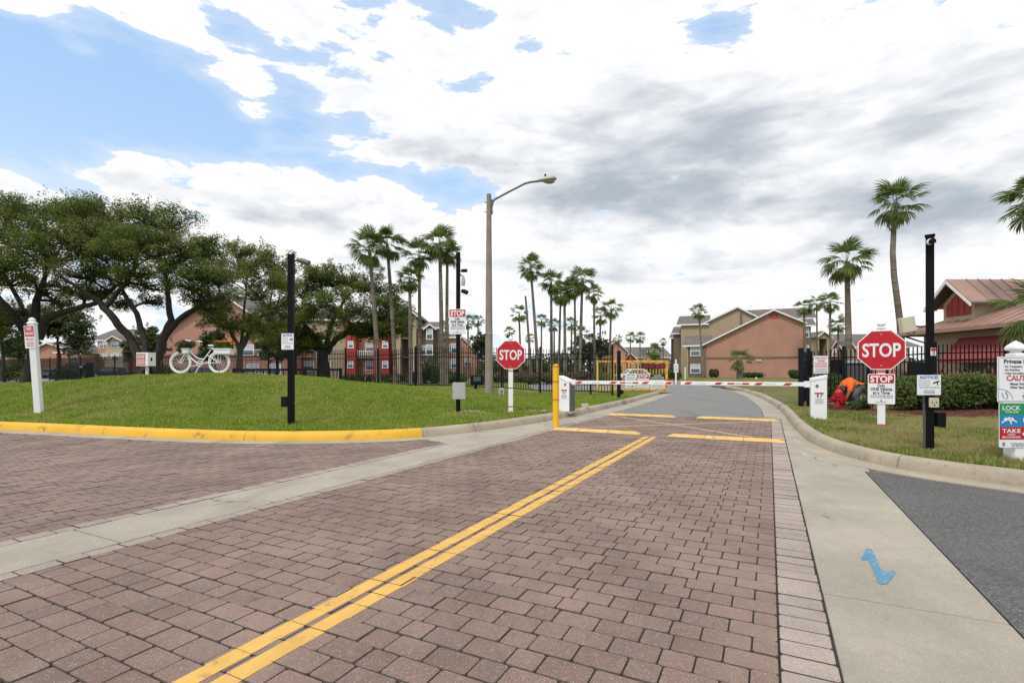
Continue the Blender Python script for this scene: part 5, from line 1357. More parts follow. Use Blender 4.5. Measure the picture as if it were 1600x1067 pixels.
# ================================================================== CARS
def car(label, x, y, z, rz, paint, tall=False, group='cars parked beyond the fence'):
    t = thing('parked_car', label, 'car', (x, y, z), rz, group)
    H = 1.72 if tall else 1.45; L = 4.6; w = 1.8; b = .95 if tall else .85
    body = [(-2.3, .32), (-2.28, .62), (-2.2, b - .12), (-1.2 if not tall else -1.3, b), (1.9 if not tall else 2.15, b), (2.2, b - .06), (2.3, .6), (2.28, .32)]
    MB().prism(body, -w / 2, w / 2).build('body', paint, t, bevel=.07)
    cab = [(-1.25, b - .01), (-.55, H - .06), (-.35, H), (1.1 if not tall else 1.75, H - .02), (1.3 if not tall else 1.98, H - .10), (1.85 if not tall else 2.2, b - .01)]
    MB().prism(cab, -w / 2 + .10, w / 2 - .10).build('cabin', paint, t, bevel=.06)
    win = [(-1.02, b + .04), (-.52, H - .13), (1.02 if not tall else 1.7, H - .13), (1.5 if not tall else 2.0, b + .04)]
    for s in (-1, 1):
        g_ = MB().prism(win, s * (w / 2 - .115) - .01 + s * .012, s * (w / 2 - .115) + .01 + s * .012).build('side_window', MT['glass'], t)
        for px in (.2, 1.0 if not tall else 1.15): MB().box((px, s * (w / 2 - .088), (b + H) / 2 - .03), (.07, .008, H - b - .18)).build('pillar', paint, g_)
    MB().add([(-1.21, -.68, b + .05), (-1.21, .68, b + .05), (-.60, .6, H - .11), (-.60, -.6, H - .11)], [(0, 1, 2, 3)]).build('windscreen', MT['glass'], t, loc=(-.035, 0, .02))
    for xx in (-1.45, 1.4):
        for s in (-1, 1):
            wh = MB().tube([(xx, s * (w / 2 - .2), .33), (xx, s * (w / 2 + .012), .33)], .33, 18).build('wheel', MT['tyre'], t)
            MB().tube([(xx, s * (w / 2 + .0), .33), (xx, s * (w / 2 + .024), .33)], .20, 14).build('rim', MT['chrome'], wh)
    for s in (-1, 1):
        MB().box((-2.25, s * .62, .66), (.12, .36, .13)).build('headlight', MT['lamp'], t, bevel=.02); MB().box((2.25, s * .66, .74), (.1, .28, .14)).build('tail_light', MT['signred'], t, bevel=.02)
        MB().box((-1.0, s * (w / 2 + .06), b + .03), (.12, .16, .11)).build('mirror', paint, t, bevel=.02)
    return t
def carpx(label, px, Y, rz, paint, tall=False, z=.13): return car(label, ax(px, Y), Y, z, rz, paint, tall)
carpx('dark tall car parked behind the fence left of the call box', 171, 84, R(4), MT['cardark'], True)
carpx('silver car parked behind the fence right of the white signpost', 80, 82, R(8), MT['carsilver'])
carpx('light car half hidden behind the trunk of the leftmost oak', 20, 80, R(5), MT['carwhite'])
carpx('dark car parked beyond the call box post', 218, 88, R(3), MT['cardark'])
carpx('black car parked behind the bicycle against the salmon wall', 318, 62, R(4), MT['cardark'])
carpx('pale car parked beyond the low railing', 395, 66, R(175), MT['carsilver'])
carpx('white car standing behind the yellow gate', 989, 62, R(12), MT['carwhite'], False, .0)

# ================================================================== BUILDINGS
def wallbox(b, x0, x1, y0, y1, z0, z1, m, name='wall'): return MB().box(((x0 + x1) / 2, (y0 + y1) / 2, (z0 + z1) / 2), (x1 - x0, y1 - y0, z1 - z0)).build(name, m, b)
def gable_wall(b, x0, x1, xa, ze0, ze1, za, y0, y1, m, z0=0): return MB().prism([(x0, z0), (x1, z0), (x1, ze1), (xa, za), (x0, ze0)], y0, y1).build('wall', m, b)
def gable_roof(b, x0, x1, xa, ze0, ze1, za, y0, y1, over=.45, th=.22, trim=True):
    s0, s1 = (za - ze0) / (xa - x0), (za - ze1) / (x1 - xa)
    p0, p1, pa = (x0 - over, ze0 - over * s0 + .02), (x1 + over, ze1 - over * s1 + .02), (xa, za + .02)
    r = MB().prism([p0, pa, p1, (p1[0], p1[1] + th), (pa[0], pa[1] + th), (p0[0], p0[1] + th)], y0 - over, y1).build('roof', MT['roof'], b)
    if trim: MB().prism([(p0[0], p0[1] - .06), (pa[0], pa[1] - .06), (p1[0], p1[1] - .06), (p1[0], p1[1] + th * .82), (pa[0], pa[1] + th * .82), (p0[0], p0[1] + th * .82)], y0 - over - .07, y0 - over - .004).build('fascia', MT['white'], r)
    return r
def eave_roof(b, x0, x1, ze, zr_, y0, y1, over=.4):
    r = MB().add([(x0, y0 - over, ze), (x1, y0 - over, ze), (x1, y1, zr_), (x0, y1, zr_), (x0, y0 - over, ze + .2), (x1, y0 - over, ze + .2), (x1, y1, zr_ + .2), (x0, y1, zr_ + .2)], [(3, 2, 1, 0), (4, 5, 6, 7), (0, 1, 5, 4), (1, 2, 6, 5), (2, 3, 7, 6), (3, 0, 4, 7)]).build('roof', MT['roof'], b)
    MB().box(((x0 + x1) / 2, y0 - over - .03, ze + .06), (x1 - x0, .05, .24)).build('fascia', MT['white'], r)
    return r
_win = {}
def window(b, xc, zc, w, h, y, arch=False):
    key = (round(w, 1), round(h, 1)); w, h = key
    if key not in _win:
        f = MB(); e = .11
        f.box((0, 0, h / 2 - e / 2), (w, .08, e)).box((0, 0, -h / 2 + e / 2), (w + .1, .10, e)).box((-w / 2 + e / 2, 0, 0), (e, .08, h - 2 * e)).box((w / 2 - e / 2, 0, 0), (e, .08, h - 2 * e)).box((0, .0, 0), (w - 2 * e, .06, .06))
        _win[key] = (f.mesh('window', MT['white']), MB().add([(-w / 2 + e, .01, -h / 2 + e), (w / 2 - e, .01, -h / 2 + e), (w / 2 - e, .01, -.02), (-w / 2 + e, .01, -.02)], [(0, 1, 2, 3)]).mesh('pane', MT['glass']),
                     MB().add([(-w / 2 + e, .01, .02), (w / 2 - e, .01, .02), (w / 2 - e, .01, h / 2 - e), (-w / 2 + e, .01, h / 2 - e)], [(0, 1, 2, 3)]).mesh('pane', MT['blind']))
    o = link('window', _win[key][0], b, (xc, y - .045, zc)); link('pane', _win[key][1], o); link('pane', _win[key][2], o)
    return o
# --- the salmon gable building straight down the road, square to the road
Y0 = 86.0; CX0, RB = ax(1101, Y0), R(24)
b = thing('apartment_building', 'salmon sided apartment block with a broad front gable and tan wing behind', 'building', (CX0, Y0, .12), -RB)
def LX(px, d=0.0):
    """along the facade, for photo column px at depth d behind it"""
    k_ = (px - 800) / FPX; c, s_ = math.cos(RB), math.sin(RB)
    return (k_ * (Y0 + d * c) - CX0 - d * s_) / (c + k_ * s_)
def LZ(py, px, d=0.0): return CAMH + (YH - py) / FPX * (Y0 - LX(px, d) * math.sin(RB) + d * math.cos(RB)) - .12
gw = (LX(1101), LX(1255), LX(1209), LZ(538.5, 1101), LZ(504, 1255), LZ(485.5, 1209))
gable_wall(b, *gw, 0, 12, MT['salmon']); gable_roof(b, *gw, 0, 12, .5)
MB().box(((gw[0] + gw[1]) / 2, -.04, LZ(559.5, 1101))  , (gw[1] - gw[0] + .1, .08, .28)).build('belt_course', MT['brown'], b)
vx = LX(1209); vz = gw[5]
MB().prism([(vx - .62, vz - 1.22), (vx + .62, vz - 1.22), (vx + .62, vz - .66), (vx, vz - .36), (vx - .62, vz - .66)], -.08, -.002).build('gable_vent', MT['redlouver'], b)
for px in (1183, 1187.5): MB().box((LX(px), -.12, LZ(563, px)), (.22, .2, .22)).build('wall_light', MT['white'], b)
d = .8
wallbox(b, LX(1073, d), LX(1100, d), d, 10, 0, LZ(541, 1086, d), MT['brown']); eave_roof(b, LX(1067, d), LX(1110, d), LZ(541, 1086, d), LZ(526, 1086, 5), d, 5)
for px in (1073.8, 1098.5): MB().box((LX(px, d), d - .08, LZ(541, 1086) / 2), (.28, .14, LZ(541, 1086))).build('corner_board', MT['tan'], b)
MB().box((LX(1101), -.08, gw[3] / 2), (.45, .14, gw[3] * .95)).build('corner_board', MT['brown'], b)
for py in (549, 576): window(b, LX(1086.5, d), LZ(py, 1086, d), 1.55, 1.6, d)
d = 7.0
wallbox(b, LX(1064, d), LX(1098, d), d, d + 12, 0, LZ(507, 1080, d), MT['tan'])
tw_ = (LX(1098, d), LX(1207, d), LX(1152.5, d), LZ(507, 1098, d), LZ(508, 1207, d), LZ(481, 1152, d))
gable_wall(b, *tw_, d, d + 12, MT['tan']); gable_roof(b, *tw_, d, d + 12, .4)
MB().box((LX(1158, d), d - .1, tw_[5] - 2.6), (.3, .2, 3.4)).build('corner_board', MT['brown'], b)
eave_roof(b, LX(1057, d), LX(1108, d), LZ(508, 1080, d), LZ(495, 1080, d + 5), d, d + 5)
d = 10.0
wallbox(b, LX(1052.5, d), LX(1064, d), d, d + 10, 0, LZ(521, 1058, d), MT['brown']); eave_roof(b, LX(1049, d), LX(1066, d), LZ(522, 1058, d), LZ(512, 1058, d + 4), d, d + 4)
d = 13.0
wallbox(b, LX(1048.5, d), LX(1054, d), d, d + 7, 0, LZ(528, 1050, d), MT['darkbrown']); eave_roof(b, LX(1046, d), LX(1054, d), LZ(529, 1050, d), LZ(521, 1050, d + 3), d, d + 3)
d = 12.2
eave_roof(b, LX(1165, d), LX(1276, d), LZ(500, 1220, d), LZ(484, 1220, d + 6), d, d + 6)
d = 5.0
wallbox(b, LX(1254, d), LX(1267, d), d, d + 10, 0, LZ(508, 1260, d), MT['brown']); eave_roof(b, LX(1253, d), LX(1275, d), LZ(510, 1260, d), LZ(500, 1260, d + 4), d, d + 4)
for py in (520, 547, 574): window(b, LX(1260.5, d), LZ(py, 1260, d), .7, 1.6, d)
# --- salmon gable building behind the oaks
Y3 = 74.0
b = thing('apartment_building', 'salmon sided gable building half hidden behind the oaks and the bicycle', 'building', (0, 0, .12))
X3 = lambda px: ax(px, Y3); Z3 = lambda py: az_(py, Y3) - .12
gable_wall(b, X3(241), X3(452), X3(347), Z3(531), Z3(531), Z3(459), Y3, Y3 + 14, MT['salmon']); gable_roof(b, X3(241), X3(452), X3(347), Z3(531), Z3(531), Z3(459), Y3, Y3 + 14, .5)
MB().box(((X3(241) + X3(452)) / 2, Y3 - .04, Z3(556.5)), (X3(452) - X3(241) + .1, .08, .3)).build('belt_course', MT['brown'], b)
for px in (388, 412): window(b, X3(px), Z3(547), 1.7, 1.6, Y3)
for px in (395, 430): window(b, X3(px), Z3(577), 1.7, 1.6, Y3)
# --- red and tan apartment block
Y4 = 78.0
b = thing('apartment_building', 'red and tan apartment block with a tall gabled stair tower behind the palms', 'building', (0, 0, .12))
X4 = lambda px: ax(px, Y4); Z4 = lambda py: az_(py, Y4) - .12
wallbox(b, X4(452), X4(540), Y4 + 1, Y4 + 12, 0, Z4(500), MT['tan']); eave_roof(b, X4(440), X4(625), Z4(500), Z4(478), Y4 + 1, Y4 + 8)
for px in (478, 505): window(b, X4(px), Z4(540), 1.8, 1.6, Y4 + 1); window(b, X4(px), Z4(572), 1.8, 1.6, Y4 + 1)
MB().box((X4(470), Y4 + .5, Z4(553)), (3.2, 1.0, 1.0)).build('balcony', MT['peach'], b)
wallbox(b, X4(456), X4(470), Y4, Y4 + 1, 0, Z4(510), MT['redwall'])
wallbox(b, X4(540), X4(556), Y4, Y4 + 12, 0, Z4(505), MT['redwall']); wallbox(b, X4(556), X4(583), Y4 + 1.6, Y4 + 12, 0, Z4(505), MT['peach']); wallbox(b, X4(583), X4(607.5), Y4, Y4 + 12, 0, Z4(515), MT['redwall'])
wallbox(b, X4(556.2), X4(582.8), Y4 + .4, Y4 + 1.6, Z4(559.5), Z4(556.5), MT['brown'], 'balcony_slab')
for i in range(9): MB().box((X4(557.5 + i * 3.0), Y4 + .45, Z4(552.5)), (.06, .06, .8)).build('baluster', MT['white'], b)
MB().box((X4(569.5), Y4 + .45, Z4(548.3)), (X4(582.5) - X4(556.5), .08, .08)).build('hand_rail', MT['white'], b)
for px, ww in ((548, .9), (602, .9)):
    for py in (538.5, 569.5): window(b, X4(px), Z4(py), ww, 1.1, Y4)
for py in (542, 571): window(b, X4(574), Z4(py), 1.5, 1.5, Y4 + 1.6); 
wallbox(b, X4(557.5), X4(561), Y4 + 1.5, Y4 + 1.58, Z4(589), Z4(565), MT['brown'], 'door')
wallbox(b, X4(607.5), X4(621), Y4 + 2.5, Y4 + 12, 0, Z4(505), MT['darkbrown'])
# stair tower
wallbox(b, X4(621), X4(628), Y4 - 1, Y4 + 10, 0, Z4(494), MT['tan']); wallbox(b, X4(646.5), X4(652), Y4 - 1, Y4 + 10, 0, Z4(494), MT['tan']); wallbox(b, X4(628), X4(646.5), Y4 + 1.5, Y4 + 10, 0, Z4(494), MT['brown'])
wallbox(b, X4(628), X4(646.5), Y4 - 1, Y4 + 1.5, Z4(498), Z4(494), MT['tan']); gable_wall(b, X4(621), X4(652), X4(637), Z4(494), Z4(494), Z4(481.5), Y4 - 1, Y4 + 10, MT['redlouver'], Z4(494)); gable_roof(b, X4(621), X4(652), X4(637), Z4(494), Z4(494), Z4(481.5), Y4 - 1, Y4 + 10, .5)
for py in (530, 560): wallbox(b, X4(628.2), X4(646.3), Y4 - .6, Y4 + 1.4, Z4(py), Z4(py - 2.4), MT['brown'], 'stair_landing')
wallbox(b, X4(652), X4(657), Y4, Y4 + 10, 0, Z4(513), MT['redwall'])
wallbox(b, X4(657), X4(683), Y4 + .4, Y4 + 12, 0, Z4(512), MT['brown']); eave_roof(b, X4(650), X4(690), Z4(513), Z4(499), Y4 + .4, Y4 + 6)
wallbox(b, X4(667), X4(678), Y4 - .8, Y4 + 6, 0, Z4(514), MT['brown']); gable_wall(b, X4(666), X4(680), X4(673), Z4(514), Z4(514), Z4(508.5), Y4 - .8, Y4 + 5, MT['brown'], Z4(514)); gable_roof(b, X4(666), X4(680), X4(673), Z4(514), Z4(514), Z4(508.5), Y4 - .8, Y4 + 5, .3)
for py in (523, 547, 573): window(b, X4(672.5), Z4(py), 1.0, 1.6, Y4 - .8)
for py in (547, 573): window(b, X4(661), Z4(py), .8, 1.5, Y4 + .4)
wallbox(b, X4(683), X4(688), Y4 + 1, Y4 + 12, 0, Z4(520), MT['peach']); wallbox(b, X4(688), X4(712), Y4 + 3, Y4 + 12, 0, Z4(525), MT['peach']); eave_roof(b, X4(682), X4(716), Z4(526), Z4(512), Y4 + 3, Y4 + 9)
for px in (694, 706):
    for py in (543, 568): window(b, X4(px), Z4(py), 1.0, 1.5, Y4 + 3)
# --- smaller gable house right of it
Y5 = 92.0; X5 = lambda px: ax(px, Y5); Z5 = lambda py: az_(py, Y5) - .12
b = thing('apartment_house', 'peach house with a steep grey gable right of the slim camera pole', 'building', (0, 0, .12))
gable_wall(b, X5(708), X5(743), X5(722), Z5(545), Z5(549), Z5(527), Y5, Y5 + 10, MT['peach']); gable_roof(b, X5(708), X5(743), X5(722), Z5(545), Z5(549), Z5(527), Y5, Y5 + 10, .4)
wallbox(b, X5(743), X5(800), Y5 + 4, Y5 + 12, 0, Z5(562), MT['peach']); eave_roof(b, X5(740), X5(815), Z5(563), Z5(553), Y5 + 4, Y5 + 10)
for px in (717, 731): window(b, X5(px), Z5(566), 1.2, 1.5, Y5)
# --- two storey house far left
Y6 = 122.0; X6 = lambda px: ax(px, Y6); Z6 = lambda py: az_(py, Y6) - .12
b = thing('apartment_house', 'two storey peach house under a slate roof seen between the oak trunks', 'building', (0, 0, .12))
wallbox(b, X6(147), X6(164), Y6 + 1, Y6 + 12, 0, Z6(531), MT['peach']); wallbox(b, X6(164), X6(191), Y6, Y6 + 12, 0, Z6(531), MT['clubtrim']); wallbox(b, X6(191), X6(200), Y6 + 2, Y6 + 12, 0, Z6(545), MT['redwall'])
eave_roof(b, X6(133), X6(192), Z6(532), Z6(511), Y6 + 1, Y6 + 9)
gable_wall(b, X6(173), X6(191), X6(180), Z6(532), Z6(532), Z6(526), Y6 - .4, Y6 + 8, MT['clubtrim'], Z6(532)); gable_roof(b, X6(171), X6(192), X6(180), Z6(532), Z6(532), Z6(526), Y6 - .4, Y6 + 8, .5)
for px, w in ((154, 1.2), (164.6, 1.0), (180, 1.9)):
    for py in (538.5, 557): window(b, X6(px), Z6(py), w, 1.5, Y6 - .02 if px > 164 else Y6 + 1)
gable_wall(b, X6(66), X6(148), X6(100), Z6(553), Z6(553), Z6(538), Y6 - 4, Y6 + 8, MT['peach']); gable_roof(b, X6(66), X6(148), X6(100), Z6(553), Z6(553), Z6(538), Y6 - 4, Y6 + 8, .6)
eave_roof(b, X6(126), X6(149), Z6(553), Z6(546), Y6 - 7, Y6 - 3); 
for px in (127.5, 145): MB().box((X6(px), Y6 - 6.5, Z6(570)), (.3, .3, Z6(553))).build('porch_post', MT['redwall'], b)
window(b, X6(136), Z6(560), 2.4, 1.6, Y6 - 4.1)
wallbox(b, X6(-60), X6(52), Y6 - 6, Y6 + 8, 0, Z6(556), MT['clubtrim']); eave_roof(b, X6(-66), X6(60), Z6(557), Z6(546), Y6 - 6, Y6)
for px in (3, 12, 24): window(b, X6(px), Z6(568), 1.0, 1.7, Y6 - 6)
# --- far centre houses
Y7 = 135.0; X7 = lambda px: ax(px, Y7); Z7 = lambda py: az_(py, Y7) - .12
b = thing('apartment_house', 'distant house with a red gable and grey roofs above the yellow gate', 'building', (0, 0, .12))
gable_wall(b, X7(940), X7(972), X7(957), Z7(548), Z7(548), Z7(534), Y7 - 4, Y7 + 8, MT['peach']); gable_roof(b, X7(940), X7(972), X7(957), Z7(548), Z7(548), Z7(534), Y7 - 4, Y7 + 8, .5)
wallbox(b, X7(972), X7(1046), Y7, Y7 + 10, 0, Z7(558), MT['peach']); eave_roof(b, X7(960), X7(1052), Z7(559), Z7(541), Y7, Y7 + 9)
gable_wall(b, X7(972), X7(990), X7(980), Z7(562), Z7(562), Z7(552), Y7 - 3, Y7 + 2, MT['redwall']); gable_roof(b, X7(972), X7(990), X7(980), Z7(562), Z7(562), Z7(552), Y7 - 3, Y7 + 2, .4)
gable_wall(b, X7(1003), X7(1016), X7(1010), Z7(562), Z7(562), Z7(545), Y7 - 2, Y7 + 6, MT['peach']); gable_roof(b, X7(1003), X7(1016), X7(1010), Z7(562), Z7(562), Z7(545), Y7 - 2, Y7 + 6, .4)
for px in (982, 998, 1024): window(b, X7(px), Z7(569), 1.5, 1.6, Y7 - .05 if px > 990 else Y7 - 3)
# --- right rear block
Y8 = 106.0; X8 = lambda px: ax(px, Y8); Z8 = lambda py: az_(py, Y8) - .12
b = thing('apartment_building', 'long apartment block with a tan entrance gable behind the stop sign', 'building', (0, 0, .12))
gable_wall(b, X8(1268), X8(1287), X8(1277), Z8(527), Z8(527), Z8(520), Y8 - 2, Y8 + 8, MT['tan'], Z8(530)); gable_roof(b, X8(1268), X8(1287), X8(1277), Z8(527), Z8(527), Z8(520), Y8 - 2, Y8 + 8, .4)
wallbox(b, X8(1268), X8(1271), Y8 - 2, Y8 + 8, 0, Z8(530), MT['tan']); wallbox(b, X8(1283), X8(1287), Y8 - 2, Y8 + 8, 0, Z8(530), MT['tan']); wallbox(b, X8(1271), X8(1283), Y8 + .5, Y8 + 8, 0, Z8(530), MT['darkbrown'])
wallbox(b, X8(1287), X8(1420), Y8, Y8 + 12, 0, Z8(542), MT['peach']); eave_roof(b, X8(1284), X8(1440), Z8(543), Z8(518), Y8, Y8 + 10)
for px, m in ((1300, MT['redwall']), (1322, MT['tan']), (1352, MT['redwall'])):
    gable_wall(b, X8(px - 8), X8(px + 8), X8(px), Z8(546), Z8(546), Z8(534), Y8 - 1, Y8 + 8, m); gable_roof(b, X8(px - 8), X8(px + 8), X8(px), Z8(546), Z8(546), Z8(534), Y8 - 1, Y8 + 8, .4)
    for py in (551, 572): window(b, X8(px), Z8(py), 1.3, 1.5, Y8 - 1)
for px in (1311, 1337, 1368, 1385):
    for py in (551, 572): window(b, X8(px), Z8(py), 1.4, 1.5, Y8)

# ================================================================== CLUBHOUSE
b = thing('clubhouse', 'low tan clubhouse with copper metal roof, red dormer and red awnings', 'building', (0, 0, .2))
EX, WX = 18.2, 18.9; yF, yN = 24.2, 12.0; ze = 2.72; run = 6.5; zrg = ze + run * .42
wallbox(b, WX, WX + 14, yN, yF - .7, 0, ze - .02, MT['clubwall'])
roof = MB().add([(EX, yF, ze), (EX, yN - 2, ze), (EX + run, yN - 2, zrg), (EX + run, yF - run, zrg), (EX + 2 * run, yF, ze), (EX + 2 * run, yN - 2, ze)], [(0, 3, 2, 1)[::-1], (0, 4, 3)[::-1], (3, 4, 5, 2)[::-1], (0, 1, 5, 4)])
rf = roof.build('roof', MT['roofmetal'], b)
n_ = Vector((-(zrg - ze), 0, run)).normalized()
for i in range(26):
    y = yF - .45 * (i + 1)
    if y < yN - 1.8: break
    top_ = min(run, yF - y)
    p0 = Vector((EX, y, ze)) + n_ * .018; p1 = Vector((EX + top_, y, ze + (zrg - ze) * top_ / run)) + n_ * .018
    MB().bar(p0, p1, .03, .04).build('standing_seam', MT['roofmetal'], rf)
MB().bar((EX - .04, yF + .04, ze - .06), (EX - .04, yN - 2, ze - .06), .08, .16).build('gutter', MT['roofmetal'], b); MB().bar((EX - .04, yF + .04, ze - .06), (EX + 13, yF + .04, ze - .06), .08, .16).build('gutter', MT['roofmetal'], b)
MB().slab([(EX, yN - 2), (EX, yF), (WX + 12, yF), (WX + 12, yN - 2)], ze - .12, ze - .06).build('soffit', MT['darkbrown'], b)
# dormer: gable front looks towards -x
yA, yB, yC = 23.0, 21.95, 20.9; xd = 19.15; zd0, zda = az_(498, 22) - .2, 4.95 - .2
zE = az_(479, 22.0) - .2 + .05
base = MB().add([(xd, yA - .28, zd0 - .2), (xd, yC + .28, zd0 - .2), (xd, yC + .28, zE + .12), (xd, yB, zda - .12), (xd, yA - .28, zE + .12)] + [(xd + 5, yA - .28, zd0 - .2), (xd + 5, yC + .28, zd0 - .2), (xd + 5, yC + .28, zE + .12), (xd + 5, yB, zda - .12), (xd + 5, yA - .28, zE + .12)], [(0, 1, 2, 3, 4)[::-1], (5, 6, 7, 8, 9)] + [(i, (i + 1) % 5, 5 + (i + 1) % 5, 5 + i) for i in range(5)]).build('dormer', MT['clubtrim'], b)
e = .30; y1_, y0_ = yA - .28 - e * .55, yC + .28 + e * .55
lv = MB().add([(xd - .03, y1_, zd0 + .12), (xd - .03, y0_, zd0 + .12), (xd - .03, y0_, zE + .02), (xd - .03, yB, zda - .42), (xd - .03, y1_, zE + .02)], [(0, 1, 2, 3, 4)]).build('louver_panel', MT['redlouver'], base)
for f in (.25, .5, .75): yy = y1_ + (y0_ - y1_) * f; MB().bar((xd - .05, yy, zd0 + .12), (xd - .05, yy, zE + .02 + (zda - zE - .44) * (1 - abs(f - .5) * 2) * .95), .03, .03).build('louver_post', MT['redlouver'], base)
for i in range(9):
    zz = zd0 + .18 + i * .11
    if zz < zE + .02: MB().bar((xd - .045, y1_ - .02, zz), (xd - .045, y0_ + .02, zz), .02, .014).build('louver_slat', MT['redlouver'], base)
xo = xd - .55
def dslab(ya, yb, za_, zb_, nm, m, x0, x1, th, up=0.0):
    return MB().add([(x0, ya, za_ + up), (x0, yb, zb_ + up), (x1, yb, zb_ + up), (x1, ya, za_ + up), (x0, ya, za_ + th + up), (x0, yb, zb_ + th + up), (x1, yb, zb_ + th + up), (x1, ya, za_ + th + up)], [(3, 2, 1, 0), (4, 5, 6, 7), (0, 1, 5, 4), (1, 2, 6, 5), (2, 3, 7, 6), (3, 0, 4, 7)]).build(nm, m, base)
dslab(yA + .12, yB, zE - .12, zda, 'dormer_roof', MT['roofmetal'], xo, xd + 5.2, .06, .08); dslab(yC - .12, yB, zE - .12, zda, 'dormer_roof', MT['roofmetal'], xo, xd + 5.2, .06, .08)
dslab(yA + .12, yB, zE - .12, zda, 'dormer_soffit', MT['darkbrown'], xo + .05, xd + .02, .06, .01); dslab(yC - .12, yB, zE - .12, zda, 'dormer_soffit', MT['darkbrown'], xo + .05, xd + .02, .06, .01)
dslab(yA + .12, yB, zE - .17, zda - .05, 'white_fascia', MT['white'], xo - .03, xo + .04, .125); dslab(yC - .12, yB, zE - .17, zda - .05, 'white_fascia', MT['white'], xo - .03, xo + .04, .125)
for i in range(9):
    xx = xd + .3 + i * .5; MB().bar((xx, yC - .12, zE + .03), (xx, yB - .02, zda + .15), .03, .03).build('standing_seam', MT['roofmetal'], base)
# windows with awnings along the facade
def awning(y0, y1, z0, z1, out=.9):
    a = MB().add([(WX - .01, y0, z1), (WX - .01, y1, z1), (WX - out, y1, z0), (WX - out, y0, z0), (WX - out, y0, z0 - .16), (WX - out, y1, z0 - .16), (WX - .01, y0, z0 - .16), (WX - .01, y1, z0 - .16)], [(0, 1, 2, 3), (3, 2, 5, 4), (0, 3, 4, 6), (1, 7, 5, 2)]).build('awning', MT['awning'], b)
    w_ = MB().box((WX - .03, (y0 + y1) / 2, (z0 - .2 + .75) / 2 + .1), (.05, abs(y1 - y0) * .8, z0 - .2 - .55)).build('window', MT['signblack'], b)
    MB().box((WX - .06, (y0 + y1) / 2, (z0 - .2 + .75) / 2 + .1), (.02, abs(y1 - y0) * .7, z0 - .42 - .55)).build('pane', MT['glass'], w_)
awning(21.6, 18.8, 1.45, 2.35); awning(16.6, 14.2, 1.4, 2.4)
for yy in (23.2, 18.2, 17.2): MB().box((WX - .04, yy, ze / 2 - .05), (.1, .28, ze - .1)).build('pilaster', MT['clubtrim'], b)
MB().tube([(EX + .1, yF - .25, ze - .12), (WX - .06, yF - .9, ze - .5), (WX - .06, yF - .9, .1)], .045, 8).build('downspout', MT['darkbrown'], b)
# grey cabinet behind the fence
Yk = 19.5
t = thing('utility_cabinet', 'grey ribbed cabinet with a pale lid behind the fence and the worker', 'cabinet', (ax(1329, Yk), Yk, .18))
w = 30 / FPX * Yk; h = (620 - 568) / FPX * Yk
MB().box((0, 0, h / 2), (w, .7, h)).build('body', MT['darkgrey'], t, bevel=.01); MB().box((0, -.02, h + .05), (w + .04, .76, .10)).build('lid', MT['grey'], t, bevel=.01)
for i in range(9): MB().box((-w / 2 + .06 + i * (w - .12) / 8, -.36, h / 2), (.02, .02, h - .08)).build('rib', MT['darkgrey'], t)
for s in (-1, 1): MB().box((s * (w / 2 + .14), .02, h * .56), (.16, .5, h * 1.12)).build('side_post', MT['black'], t, bevel=.008)
Yk = 28.5
t = thing('kiosk', 'dark card reader kiosk on the park lawn behind the iron fence', 'kiosk', (ax(746, Yk), Yk, 0))
MB().box((0, 0, .65), (.7, .5, .55)).build('housing', MT['plasticblack'], t, bevel=.03); MB().box((-.1, 0, .2), (.14, .14, .5)).build('post', MT['plasticblack'], t); MB().box((.0, -.26, .72), (.4, .02, .25)).build('screen', MT['glass'], t)
Yk = 43
t = thing('card_reader', 'black card reader box on a thick post behind the left fence', 'card reader', (ax(137, Yk), Yk, .3))
MB().box((.15, 0, .85), (.36, .4, 1.5)).build('post', MT['plasticblack'], t, bevel=.02); MB().box((-.35, -.05, 1.2), (.62, .4, .34)).build('reader', MT['plasticblack'], t, bevel=.03); MB().box((-.35, -.26, 1.22), (.3, .02, .14)).build('screen', MT['glass'], t)
# ================================================================== PALMS
def fan_frond(seed, nseg=16, pet=.85, rad=1.0, droop=.42, spread=82):
    """a palmate leaf along +x: petiole, then folded blades joined near the hand, split and drooping at their tips"""
    r = random.Random(seed); mb = MB()
    mb.add([(0, -.022, 0), (0, .022, 0), (pet, .012, .02), (pet, -.012, .02)], [(0, 1, 2, 3)])
    o = Vector((pet, 0, .02)); hw = math.tan(R(spread) / nseg)
    for i in range(nseg):
        a = R(-spread + 2 * spread * (i + .5) / nseg) + r.uniform(-.02, .02); L = rad * (1 - .30 * (abs(a) / R(spread)) ** 2) * r.uniform(.88, 1.06)
        d = Vector((math.cos(a), math.sin(a), 0)); n = Vector((-d.y, d.x, 0)); dr = droop * r.uniform(.75, 1.3)
        P = lambda f, side, fold: o + d * L * f * (1 - .12 * f * dr) + n * side + Vector((0, 0, L * (.10 * f - dr * f * f) + fold))
        w1 = L * .42 * hw * 1.02; w2 = L * .72 * hw * .80; j = r.uniform(-.05, .05)
        mb.add([o, P(.42, -w1, 0), P(.42, 0, .022), P(.42, w1, 0), P(.72, -w2, 0), P(.72, 0, .02), P(.72, w2, 0), P(1.03, j, -.06 * r.random())],
               [(0, 1, 2), (0, 2, 3), (1, 4, 5, 2), (2, 5, 6, 3), (4, 7, 5), (5, 7, 6)])
    return mb.mesh('frond', MT['palmleaf'])
FR = [fan_frond(s, 18, random.Random(s).uniform(.75, 1.0), 1.0, .34 + .12 * s) for s in range(4)]
FRfar = [fan_frond(s + 20, 10, .85, 1.0, .5) for s in range(2)]
def dead_frond(mat, seed): 
    me = fan_frond(seed, 10, .6, .85, .5, 50); me.materials.clear(); me.materials.append(mat); return me
FD = [dead_frond(MT['drypalm'], 40), dead_frond(MT['orangepalm'], 41)]
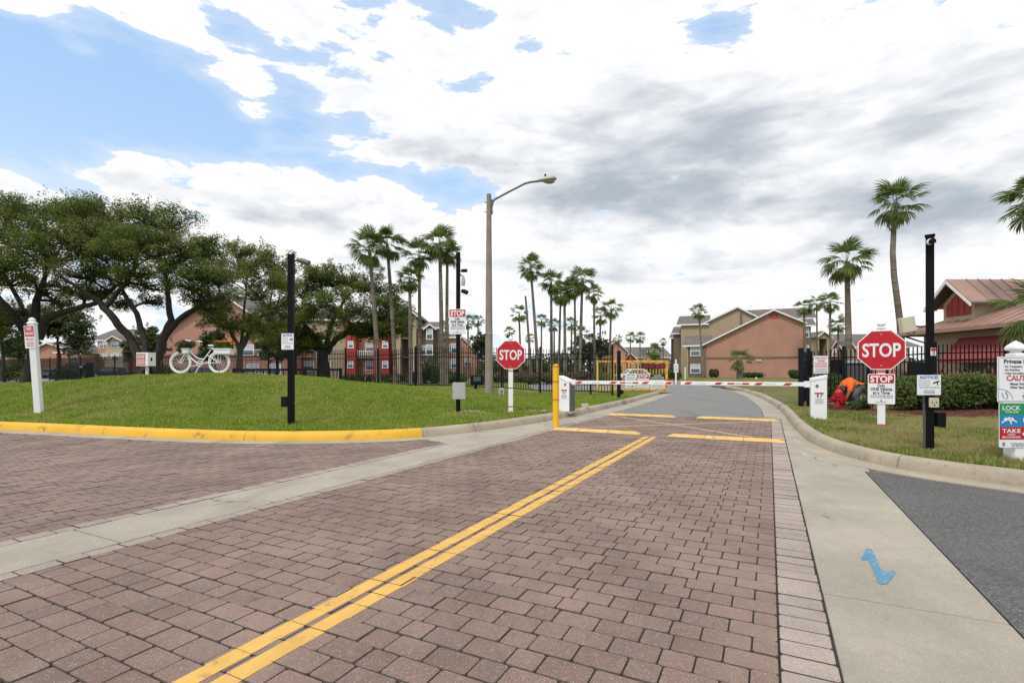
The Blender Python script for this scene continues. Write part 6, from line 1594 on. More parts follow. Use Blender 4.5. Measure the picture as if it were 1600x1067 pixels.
def frond_angles(rng, n):
    out = []
    for i in range(n):
        f = (i + .5) / n; el = 78 - 140 * f ** 1.0 + rng.uniform(-9, 9)      # upright in the middle, hanging at the bottom
        out.append((i * 137.5 + rng.uniform(-25, 25), el + rng.uniform(-14, 14)))
    return out
def palm(label, px, py, pxb, Y, wpx, base_z=.15, nf=30, skirt=4, dead='dry', detail=True, r0=None, bend=0.0, group='fan palms', mid=None, seed=None):
    rng = random.Random(int(px * 7 + py * 13) if seed is None else seed)
    cr = at(px, py, Y); xb = ax(pxb, Y); s = wpx / FPX * Y / 3.75 * (1.18 if 46 < Y < 66 else 1)
    t = thing('fan_palm', label, 'palm tree', (xb, Y, base_z), 0, group)
    top = Vector((cr.x - xb, 0, cr.z - base_z - .1 * s)); r0 = r0 or .165 * min(1.15, max(.75, s))
    pts, rad = [], []
    for i in range(9):
        f = i / 8; off = top.x * (f ** 1.3) + bend * math.sin(math.pi * f) + (mid or 0) * math.sin(2 * math.pi * f)
        pts.append((off, .0, -.2 + (top.z + .2) * f)); rad.append(r0 * (1.25 - .5 * f if f > .06 else 1.5))
    MB().tube(pts, rad, 9).build('trunk', MT['palmbark'], t, 60)
    angs = frond_angles(rng, nf)
    def M4(az, el, sc): return Matrix.Translation(top) @ Matrix.Rotation(R(az), 4, 'Z') @ Matrix.Rotation(R(-el), 4, 'Y') @ Matrix.Rotation(R(rng.uniform(-25, 25)), 4, 'X') @ Matrix.Diagonal((sc, sc, sc, 1))
    if detail:
        for az, el in angs:
            o = link('frond', rng.choice(FR), t); o.matrix_local = M4(az, el, s * rng.uniform(.84, 1.06) * (.9 if el < 0 else 1))
    else:
        mb = MB()
        for az, el in angs:
            m = M4(az, el, s * rng.uniform(.86, 1.08)); me = rng.choice(FRfar)
            mb.add([m @ v.co for v in me.vertices], [tuple(p.vertices) for p in me.polygons])
        mb.build('crown', MT['palmleaf'], t)
    mb = MB()
    for i in range(skirt):
        m = M4(rng.uniform(0, 360), -rng.uniform(66, 86), s * rng.uniform(.62, .85)); me = FD[0]
        mb.add([m @ v.co for v in me.vertices], [tuple(p.vertices) for p in me.polygons])
    if skirt: mb.build('dead_skirt', MT['orangepalm' if dead == 'orange' else 'drypalm'], t)
    return t
BG = dict(detail=False, nf=18)
# left group
palm('fan palm with hanging orange dead fronds, leftmost of the tall left group', 577, 388, 592, 34, 78, .3, dead='orange', skirt=7)
palm('leaning fan palm just right of the one with orange dead fronds', 605, 380, 618, 34.8, 70, .3)
palm('short fan palm with a drooping skirt in the middle of the left group', 640, 436, 641.5, 34.4, 54, .3, skirt=7)
palm('slender fan palm between the short palm and the slim camera pole', 655, 400, 656, 36, 64, .3)
palm('tall fan palm whose crown touches the slim camera pole', 687, 380, 691, 35, 76, .3, skirt=7)
palm('fan palm sharing the crown beside the slim camera pole', 699, 394, 697.5, 36.5, 58, .3, skirt=6)
palm('small fan palm behind the one vehicle sign of the slim pole', 731, 502, 732, 66, 34, .3, **BG)
palm('small fan palm midway between slim pole and lamp pole', 747, 500, 746, 70, 28, .3, **BG)
palm('low fan palm just left of the lamp pole foot', 700, 505, 701, 68, 26, .3, **BG)
# centre group
palm('tall slightly leaning fan palm at the left of the central palm group', 829, 418, 841, 48, 46, .1, skirt=5)
t = palm('bare dying palm with a few shrivelled brown fronds beside the tall leaning palm', 821, 462, 830, 49, 16, .1, nf=0, skirt=8, r0=.12)
palm('fan palm above the left stop sign, medium height with a thin trunk', 811, 490, 814, 60, 34, .1, **BG)
palm('small fan palm directly over the finial of the left stop sign', 796, 518, 799, 74, 24, .1, **BG)
palm('fan palm with a full crown left of centre in the central group', 861, 440, 862, 52, 44, .1, skirt=7)
palm('fan palm with the widest crown in the middle of the central group', 882, 455, 883, 50, 46, .1, nf=30, skirt=10)
palm('fan palm with a long brown skirt hidden behind the widest crown', 876, 462, 873, 55, 36, .1, skirt=12)
palm('tall fan palm right of the widest crown in the central group', 910, 436, 906, 51, 48, .1, nf=30, skirt=6)
palm('fan palm tucked behind the tall right palm of the central group', 898, 450, 899, 54, 38, .1, skirt=6)
palm('thin fan palm with a brown beard at the right of the central group', 928, 459, 929, 58, 32, .1, skirt=7, r0=.14)
palm('fan palm with drooping crown low at the right of the central group', 938, 492, 938, 62, 32, .1, **BG)
palm('open crowned fan palm furthest right in the central group', 955, 482, 952, 60, 36, .1, nf=20, skirt=3)
palm('short fan palm behind the trunks left of the widest crown', 846, 500, 846, 66, 28, .1, **BG)
palm('short fan palm behind the trunks below the full left crown', 866, 508, 866, 68, 30, .1, **BG)
palm('short fan palm behind the trunks below the widest crown', 893, 505, 893, 66, 30, .1, **BG)
palm('bushy low fan palm at the foot of the central group', 908, 522, 907, 64, 32, .1, **BG)
palm('tiny fan palm left of the central group above the fence', 828, 528, 828, 88, 20, .1, **BG)
palm('tiny fan palm between the bushy low palm and the far houses', 966, 530, 966, 88, 20, .1, **BG)
palm('left one of two small palms above the far roofs', 985, 527, 985, 95, 24, .1, **BG)
palm('right one of two small palms above the far roofs', 1000, 527, 1000, 95, 24, .1, **BG)
palm('broad low palm in front of the far grey roofs', 1022, 548, 1022, 80, 34, .1, nf=26, detail=False)
palm('tiny palm right of the broad low palm', 1036, 534, 1036, 100, 16, .1, **BG)
# beside and before the salmon building
palm('fan palm in front of the tan left wing of the salmon building', 1092, 486, 1098, 78, 34, .1, nf=24, skirt=4)
palm('young fan palm with a stout trunk on the lawn before the salmon gable', 1156.5, 563, 1155, 58, 42, .1, nf=20, skirt=2, r0=.30)
palm('fan palm against the right eave of the salmon building', 1256, 481, 1259, 76, 36, .1, nf=24, skirt=4)
palm('thin fan palm just right of the salmon building', 1276, 474, 1277, 78, 32, .1, nf=22, skirt=3)
palm('fan palm with a dark full crown right of the salmon building', 1297, 472, 1297, 66, 44, .1, nf=26, skirt=6)
palm('low fan palm left of the straight palm behind the stop sign', 1310, 508, 1309, 72, 40, .1, nf=24, skirt=0)
palm('straight tall fan palm behind the right stop sign', 1323, 408, 1327, 30, 88, .2, nf=28, skirt=6, r0=.17)
palm('tallest fan palm with a thin curved trunk beside the right camera pole', 1401, 318, 1402, 27, 96, .2, nf=26, skirt=6, r0=.15, mid=.22)
palm('fan palm cut off by the right edge of the photo', 1622, 312, 1612, 19, 118, .2, nf=30, skirt=5, r0=.17)
palm('low fan palm with huge near fronds in front of the clubhouse', 1642, 486, 1652, 12.2, 180, .2, nf=16, skirt=0, r0=.18)

# ================================================================== OAKS
def limb(mb, a, b, ra, rb, sag, rng, n=7):
    a, b = Vector(a), Vector(b); side = Vector((rng.uniform(-1, 1), rng.uniform(-1, 1), rng.uniform(-.3, .3))) * (b - a).length * .09
    pts = []
    for i in range(n + 1):
        f = i / n; p = a.lerp(b, f) + side * math.sin(math.pi * f) + Vector((0, 0, -sag * math.sin(math.pi * f))) + Vector((rng.uniform(-1, 1), rng.uniform(-1, 1), rng.uniform(-1, 1))) * (b - a).length * .018
        if i in (0, n): p = a.lerp(b, f)
        pts.append(p)
    mb.tube(pts, [ra + (rb - ra) * (i / n) ** .8 for i in range(n + 1)], 7); return pts
def oak(label, base, stems, pads, Y, nleaf, leafm, barkm, seed, leaf=.17, cat='tree', twigs=22, group='oaks', name='oak_tree', frac=.66):
    """stems: lists of (px, py, dy, radius) in photo pixels at depth Y + dy; pads: (px, py, dy, half width px, half height px)"""
    rng = random.Random(seed); k = Y / FPX
    t = thing(name, label, cat, base, 0, group); B0 = Vector(base)
    mb = MB(); ends = []
    for st in stems:
        P = [at(q[0], q[1], Y + q[2]) - B0 for q in st]; rr = [q[3] * .8 for q in st]
        pts, rad = [], []
        for i in range(len(P) - 1):
            for j in range(4):
                f = j / 4; p = P[i].lerp(P[i + 1], f)
                if j: p += Vector((rng.uniform(-1, 1), rng.uniform(-1, 1), rng.uniform(-1, 1))) * rr[i] * .22
                pts.append(p); rad.append(rr[i] + (rr[i + 1] - rr[i]) * f)
        pts.append(P[-1]); rad.append(rr[-1])
        mb.tube(pts, rad, 9); ends += [(pts[i], rad[i]) for i in range(len(pts) // 3, len(pts))]
    mb.build('trunk', barkm, t, 60)
    tw = MB(); ell = []
    for (px, py, dy, hw, hh) in pads:
        c = at(px, py, Y + dy) - B0; rx, rz = hw * k, hh * k; ry = max(rx * .8, .5)
        e = min(ends, key=lambda q: (q[0] - c).length + (2.5 if q[0].z > c.z + .3 else 0)); pts = limb(tw, e[0], c - Vector((0, 0, rz * .4)), max(.03, e[1] * .62), .035, -.12 * (c - e[0]).length, rng)
        for j in range(twigs):
            a = rng.uniform(0, 6.28); q = c + Vector((math.cos(a) * rx * rng.uniform(.35, 1.05), math.sin(a) * ry * rng.uniform(.35, 1.05), rng.uniform(-.75, 1.05) * rz))
            limb(tw, pts[rng.choice((4, 5, 6, 7))], q, .032, .010, -.05, rng, 4)
            rr_ = rng.uniform(.26, .60) * max(.6, (rx / 1.6) ** .7); ell.append((q.x, q.y, q.z, rr_, rr_, rr_ * rng.uniform(.55, .85)))
        ell.append((c.x, c.y, c.z, rx * .5, ry * .5, rz * .42))
        for j in range(9):
            a = rng.uniform(0, 6.28); q = c + Vector((math.cos(a) * rx * rng.uniform(.5, 1.3), math.sin(a) * ry * rng.uniform(.5, 1.2), rng.uniform(.2, 1.5) * rz))
            limb(tw, pts[rng.choice((5, 6, 7))], q, .022, .006, -.08, rng, 4); rr_ = rng.uniform(.10, .22) * max(.6, (rx / 1.6) ** .7); ell.append((q.x, q.y, q.z, rr_, rr_, rr_ * 2.2))
    tw.build('branches', barkm, t, 60)
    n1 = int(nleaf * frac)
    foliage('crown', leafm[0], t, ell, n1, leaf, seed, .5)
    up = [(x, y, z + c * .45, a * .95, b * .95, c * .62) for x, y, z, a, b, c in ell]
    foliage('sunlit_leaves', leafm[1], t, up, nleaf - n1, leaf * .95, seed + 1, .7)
    return t
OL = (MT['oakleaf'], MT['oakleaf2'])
Y1 = 25.0; xb = ax(44, Y1); zb = zl(xb, Y1)
oak('broad spreading oak at the left edge with a thick dark trunk', (xb, Y1, zb),
    [[(42, 618, 0, .46), (45, 590, 0, .36), (52, 560, 0, .31), (50, 525, 0, .27), (57, 470, 0, .20), (75, 420, .5, .10)],
     [(50, 545, 0, .26), (36, 515, -.3, .2), (10, 478, -1, .16), (-25, 440, -1.5, .1)],
     [(60, 530, 0, .24), (74, 497, 0, .20), (110, 484, -.3, .17), (150, 474, -.6, .13), (190, 440, -1, .08)],
     [(52, 520, .0, .18), (30, 470, 1, .13), (-10, 400, 1.5, .07)]],
    [(10, 370, 0, 70, 30), (70, 350, 1, 70, 28), (135, 345, 0, 60, 26), (20, 410, -1.5, 62, 26), (85, 400, -1, 60, 26), (145, 390, -1.5, 56, 22), (-40, 400, 0, 60, 40), (-60, 350, 1, 60, 30), (190, 372, 0, 50, 22), (50, 330, .5, 50, 16), (118, 428, -2, 40, 15), (10, 330, 1, 26, 16), (-20, 470, -1, 36, 28), (130, 326, 1, 34, 10), (60, 450, -1, 34, 14), (110, 455, 1.5, 30, 16), (15, 440, 1, 34, 18), (160, 420, .5, 36, 16), (100, 372, -2, 50, 20), (-10, 420, -1, 40, 20), (95, 475, .8, 24, 10), (130, 462, -.6, 24, 9), (20, 492, .6, 24, 12), (-5, 510, -.8, 24, 12)],
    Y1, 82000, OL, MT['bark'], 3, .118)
Y2 = 23.5; xb = ax(232, Y2); zb = zl(xb, Y2)
oak('oak with two leaning dark trunks rising behind the call box', (xb, Y2, zb),
    [[(232, 600, 0, .34), (222, 570, 0, .27), (205, 530, 0, .22), (180, 500, -.4, .2), (158, 474, -.6, .17), (130, 455, -1, .11), (95, 432, -1.5, .06)],
     [(240, 600, .3, .34), (242, 565, .3, .28), (255, 530, .3, .22), (268, 500, .3, .18), (262, 460, .3, .13), (258, 420, .6, .07)],
     [(262, 520, .3, .19), (285, 495, .0, .15), (322, 472, -.5, .11), (350, 462, -.8, .06)],
     [(228, 580, -.1, .24), (228, 540, .2, .18), (214, 490, .2, .14), (190, 452, .8, .11), (212, 410, 1, .07)],
     [(165, 480, -.5, .16), (190, 450, -.5, .12), (215, 415, -.8, .07)]],
    [(200, 360, 0, 56, 22), (258, 352, 0, 48, 20), (245, 395, -1, 62, 22), (300, 392, 0, 46, 22), (185, 400, -1, 44, 18), (285, 425, -1.5, 50, 14), (320, 432, -.5, 36, 15), (150, 372, .5, 46, 20), (170, 336, 1, 40, 14), (225, 335, .8, 36, 12), (325, 398, .5, 28, 14), (295, 448, -1, 38, 9), (215, 430, -1, 40, 10), (322, 380, .4, 22, 9), (190, 445, 1, 34, 12), (240, 450, 1.2, 30, 12), (270, 410, .8, 40, 16), (305, 468, -.3, 26, 10), (330, 488, -.3, 22, 9), (150, 462, .6, 26, 10), (185, 478, .8, 22, 9), (238, 472, .9, 20, 9), (340, 440, -.5, 26, 16), (225, 378, -1.2, 44, 16)],
    Y2, 66000, OL, MT['bark'], 7, .105)
Y3_ = 29.0; xb = ax(374, Y3_)
oak('lighter green oak with a pale trunk behind the rear planter', (xb, Y3_, .5),
    [[(374, 600, 0, .26), (374, 572, 0, .22), (376, 545, 0, .20), (396, 510, 0, .15), (420, 480, 0, .09)], [(375, 550, 0, .18), (360, 515, 0, .13), (345, 485, 0, .07)], [(377, 540, .2, .15), (380, 500, .5, .1), (385, 455, .5, .06)]],
    [(350, 430, 0, 42, 24), (392, 412, 0, 44, 22), (430, 432, 0, 36, 24), (345, 470, -1, 36, 22), (400, 460, -1, 44, 24), (435, 480, -.5, 36, 26), (360, 510, -1.2, 36, 16), (410, 515, -1, 44, 18), (330, 498, -1, 22, 16), (440, 415, .6, 24, 16), (375, 395, .5, 26, 10)],
    Y3_, 50000, (MT['oakleaf2'], MT['oakleaf2']), MT['bark2'], 11, .115)
Y4_ = 40.0; xb = ax(505, Y4_)
oak('wide dense oak behind the left camera pole and the iron fence', (xb, Y4_, .3),
    [[(506, 602, 0, .55), (507, 570, 0, .48), (503, 545, 0, .42), (485, 520, 0, .3), (470, 500, 0, .15)], [(508, 552, 0, .36), (525, 530, 0, .28), (555, 512, -.5, .2), (590, 500, -1, .1)], [(503, 550, 0, .3), (480, 535, .3, .22), (455, 520, .5, .12)], [(508, 545, .4, .3), (520, 500, .6, .2), (540, 465, .5, .1)]],
    [(470, 452, 0, 44, 22), (520, 440, 0, 50, 20), (570, 448, 0, 46, 22), (606, 470, 0, 34, 20), (480, 490, -1.5, 50, 24), (535, 488, -2, 54, 24), (590, 498, -1.5, 50, 22), (605, 508, -1, 30, 14), (460, 522, -1, 36, 16), (590, 520, -1, 34, 12), (420, 535, -1, 26, 16), (452, 545, -1, 26, 14), (485, 532, -1.5, 30, 12), (550, 520, -1.5, 40, 10), (632, 490, .3, 18, 12), (500, 428, .5, 34, 10)],
    Y4_, 62000, (MT['oakleaf'], MT['oakleaf2']), MT['bark'], 17, .185)
# darker trees in the background
def small_tree(label, px, pyt, pyb, Y, hw, seed, mats=None, n=9000, trunk=True, name='background_tree', group='trees beyond the fence', leaf=None, zb=.2):
    base = (ax(px, Y), Y, zb); h = pyb - pyt; rng = random.Random(seed); mats = mats or (MT['darkleaf'], MT['bushleaf'])
    pads = [(px + rng.uniform(-.7, .7) * hw, pyt + h * rng.uniform(.12, .62), rng.uniform(-1, 1), hw * rng.uniform(.38, .6), h * rng.uniform(.12, .2)) for _ in range(9)]
    r0 = max(.12, hw / FPX * Y * .07)
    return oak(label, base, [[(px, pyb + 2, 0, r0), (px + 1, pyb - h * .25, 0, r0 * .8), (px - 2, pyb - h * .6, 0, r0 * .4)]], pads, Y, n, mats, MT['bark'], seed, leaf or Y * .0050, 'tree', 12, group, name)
small_tree('dark tree behind the leftmost oak trunk at the photo edge', 4, 478, 592, 46, 50, 31, n=14000)
small_tree('dark tree between the leftmost trunk and the peach house', 92, 486, 590, 50, 56, 32, n=20000)
small_tree('round green tree behind the twin trunked oak', 238, 508, 575, 60, 30, 33)
small_tree('low tree filling the gap behind the pale trunk', 330, 520, 580, 45, 26, 34)
small_tree('dark tree behind the left camera pole under the wide oak', 432, 500, 588, 44, 40, 35, n=16000)
small_tree('dark tree behind the low railing left of the wide oak trunk', 462, 508, 590, 52, 30, 41, n=9000)
small_tree('green bushy tree at the right foot of the central palms', 920, 528, 580, 62, 30, 36, (MT['darkleaf'], MT['bushleaf']), 8000)
small_tree('dark green tree left of the lamp pole above the fence', 752, 520, 580, 70, 16, 37, n=4000)
small_tree('dark tree seen through the left oak above the parked cars', 30, 520, 590, 70, 30, 38)
small_tree('small tree to the right of the peach house', 205, 530, 585, 70, 18, 39, n=5000)
# a far row of trees at the horizon, one mass
r = np.random.RandomState(8)
V = [(x, 210 + r.uniform(-10, 25), r.uniform(1, 5), r.uniform(5, 9), 5, r.uniform(3.5, 6.5)) for x in np.arange(-330, 330, 6.5)]
o = foliage('far_treeline', MT['darkleaf'], None, V, 60000, 1.6, 9); tag(o, kind='stuff')

# ================================================================== BUSHES, HEDGES, FLOWER BEDS
def bush(label, x, y, z, ell, n, leaf, mat, seed, name='bush', cat='bush', group=None, extra=None, wid=.4):
    t = thing(name, label, cat, (x, y, z), 0, group)
    mb = MB()
    for i, e in enumerate(ell): mb.tube([(e[0] * .5, e[1] * .5, -.05), (e[0], e[1], e[2])], [.03, .012], 5)
    mb.build('stem', MT['bark'], t)
    foliage('foliage', mat, t, ell, n, leaf, seed, .25, wid=wid)
    if extra: foliage(extra[0], extra[1], t, [(a, b, c + f * .35, d * .95, e * .95, f * .7) for a, b, c, d, e, f in ell], extra[2], extra[3], seed + 1, .3, wid=.6)
    return t
# clipped hedge in front of the clubhouse fence
rng = random.Random(9)
for i, (px0, px1, yy, lab) in enumerate(((1392, 1440, 12.6, 'dark green shrub behind the right stop sign and camera pole'), (1440, 1500, 12.4, 'dark green shrub right of the camera pole'), (1500, 1562, 12.1, 'dark green shrub left of the property sign'), (1562, 1640, 11.8, 'dark green shrub behind the property sign'))):
    w = (px1 - px0) / FPX * yy; x = ax((px0 + px1) / 2, yy); z = zr(x, yy)
    ell = [(rng.uniform(-.48, .48) * w, rng.uniform(-.3, .3), rng.uniform(.22, .66), w * .30, .42, .26) for _ in range(10)] + [(-w * .3, 0, .3, w * .34, .5, .3), (w * .3, 0, .3, w * .34, .5, .3), (0, -.05, .5, w * .42, .5, .34)]
    bush(lab, x, yy, z, ell, 9500, .075, MT['bushleaf'], 60 + i, 'hedge_shrub', 'shrub', 'shrubs of the clubhouse hedge', ('new_growth', MT['oakleaf2'], 3200, .07))
# low plants right behind the hydrant
yy = 13.3; x = ax(1346, yy); bush('small dark green shrub at the feet of the crouching worker', x, yy, zr(x, yy), [(-.12, 0, .10, .2, .2, .13), (.12, .05, .13, .2, .2, .14)], 1400, .06, MT['bushleaf'], 71)
def strap_plant(label, x, y, z, n, L, mats, seed, name='cordyline', cat='plant', group=None, w=.03, up=.9):
    t = thing(name, label, cat, (x, y, z), 0, group); r = random.Random(seed)
    MB().tube([(0, 0, -.05), (0, 0, L * .35)], .02, 6).build('stem', MT['bark2'], t)
    shapes = []
    for m in mats:
        mb = MB(); mb.add([(0, -w * .5, 0), (0, w * .5, 0), (L * .5, w, L * .10), (L * .5, -w, L * .10), (L * .85, w * .6, .02), (L * .85, -w * .6, .02), (L, 0, -L * .12)], [(0, 1, 2, 3), (3, 2, 4, 5), (5, 4, 6)]); shapes.append(mb.mesh('leaf', m))
    for i in range(n):
        o = link('leaf', r.choice(shapes), t, (0, 0, L * r.uniform(.1, .42)), (0, -R(r.uniform(15, 80)), R(i * 137.5 + r.uniform(-20, 20)))); s = r.uniform(.7, 1.1); o.scale = (s, s, s)
    return t
yy = 12.9; x = ax(1362, yy)
strap_plant('brown dry strap leaved plant left of the one vehicle notice', x, yy, zr(x, yy), 30, .62, [MT['drypalm'], MT['fernleaf']], 81, 'strap_plant')
for i, px in enumerate((1405, 1424, 1447, 1466, 1484, 1502, 1520, 1537, 1552)):
    yy = 15.6 + (i % 3) * .4; x = ax(px, yy)
    strap_plant(('red leaved cordyline behind the fence, %s' % ('beside the stop sign', 'left of the camera pole', 'at the camera pole', 'just right of the camera pole', 'below the first awning', 'between the two awnings', 'left of the heavy fence post', 'right of the heavy fence post', 'next to the property sign')[i]), x, yy, .32, 26, .85, [MT['redleaf'], MT['redleaf'], MT['fernleaf']], 90 + i, 'cordyline', 'plant', 'red cordylines along the clubhouse', .035)
# greenery beyond the gate leaf and fence
for i, (px, yy, hw, hz, lab) in enumerate(((1297, 17.5, .55, .75, 'tall green shrub behind the tow away sign'), (1352, 18.6, .5, .55, 'green shrub between the grey cabinet and the clubhouse'), (1245, 70, 1.3, .9, 'green shrub at the right foot of the salmon gable'))):
    x = ax(px, yy); bush(lab, x, yy, .15, [(0, 0, hz * .5, hw * .7, hw * .7, hz * .5), (hw * .35, .1, hz * .8, hw * .6, hw * .6, hz * .45), (-hw * .35, 0, hz * .9, hw * .55, hw * .5, hz * .45)], 3500, .09 if yy < 30 else .28, MT['bushleaf'], 110 + i)
Yq = 83
for i, (px0, px1, pyt, lab, m) in enumerate(((1108, 1121, 577, 'round shrub at the left corner of the salmon gable', MT['fernleaf']), (1156, 1199, 582.5, 'low clipped hedge against the salmon gable', MT['darkleaf']), (1205, 1246, 571, 'leafy shrub group at the right end of the salmon gable', MT['bushleaf']), (1218, 1243, 562, 'taller shrub standing behind the leafy shrub group', MT['darkleaf']))):
    w = (px1 - px0) / FPX * Yq; h = (591 - pyt) / FPX * Yq; x = ax((px0 + px1) / 2, Yq)
    nn = max(2, int(w / h)); ell = [((j + .5) / nn * w - w / 2, -.3, h * .5, w / nn * .62, .5, h * .48) for j in range(nn)]
    bush(lab, x, Yq, .12, ell, 2600, .26, m, 120 + i)
# flower bed and shrubs on the park lawn
for i, (px, yy, hw, hz, lab, ex) in enumerate(((690, 44, 1.3, 1.0, 'green shrub left of the slim camera pole behind the fence', None), (672, 42, .9, 1.6, 'tall leafy shrub behind the fence before the brown house', None), (655, 43, .8, .9, 'round shrub behind the fence near the stair tower', None), (712, 43, 1.0, .7, 'low shrub behind the fence beside the slim camera pole', None),
        (770, 46, 1.6, .8, 'pink flowering shrub behind the fence left of the stop sign', 1), (845, 45, 1.7, .8, 'pink flowering shrub behind the fence right of the stop sign', 1), (880, 45, 1.7, .85, 'pink flowering shrub behind the yellow bollard', 1), (815, 46, 1.5, .8, 'pink flowering shrub hidden behind the stop sign', 1), (912, 44, 1.6, .9, 'pink flowering shrub behind the left barrier cabinet', 1), (945, 43, 1.4, .8, 'green shrub behind the end of the iron fence', None), (1050, 62, 1.2, 1.2, 'green shrub behind the far end of the yellow gate', None))):
    x = ax(px, yy); z = -.02 if px > 720 else .1
    bush(lab, x, yy, z, [(-hw * .45, 0, hz * .6, hw * .55, .8, hz * .55), (hw * .45, 0, hz * .6, hw * .55, .8, hz * .55), (0, .2, hz * .85, hw * .6, .8, hz * .55)], 3000, .17, MT['bushleaf' if i % 2 else 'darkleaf'], 140 + i, extra=('flowers', MT['pinkflower'], 420, .13) if ex else None)
for i, (px, hw, hz, lab) in enumerate(((768, 1.9, 2.1, 'tall dark shrub behind the fence just right of the lamp pole'), (805, 1.7, 2.5, 'tall dark shrub behind the fence under the tall leaning palm'), (842, 2.0, 2.2, 'wide dark shrub among the thin trunks left of the widest palm'), (880, 1.9, 2.6, 'tall dark shrub at the foot of the widest palm'), (948, 2.0, 2.3, 'dark shrub behind the left end of the yellow gate'), (1012, 1.8, 1.7, 'dark shrub behind the yellow gate under the small palms'))):
    yy = 64 + (i % 3) * 2; x = ax(px, yy)
    bush(lab, x, yy, .1, [(-hw * .5, 0, hz * .5, hw * .6, 1.0, hz * .5), (hw * .5, 0, hz * .45, hw * .6, 1.0, hz * .45), (0, .2, hz * .75, hw * .6, 1.0, hz * .5)], 3600, .24, MT['bushleaf' if i % 2 else 'darkleaf'], 210 + i)
Yq = 47
for i, px in enumerate((18, 112, 250)):
    x = ax(px, Yq); bush(('dark shrub at the fence %s' % ('left of the leftmost trunk', 'behind the white signpost', 'right of the call box')[i]), x, Yq, .3, [(-.9, 0, .5, 1.1, .8, .7), (.9, 0, .6, 1.1, .8, .8), (0, 0, .9, 1.0, .8, .7)], 3200, .2, MT['bushleaf'], 170 + i)
x = ax(590, 46); bush('clipped dark hedge before the red apartments', x, 46, .2, [(dx, 0, .35, .7, .5, .42) for dx in np.arange(-2.6, 2.7, .75)], 4500, .15, MT['darkleaf'], 180, 'clipped_hedge', 'hedge')
# mulch bed under the clubhouse hedge and white stones
def mulch_strip():
    P = catmull([G(px, py, .2) for px, py in ((1316, 634), (1350, 645), (1400, 650.5), (1450, 651), (1500, 653), (1560, 654), (1640, 652))], .2); n = 10; V = []
    for i, p in enumerate(P):
        for j in range(n): f = j / (n - 1); V.append((p[0] + f * .5, p[1] + f * 2.4 + .03 * math.sin(i * 1.7)))
    V = np.array(V); z, _ = H_right(V[:, 0], V[:, 1]); q = np.array([(i * n + j, i * n + n + j, i * n + n + j + 1, i * n + j + 1) for i in range(len(P) - 1) for j in range(n - 1)])
    tag(quick('mulch_bed', np.column_stack([V, z + .014 + .012 * np.random.RandomState(3).rand(len(V))]), q, MT['mulch'], smooth=True), kind='structure')
    r = np.random.RandomState(5); k = 5000; t = r.randint(0, len(P) - 1, k); x = P[t, 0] + r.uniform(-.05, .45, k); y = P[t, 1] + r.uniform(-.05, 1.6, k); z = H_right(x, y)[0] + .026
    a = r.uniform(0, 6.28, k); l = r.uniform(.015, .04, k); w = r.uniform(.005, .01, k); dx, dy = np.cos(a), np.sin(a); h = r.uniform(-.008, .012, k)
    v = np.stack([np.stack([x - dx * l - dy * w, y - dy * l + dx * w, z], 1), np.stack([x - dx * l + dy * w, y - dy * l - dx * w, z], 1), np.stack([x + dx * l + dy * w, y + dy * l - dx * w, z + h], 1), np.stack([x + dx * l - dy * w, y + dy * l + dx * w, z + h], 1)], 1).reshape(-1, 3)
    i = np.arange(k) * 4; tag(quick('bark_chips', v, np.stack([i, i + 1, i + 2, i + 3], 1), MT['mulch']), kind='stuff')
mulch_strip()
def pebbles(lab, px, py, zz, n, spread, seed, name='pebble'):
    r = random.Random(seed); x0, y0 = G(px, py, zz)
    mb = MB()
    for i in range(n):
        x, y = x0 + r.gauss(0, spread), y0 + r.gauss(0, spread * .35); s = r.uniform(.012, .03); mb.ball((x, y, zl(x, y) + s * .5), (s * 1.3, s, s * .7), 6)
    tag(mb.build('gravel', MT['wood']), kind='stuff')
pebbles('', 738, 645, .16, 60, .22, 3); pebbles('', 858, 642, .15, 40, .18, 4)
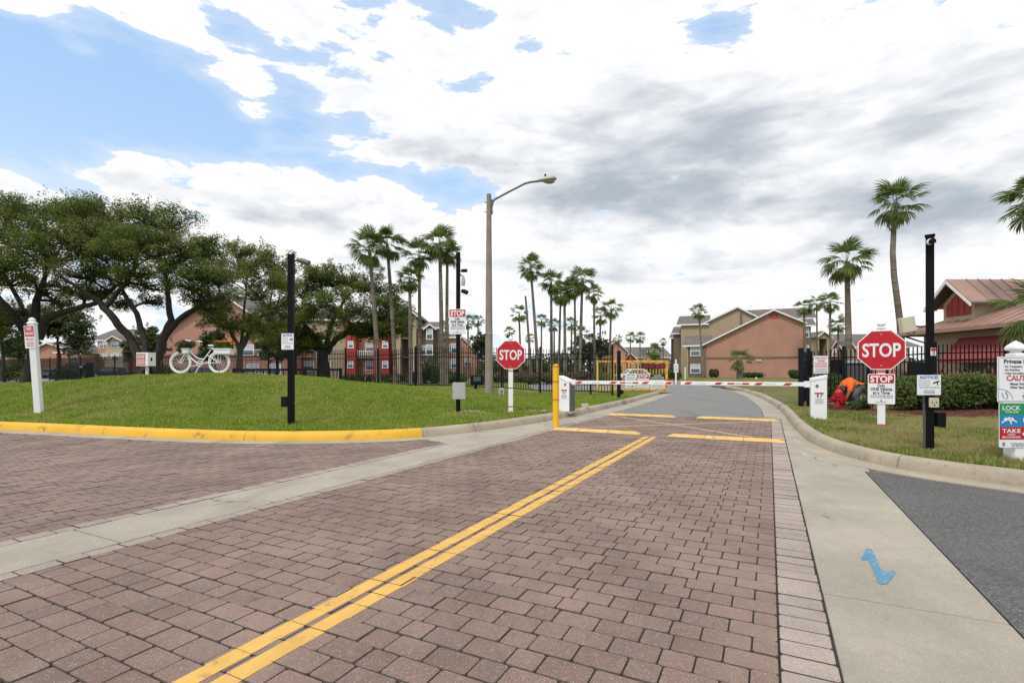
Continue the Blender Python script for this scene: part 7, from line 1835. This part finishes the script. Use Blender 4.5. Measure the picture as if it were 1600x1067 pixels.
t = thing('stone_block', 'small grey concrete block lying in the grass right of the left barrier cabinet', 'block', (ax(914, 14.2), 14.2, zl(ax(914, 14.2), 14.2)), R(-10))
MB().box((0, 0, .06), (.20, .12, .12)).build('block', MT['wood'], t, bevel=.012)

# ================================================================== GRASS
def blades(name, H, box_, n, mat, seed, h0, maxd, smin=.17, view=True, keep=None):
    r = np.random.RandomState(seed); x = r.uniform(box_[0], box_[1], n); y = r.uniform(box_[2], box_[3], n)
    z, s = H(x, y)
    dens = np.clip((8.5 / np.maximum(y, 3)) ** 1.6, .05, 1.0); dens = np.where(s < .6, 1.0, dens)
    clump = .5 + .5 * np.sin(x * 3.1 + np.sin(y * 2.3) * 2) * np.sin(y * 2.7 + np.sin(x * 1.9) * 2)
    m = (s > smin) & (s < maxd) & (np.abs(x) < y * 1.03 + .4) & (r.uniform(0, 1, n) < dens * (.55 + .45 * clump))
    if keep is not None: m &= keep(x, y)
    x, y, z, s = x[m], y[m], z[m], s[m]; k = len(x)
    a = r.uniform(0, 2 * np.pi, k); w = r.uniform(.004, .008, k) * (1 + y / 12); h = h0 * r.uniform(.45, 1.4, k) * (1 + .5 * (s < .35)) * (.65 + .7 * (.5 + .5 * np.sin(x * 6.1 + 2 * np.sin(y * 5.2)) * np.sin(y * 5.7 + 2 * np.sin(x * 4.4)))); ln = r.uniform(.0, .6, k) * h; b = r.uniform(0, 2 * np.pi, k)
    dx, dy = np.cos(a) * w, np.sin(a) * w
    v = np.stack([np.stack([x - dx, y - dy, z - .012], 1), np.stack([x + dx, y + dy, z - .012], 1), np.stack([x + np.cos(b) * ln, y + np.sin(b) * ln, z + h], 1)], 1).reshape(-1, 3)
    i = np.arange(k) * 3
    return tag(quick(name, v, np.stack([i, i + 1, i + 2], 1), mat), kind='stuff')
blades('mound_grass', H_left, (-17, 5, 8.5, 23), 900000, MT['blade'], 21, .040, 9)
blades('verge_grass', H_right, (4.4, 14, 3.0, 16), 500000, MT['blade2'], 22, .045, 7, .17, keep=lambda x, y: ~((y > 10.4 + np.clip(9.2 - x, 0, 3) * 2.2) & (x > 8.0)))
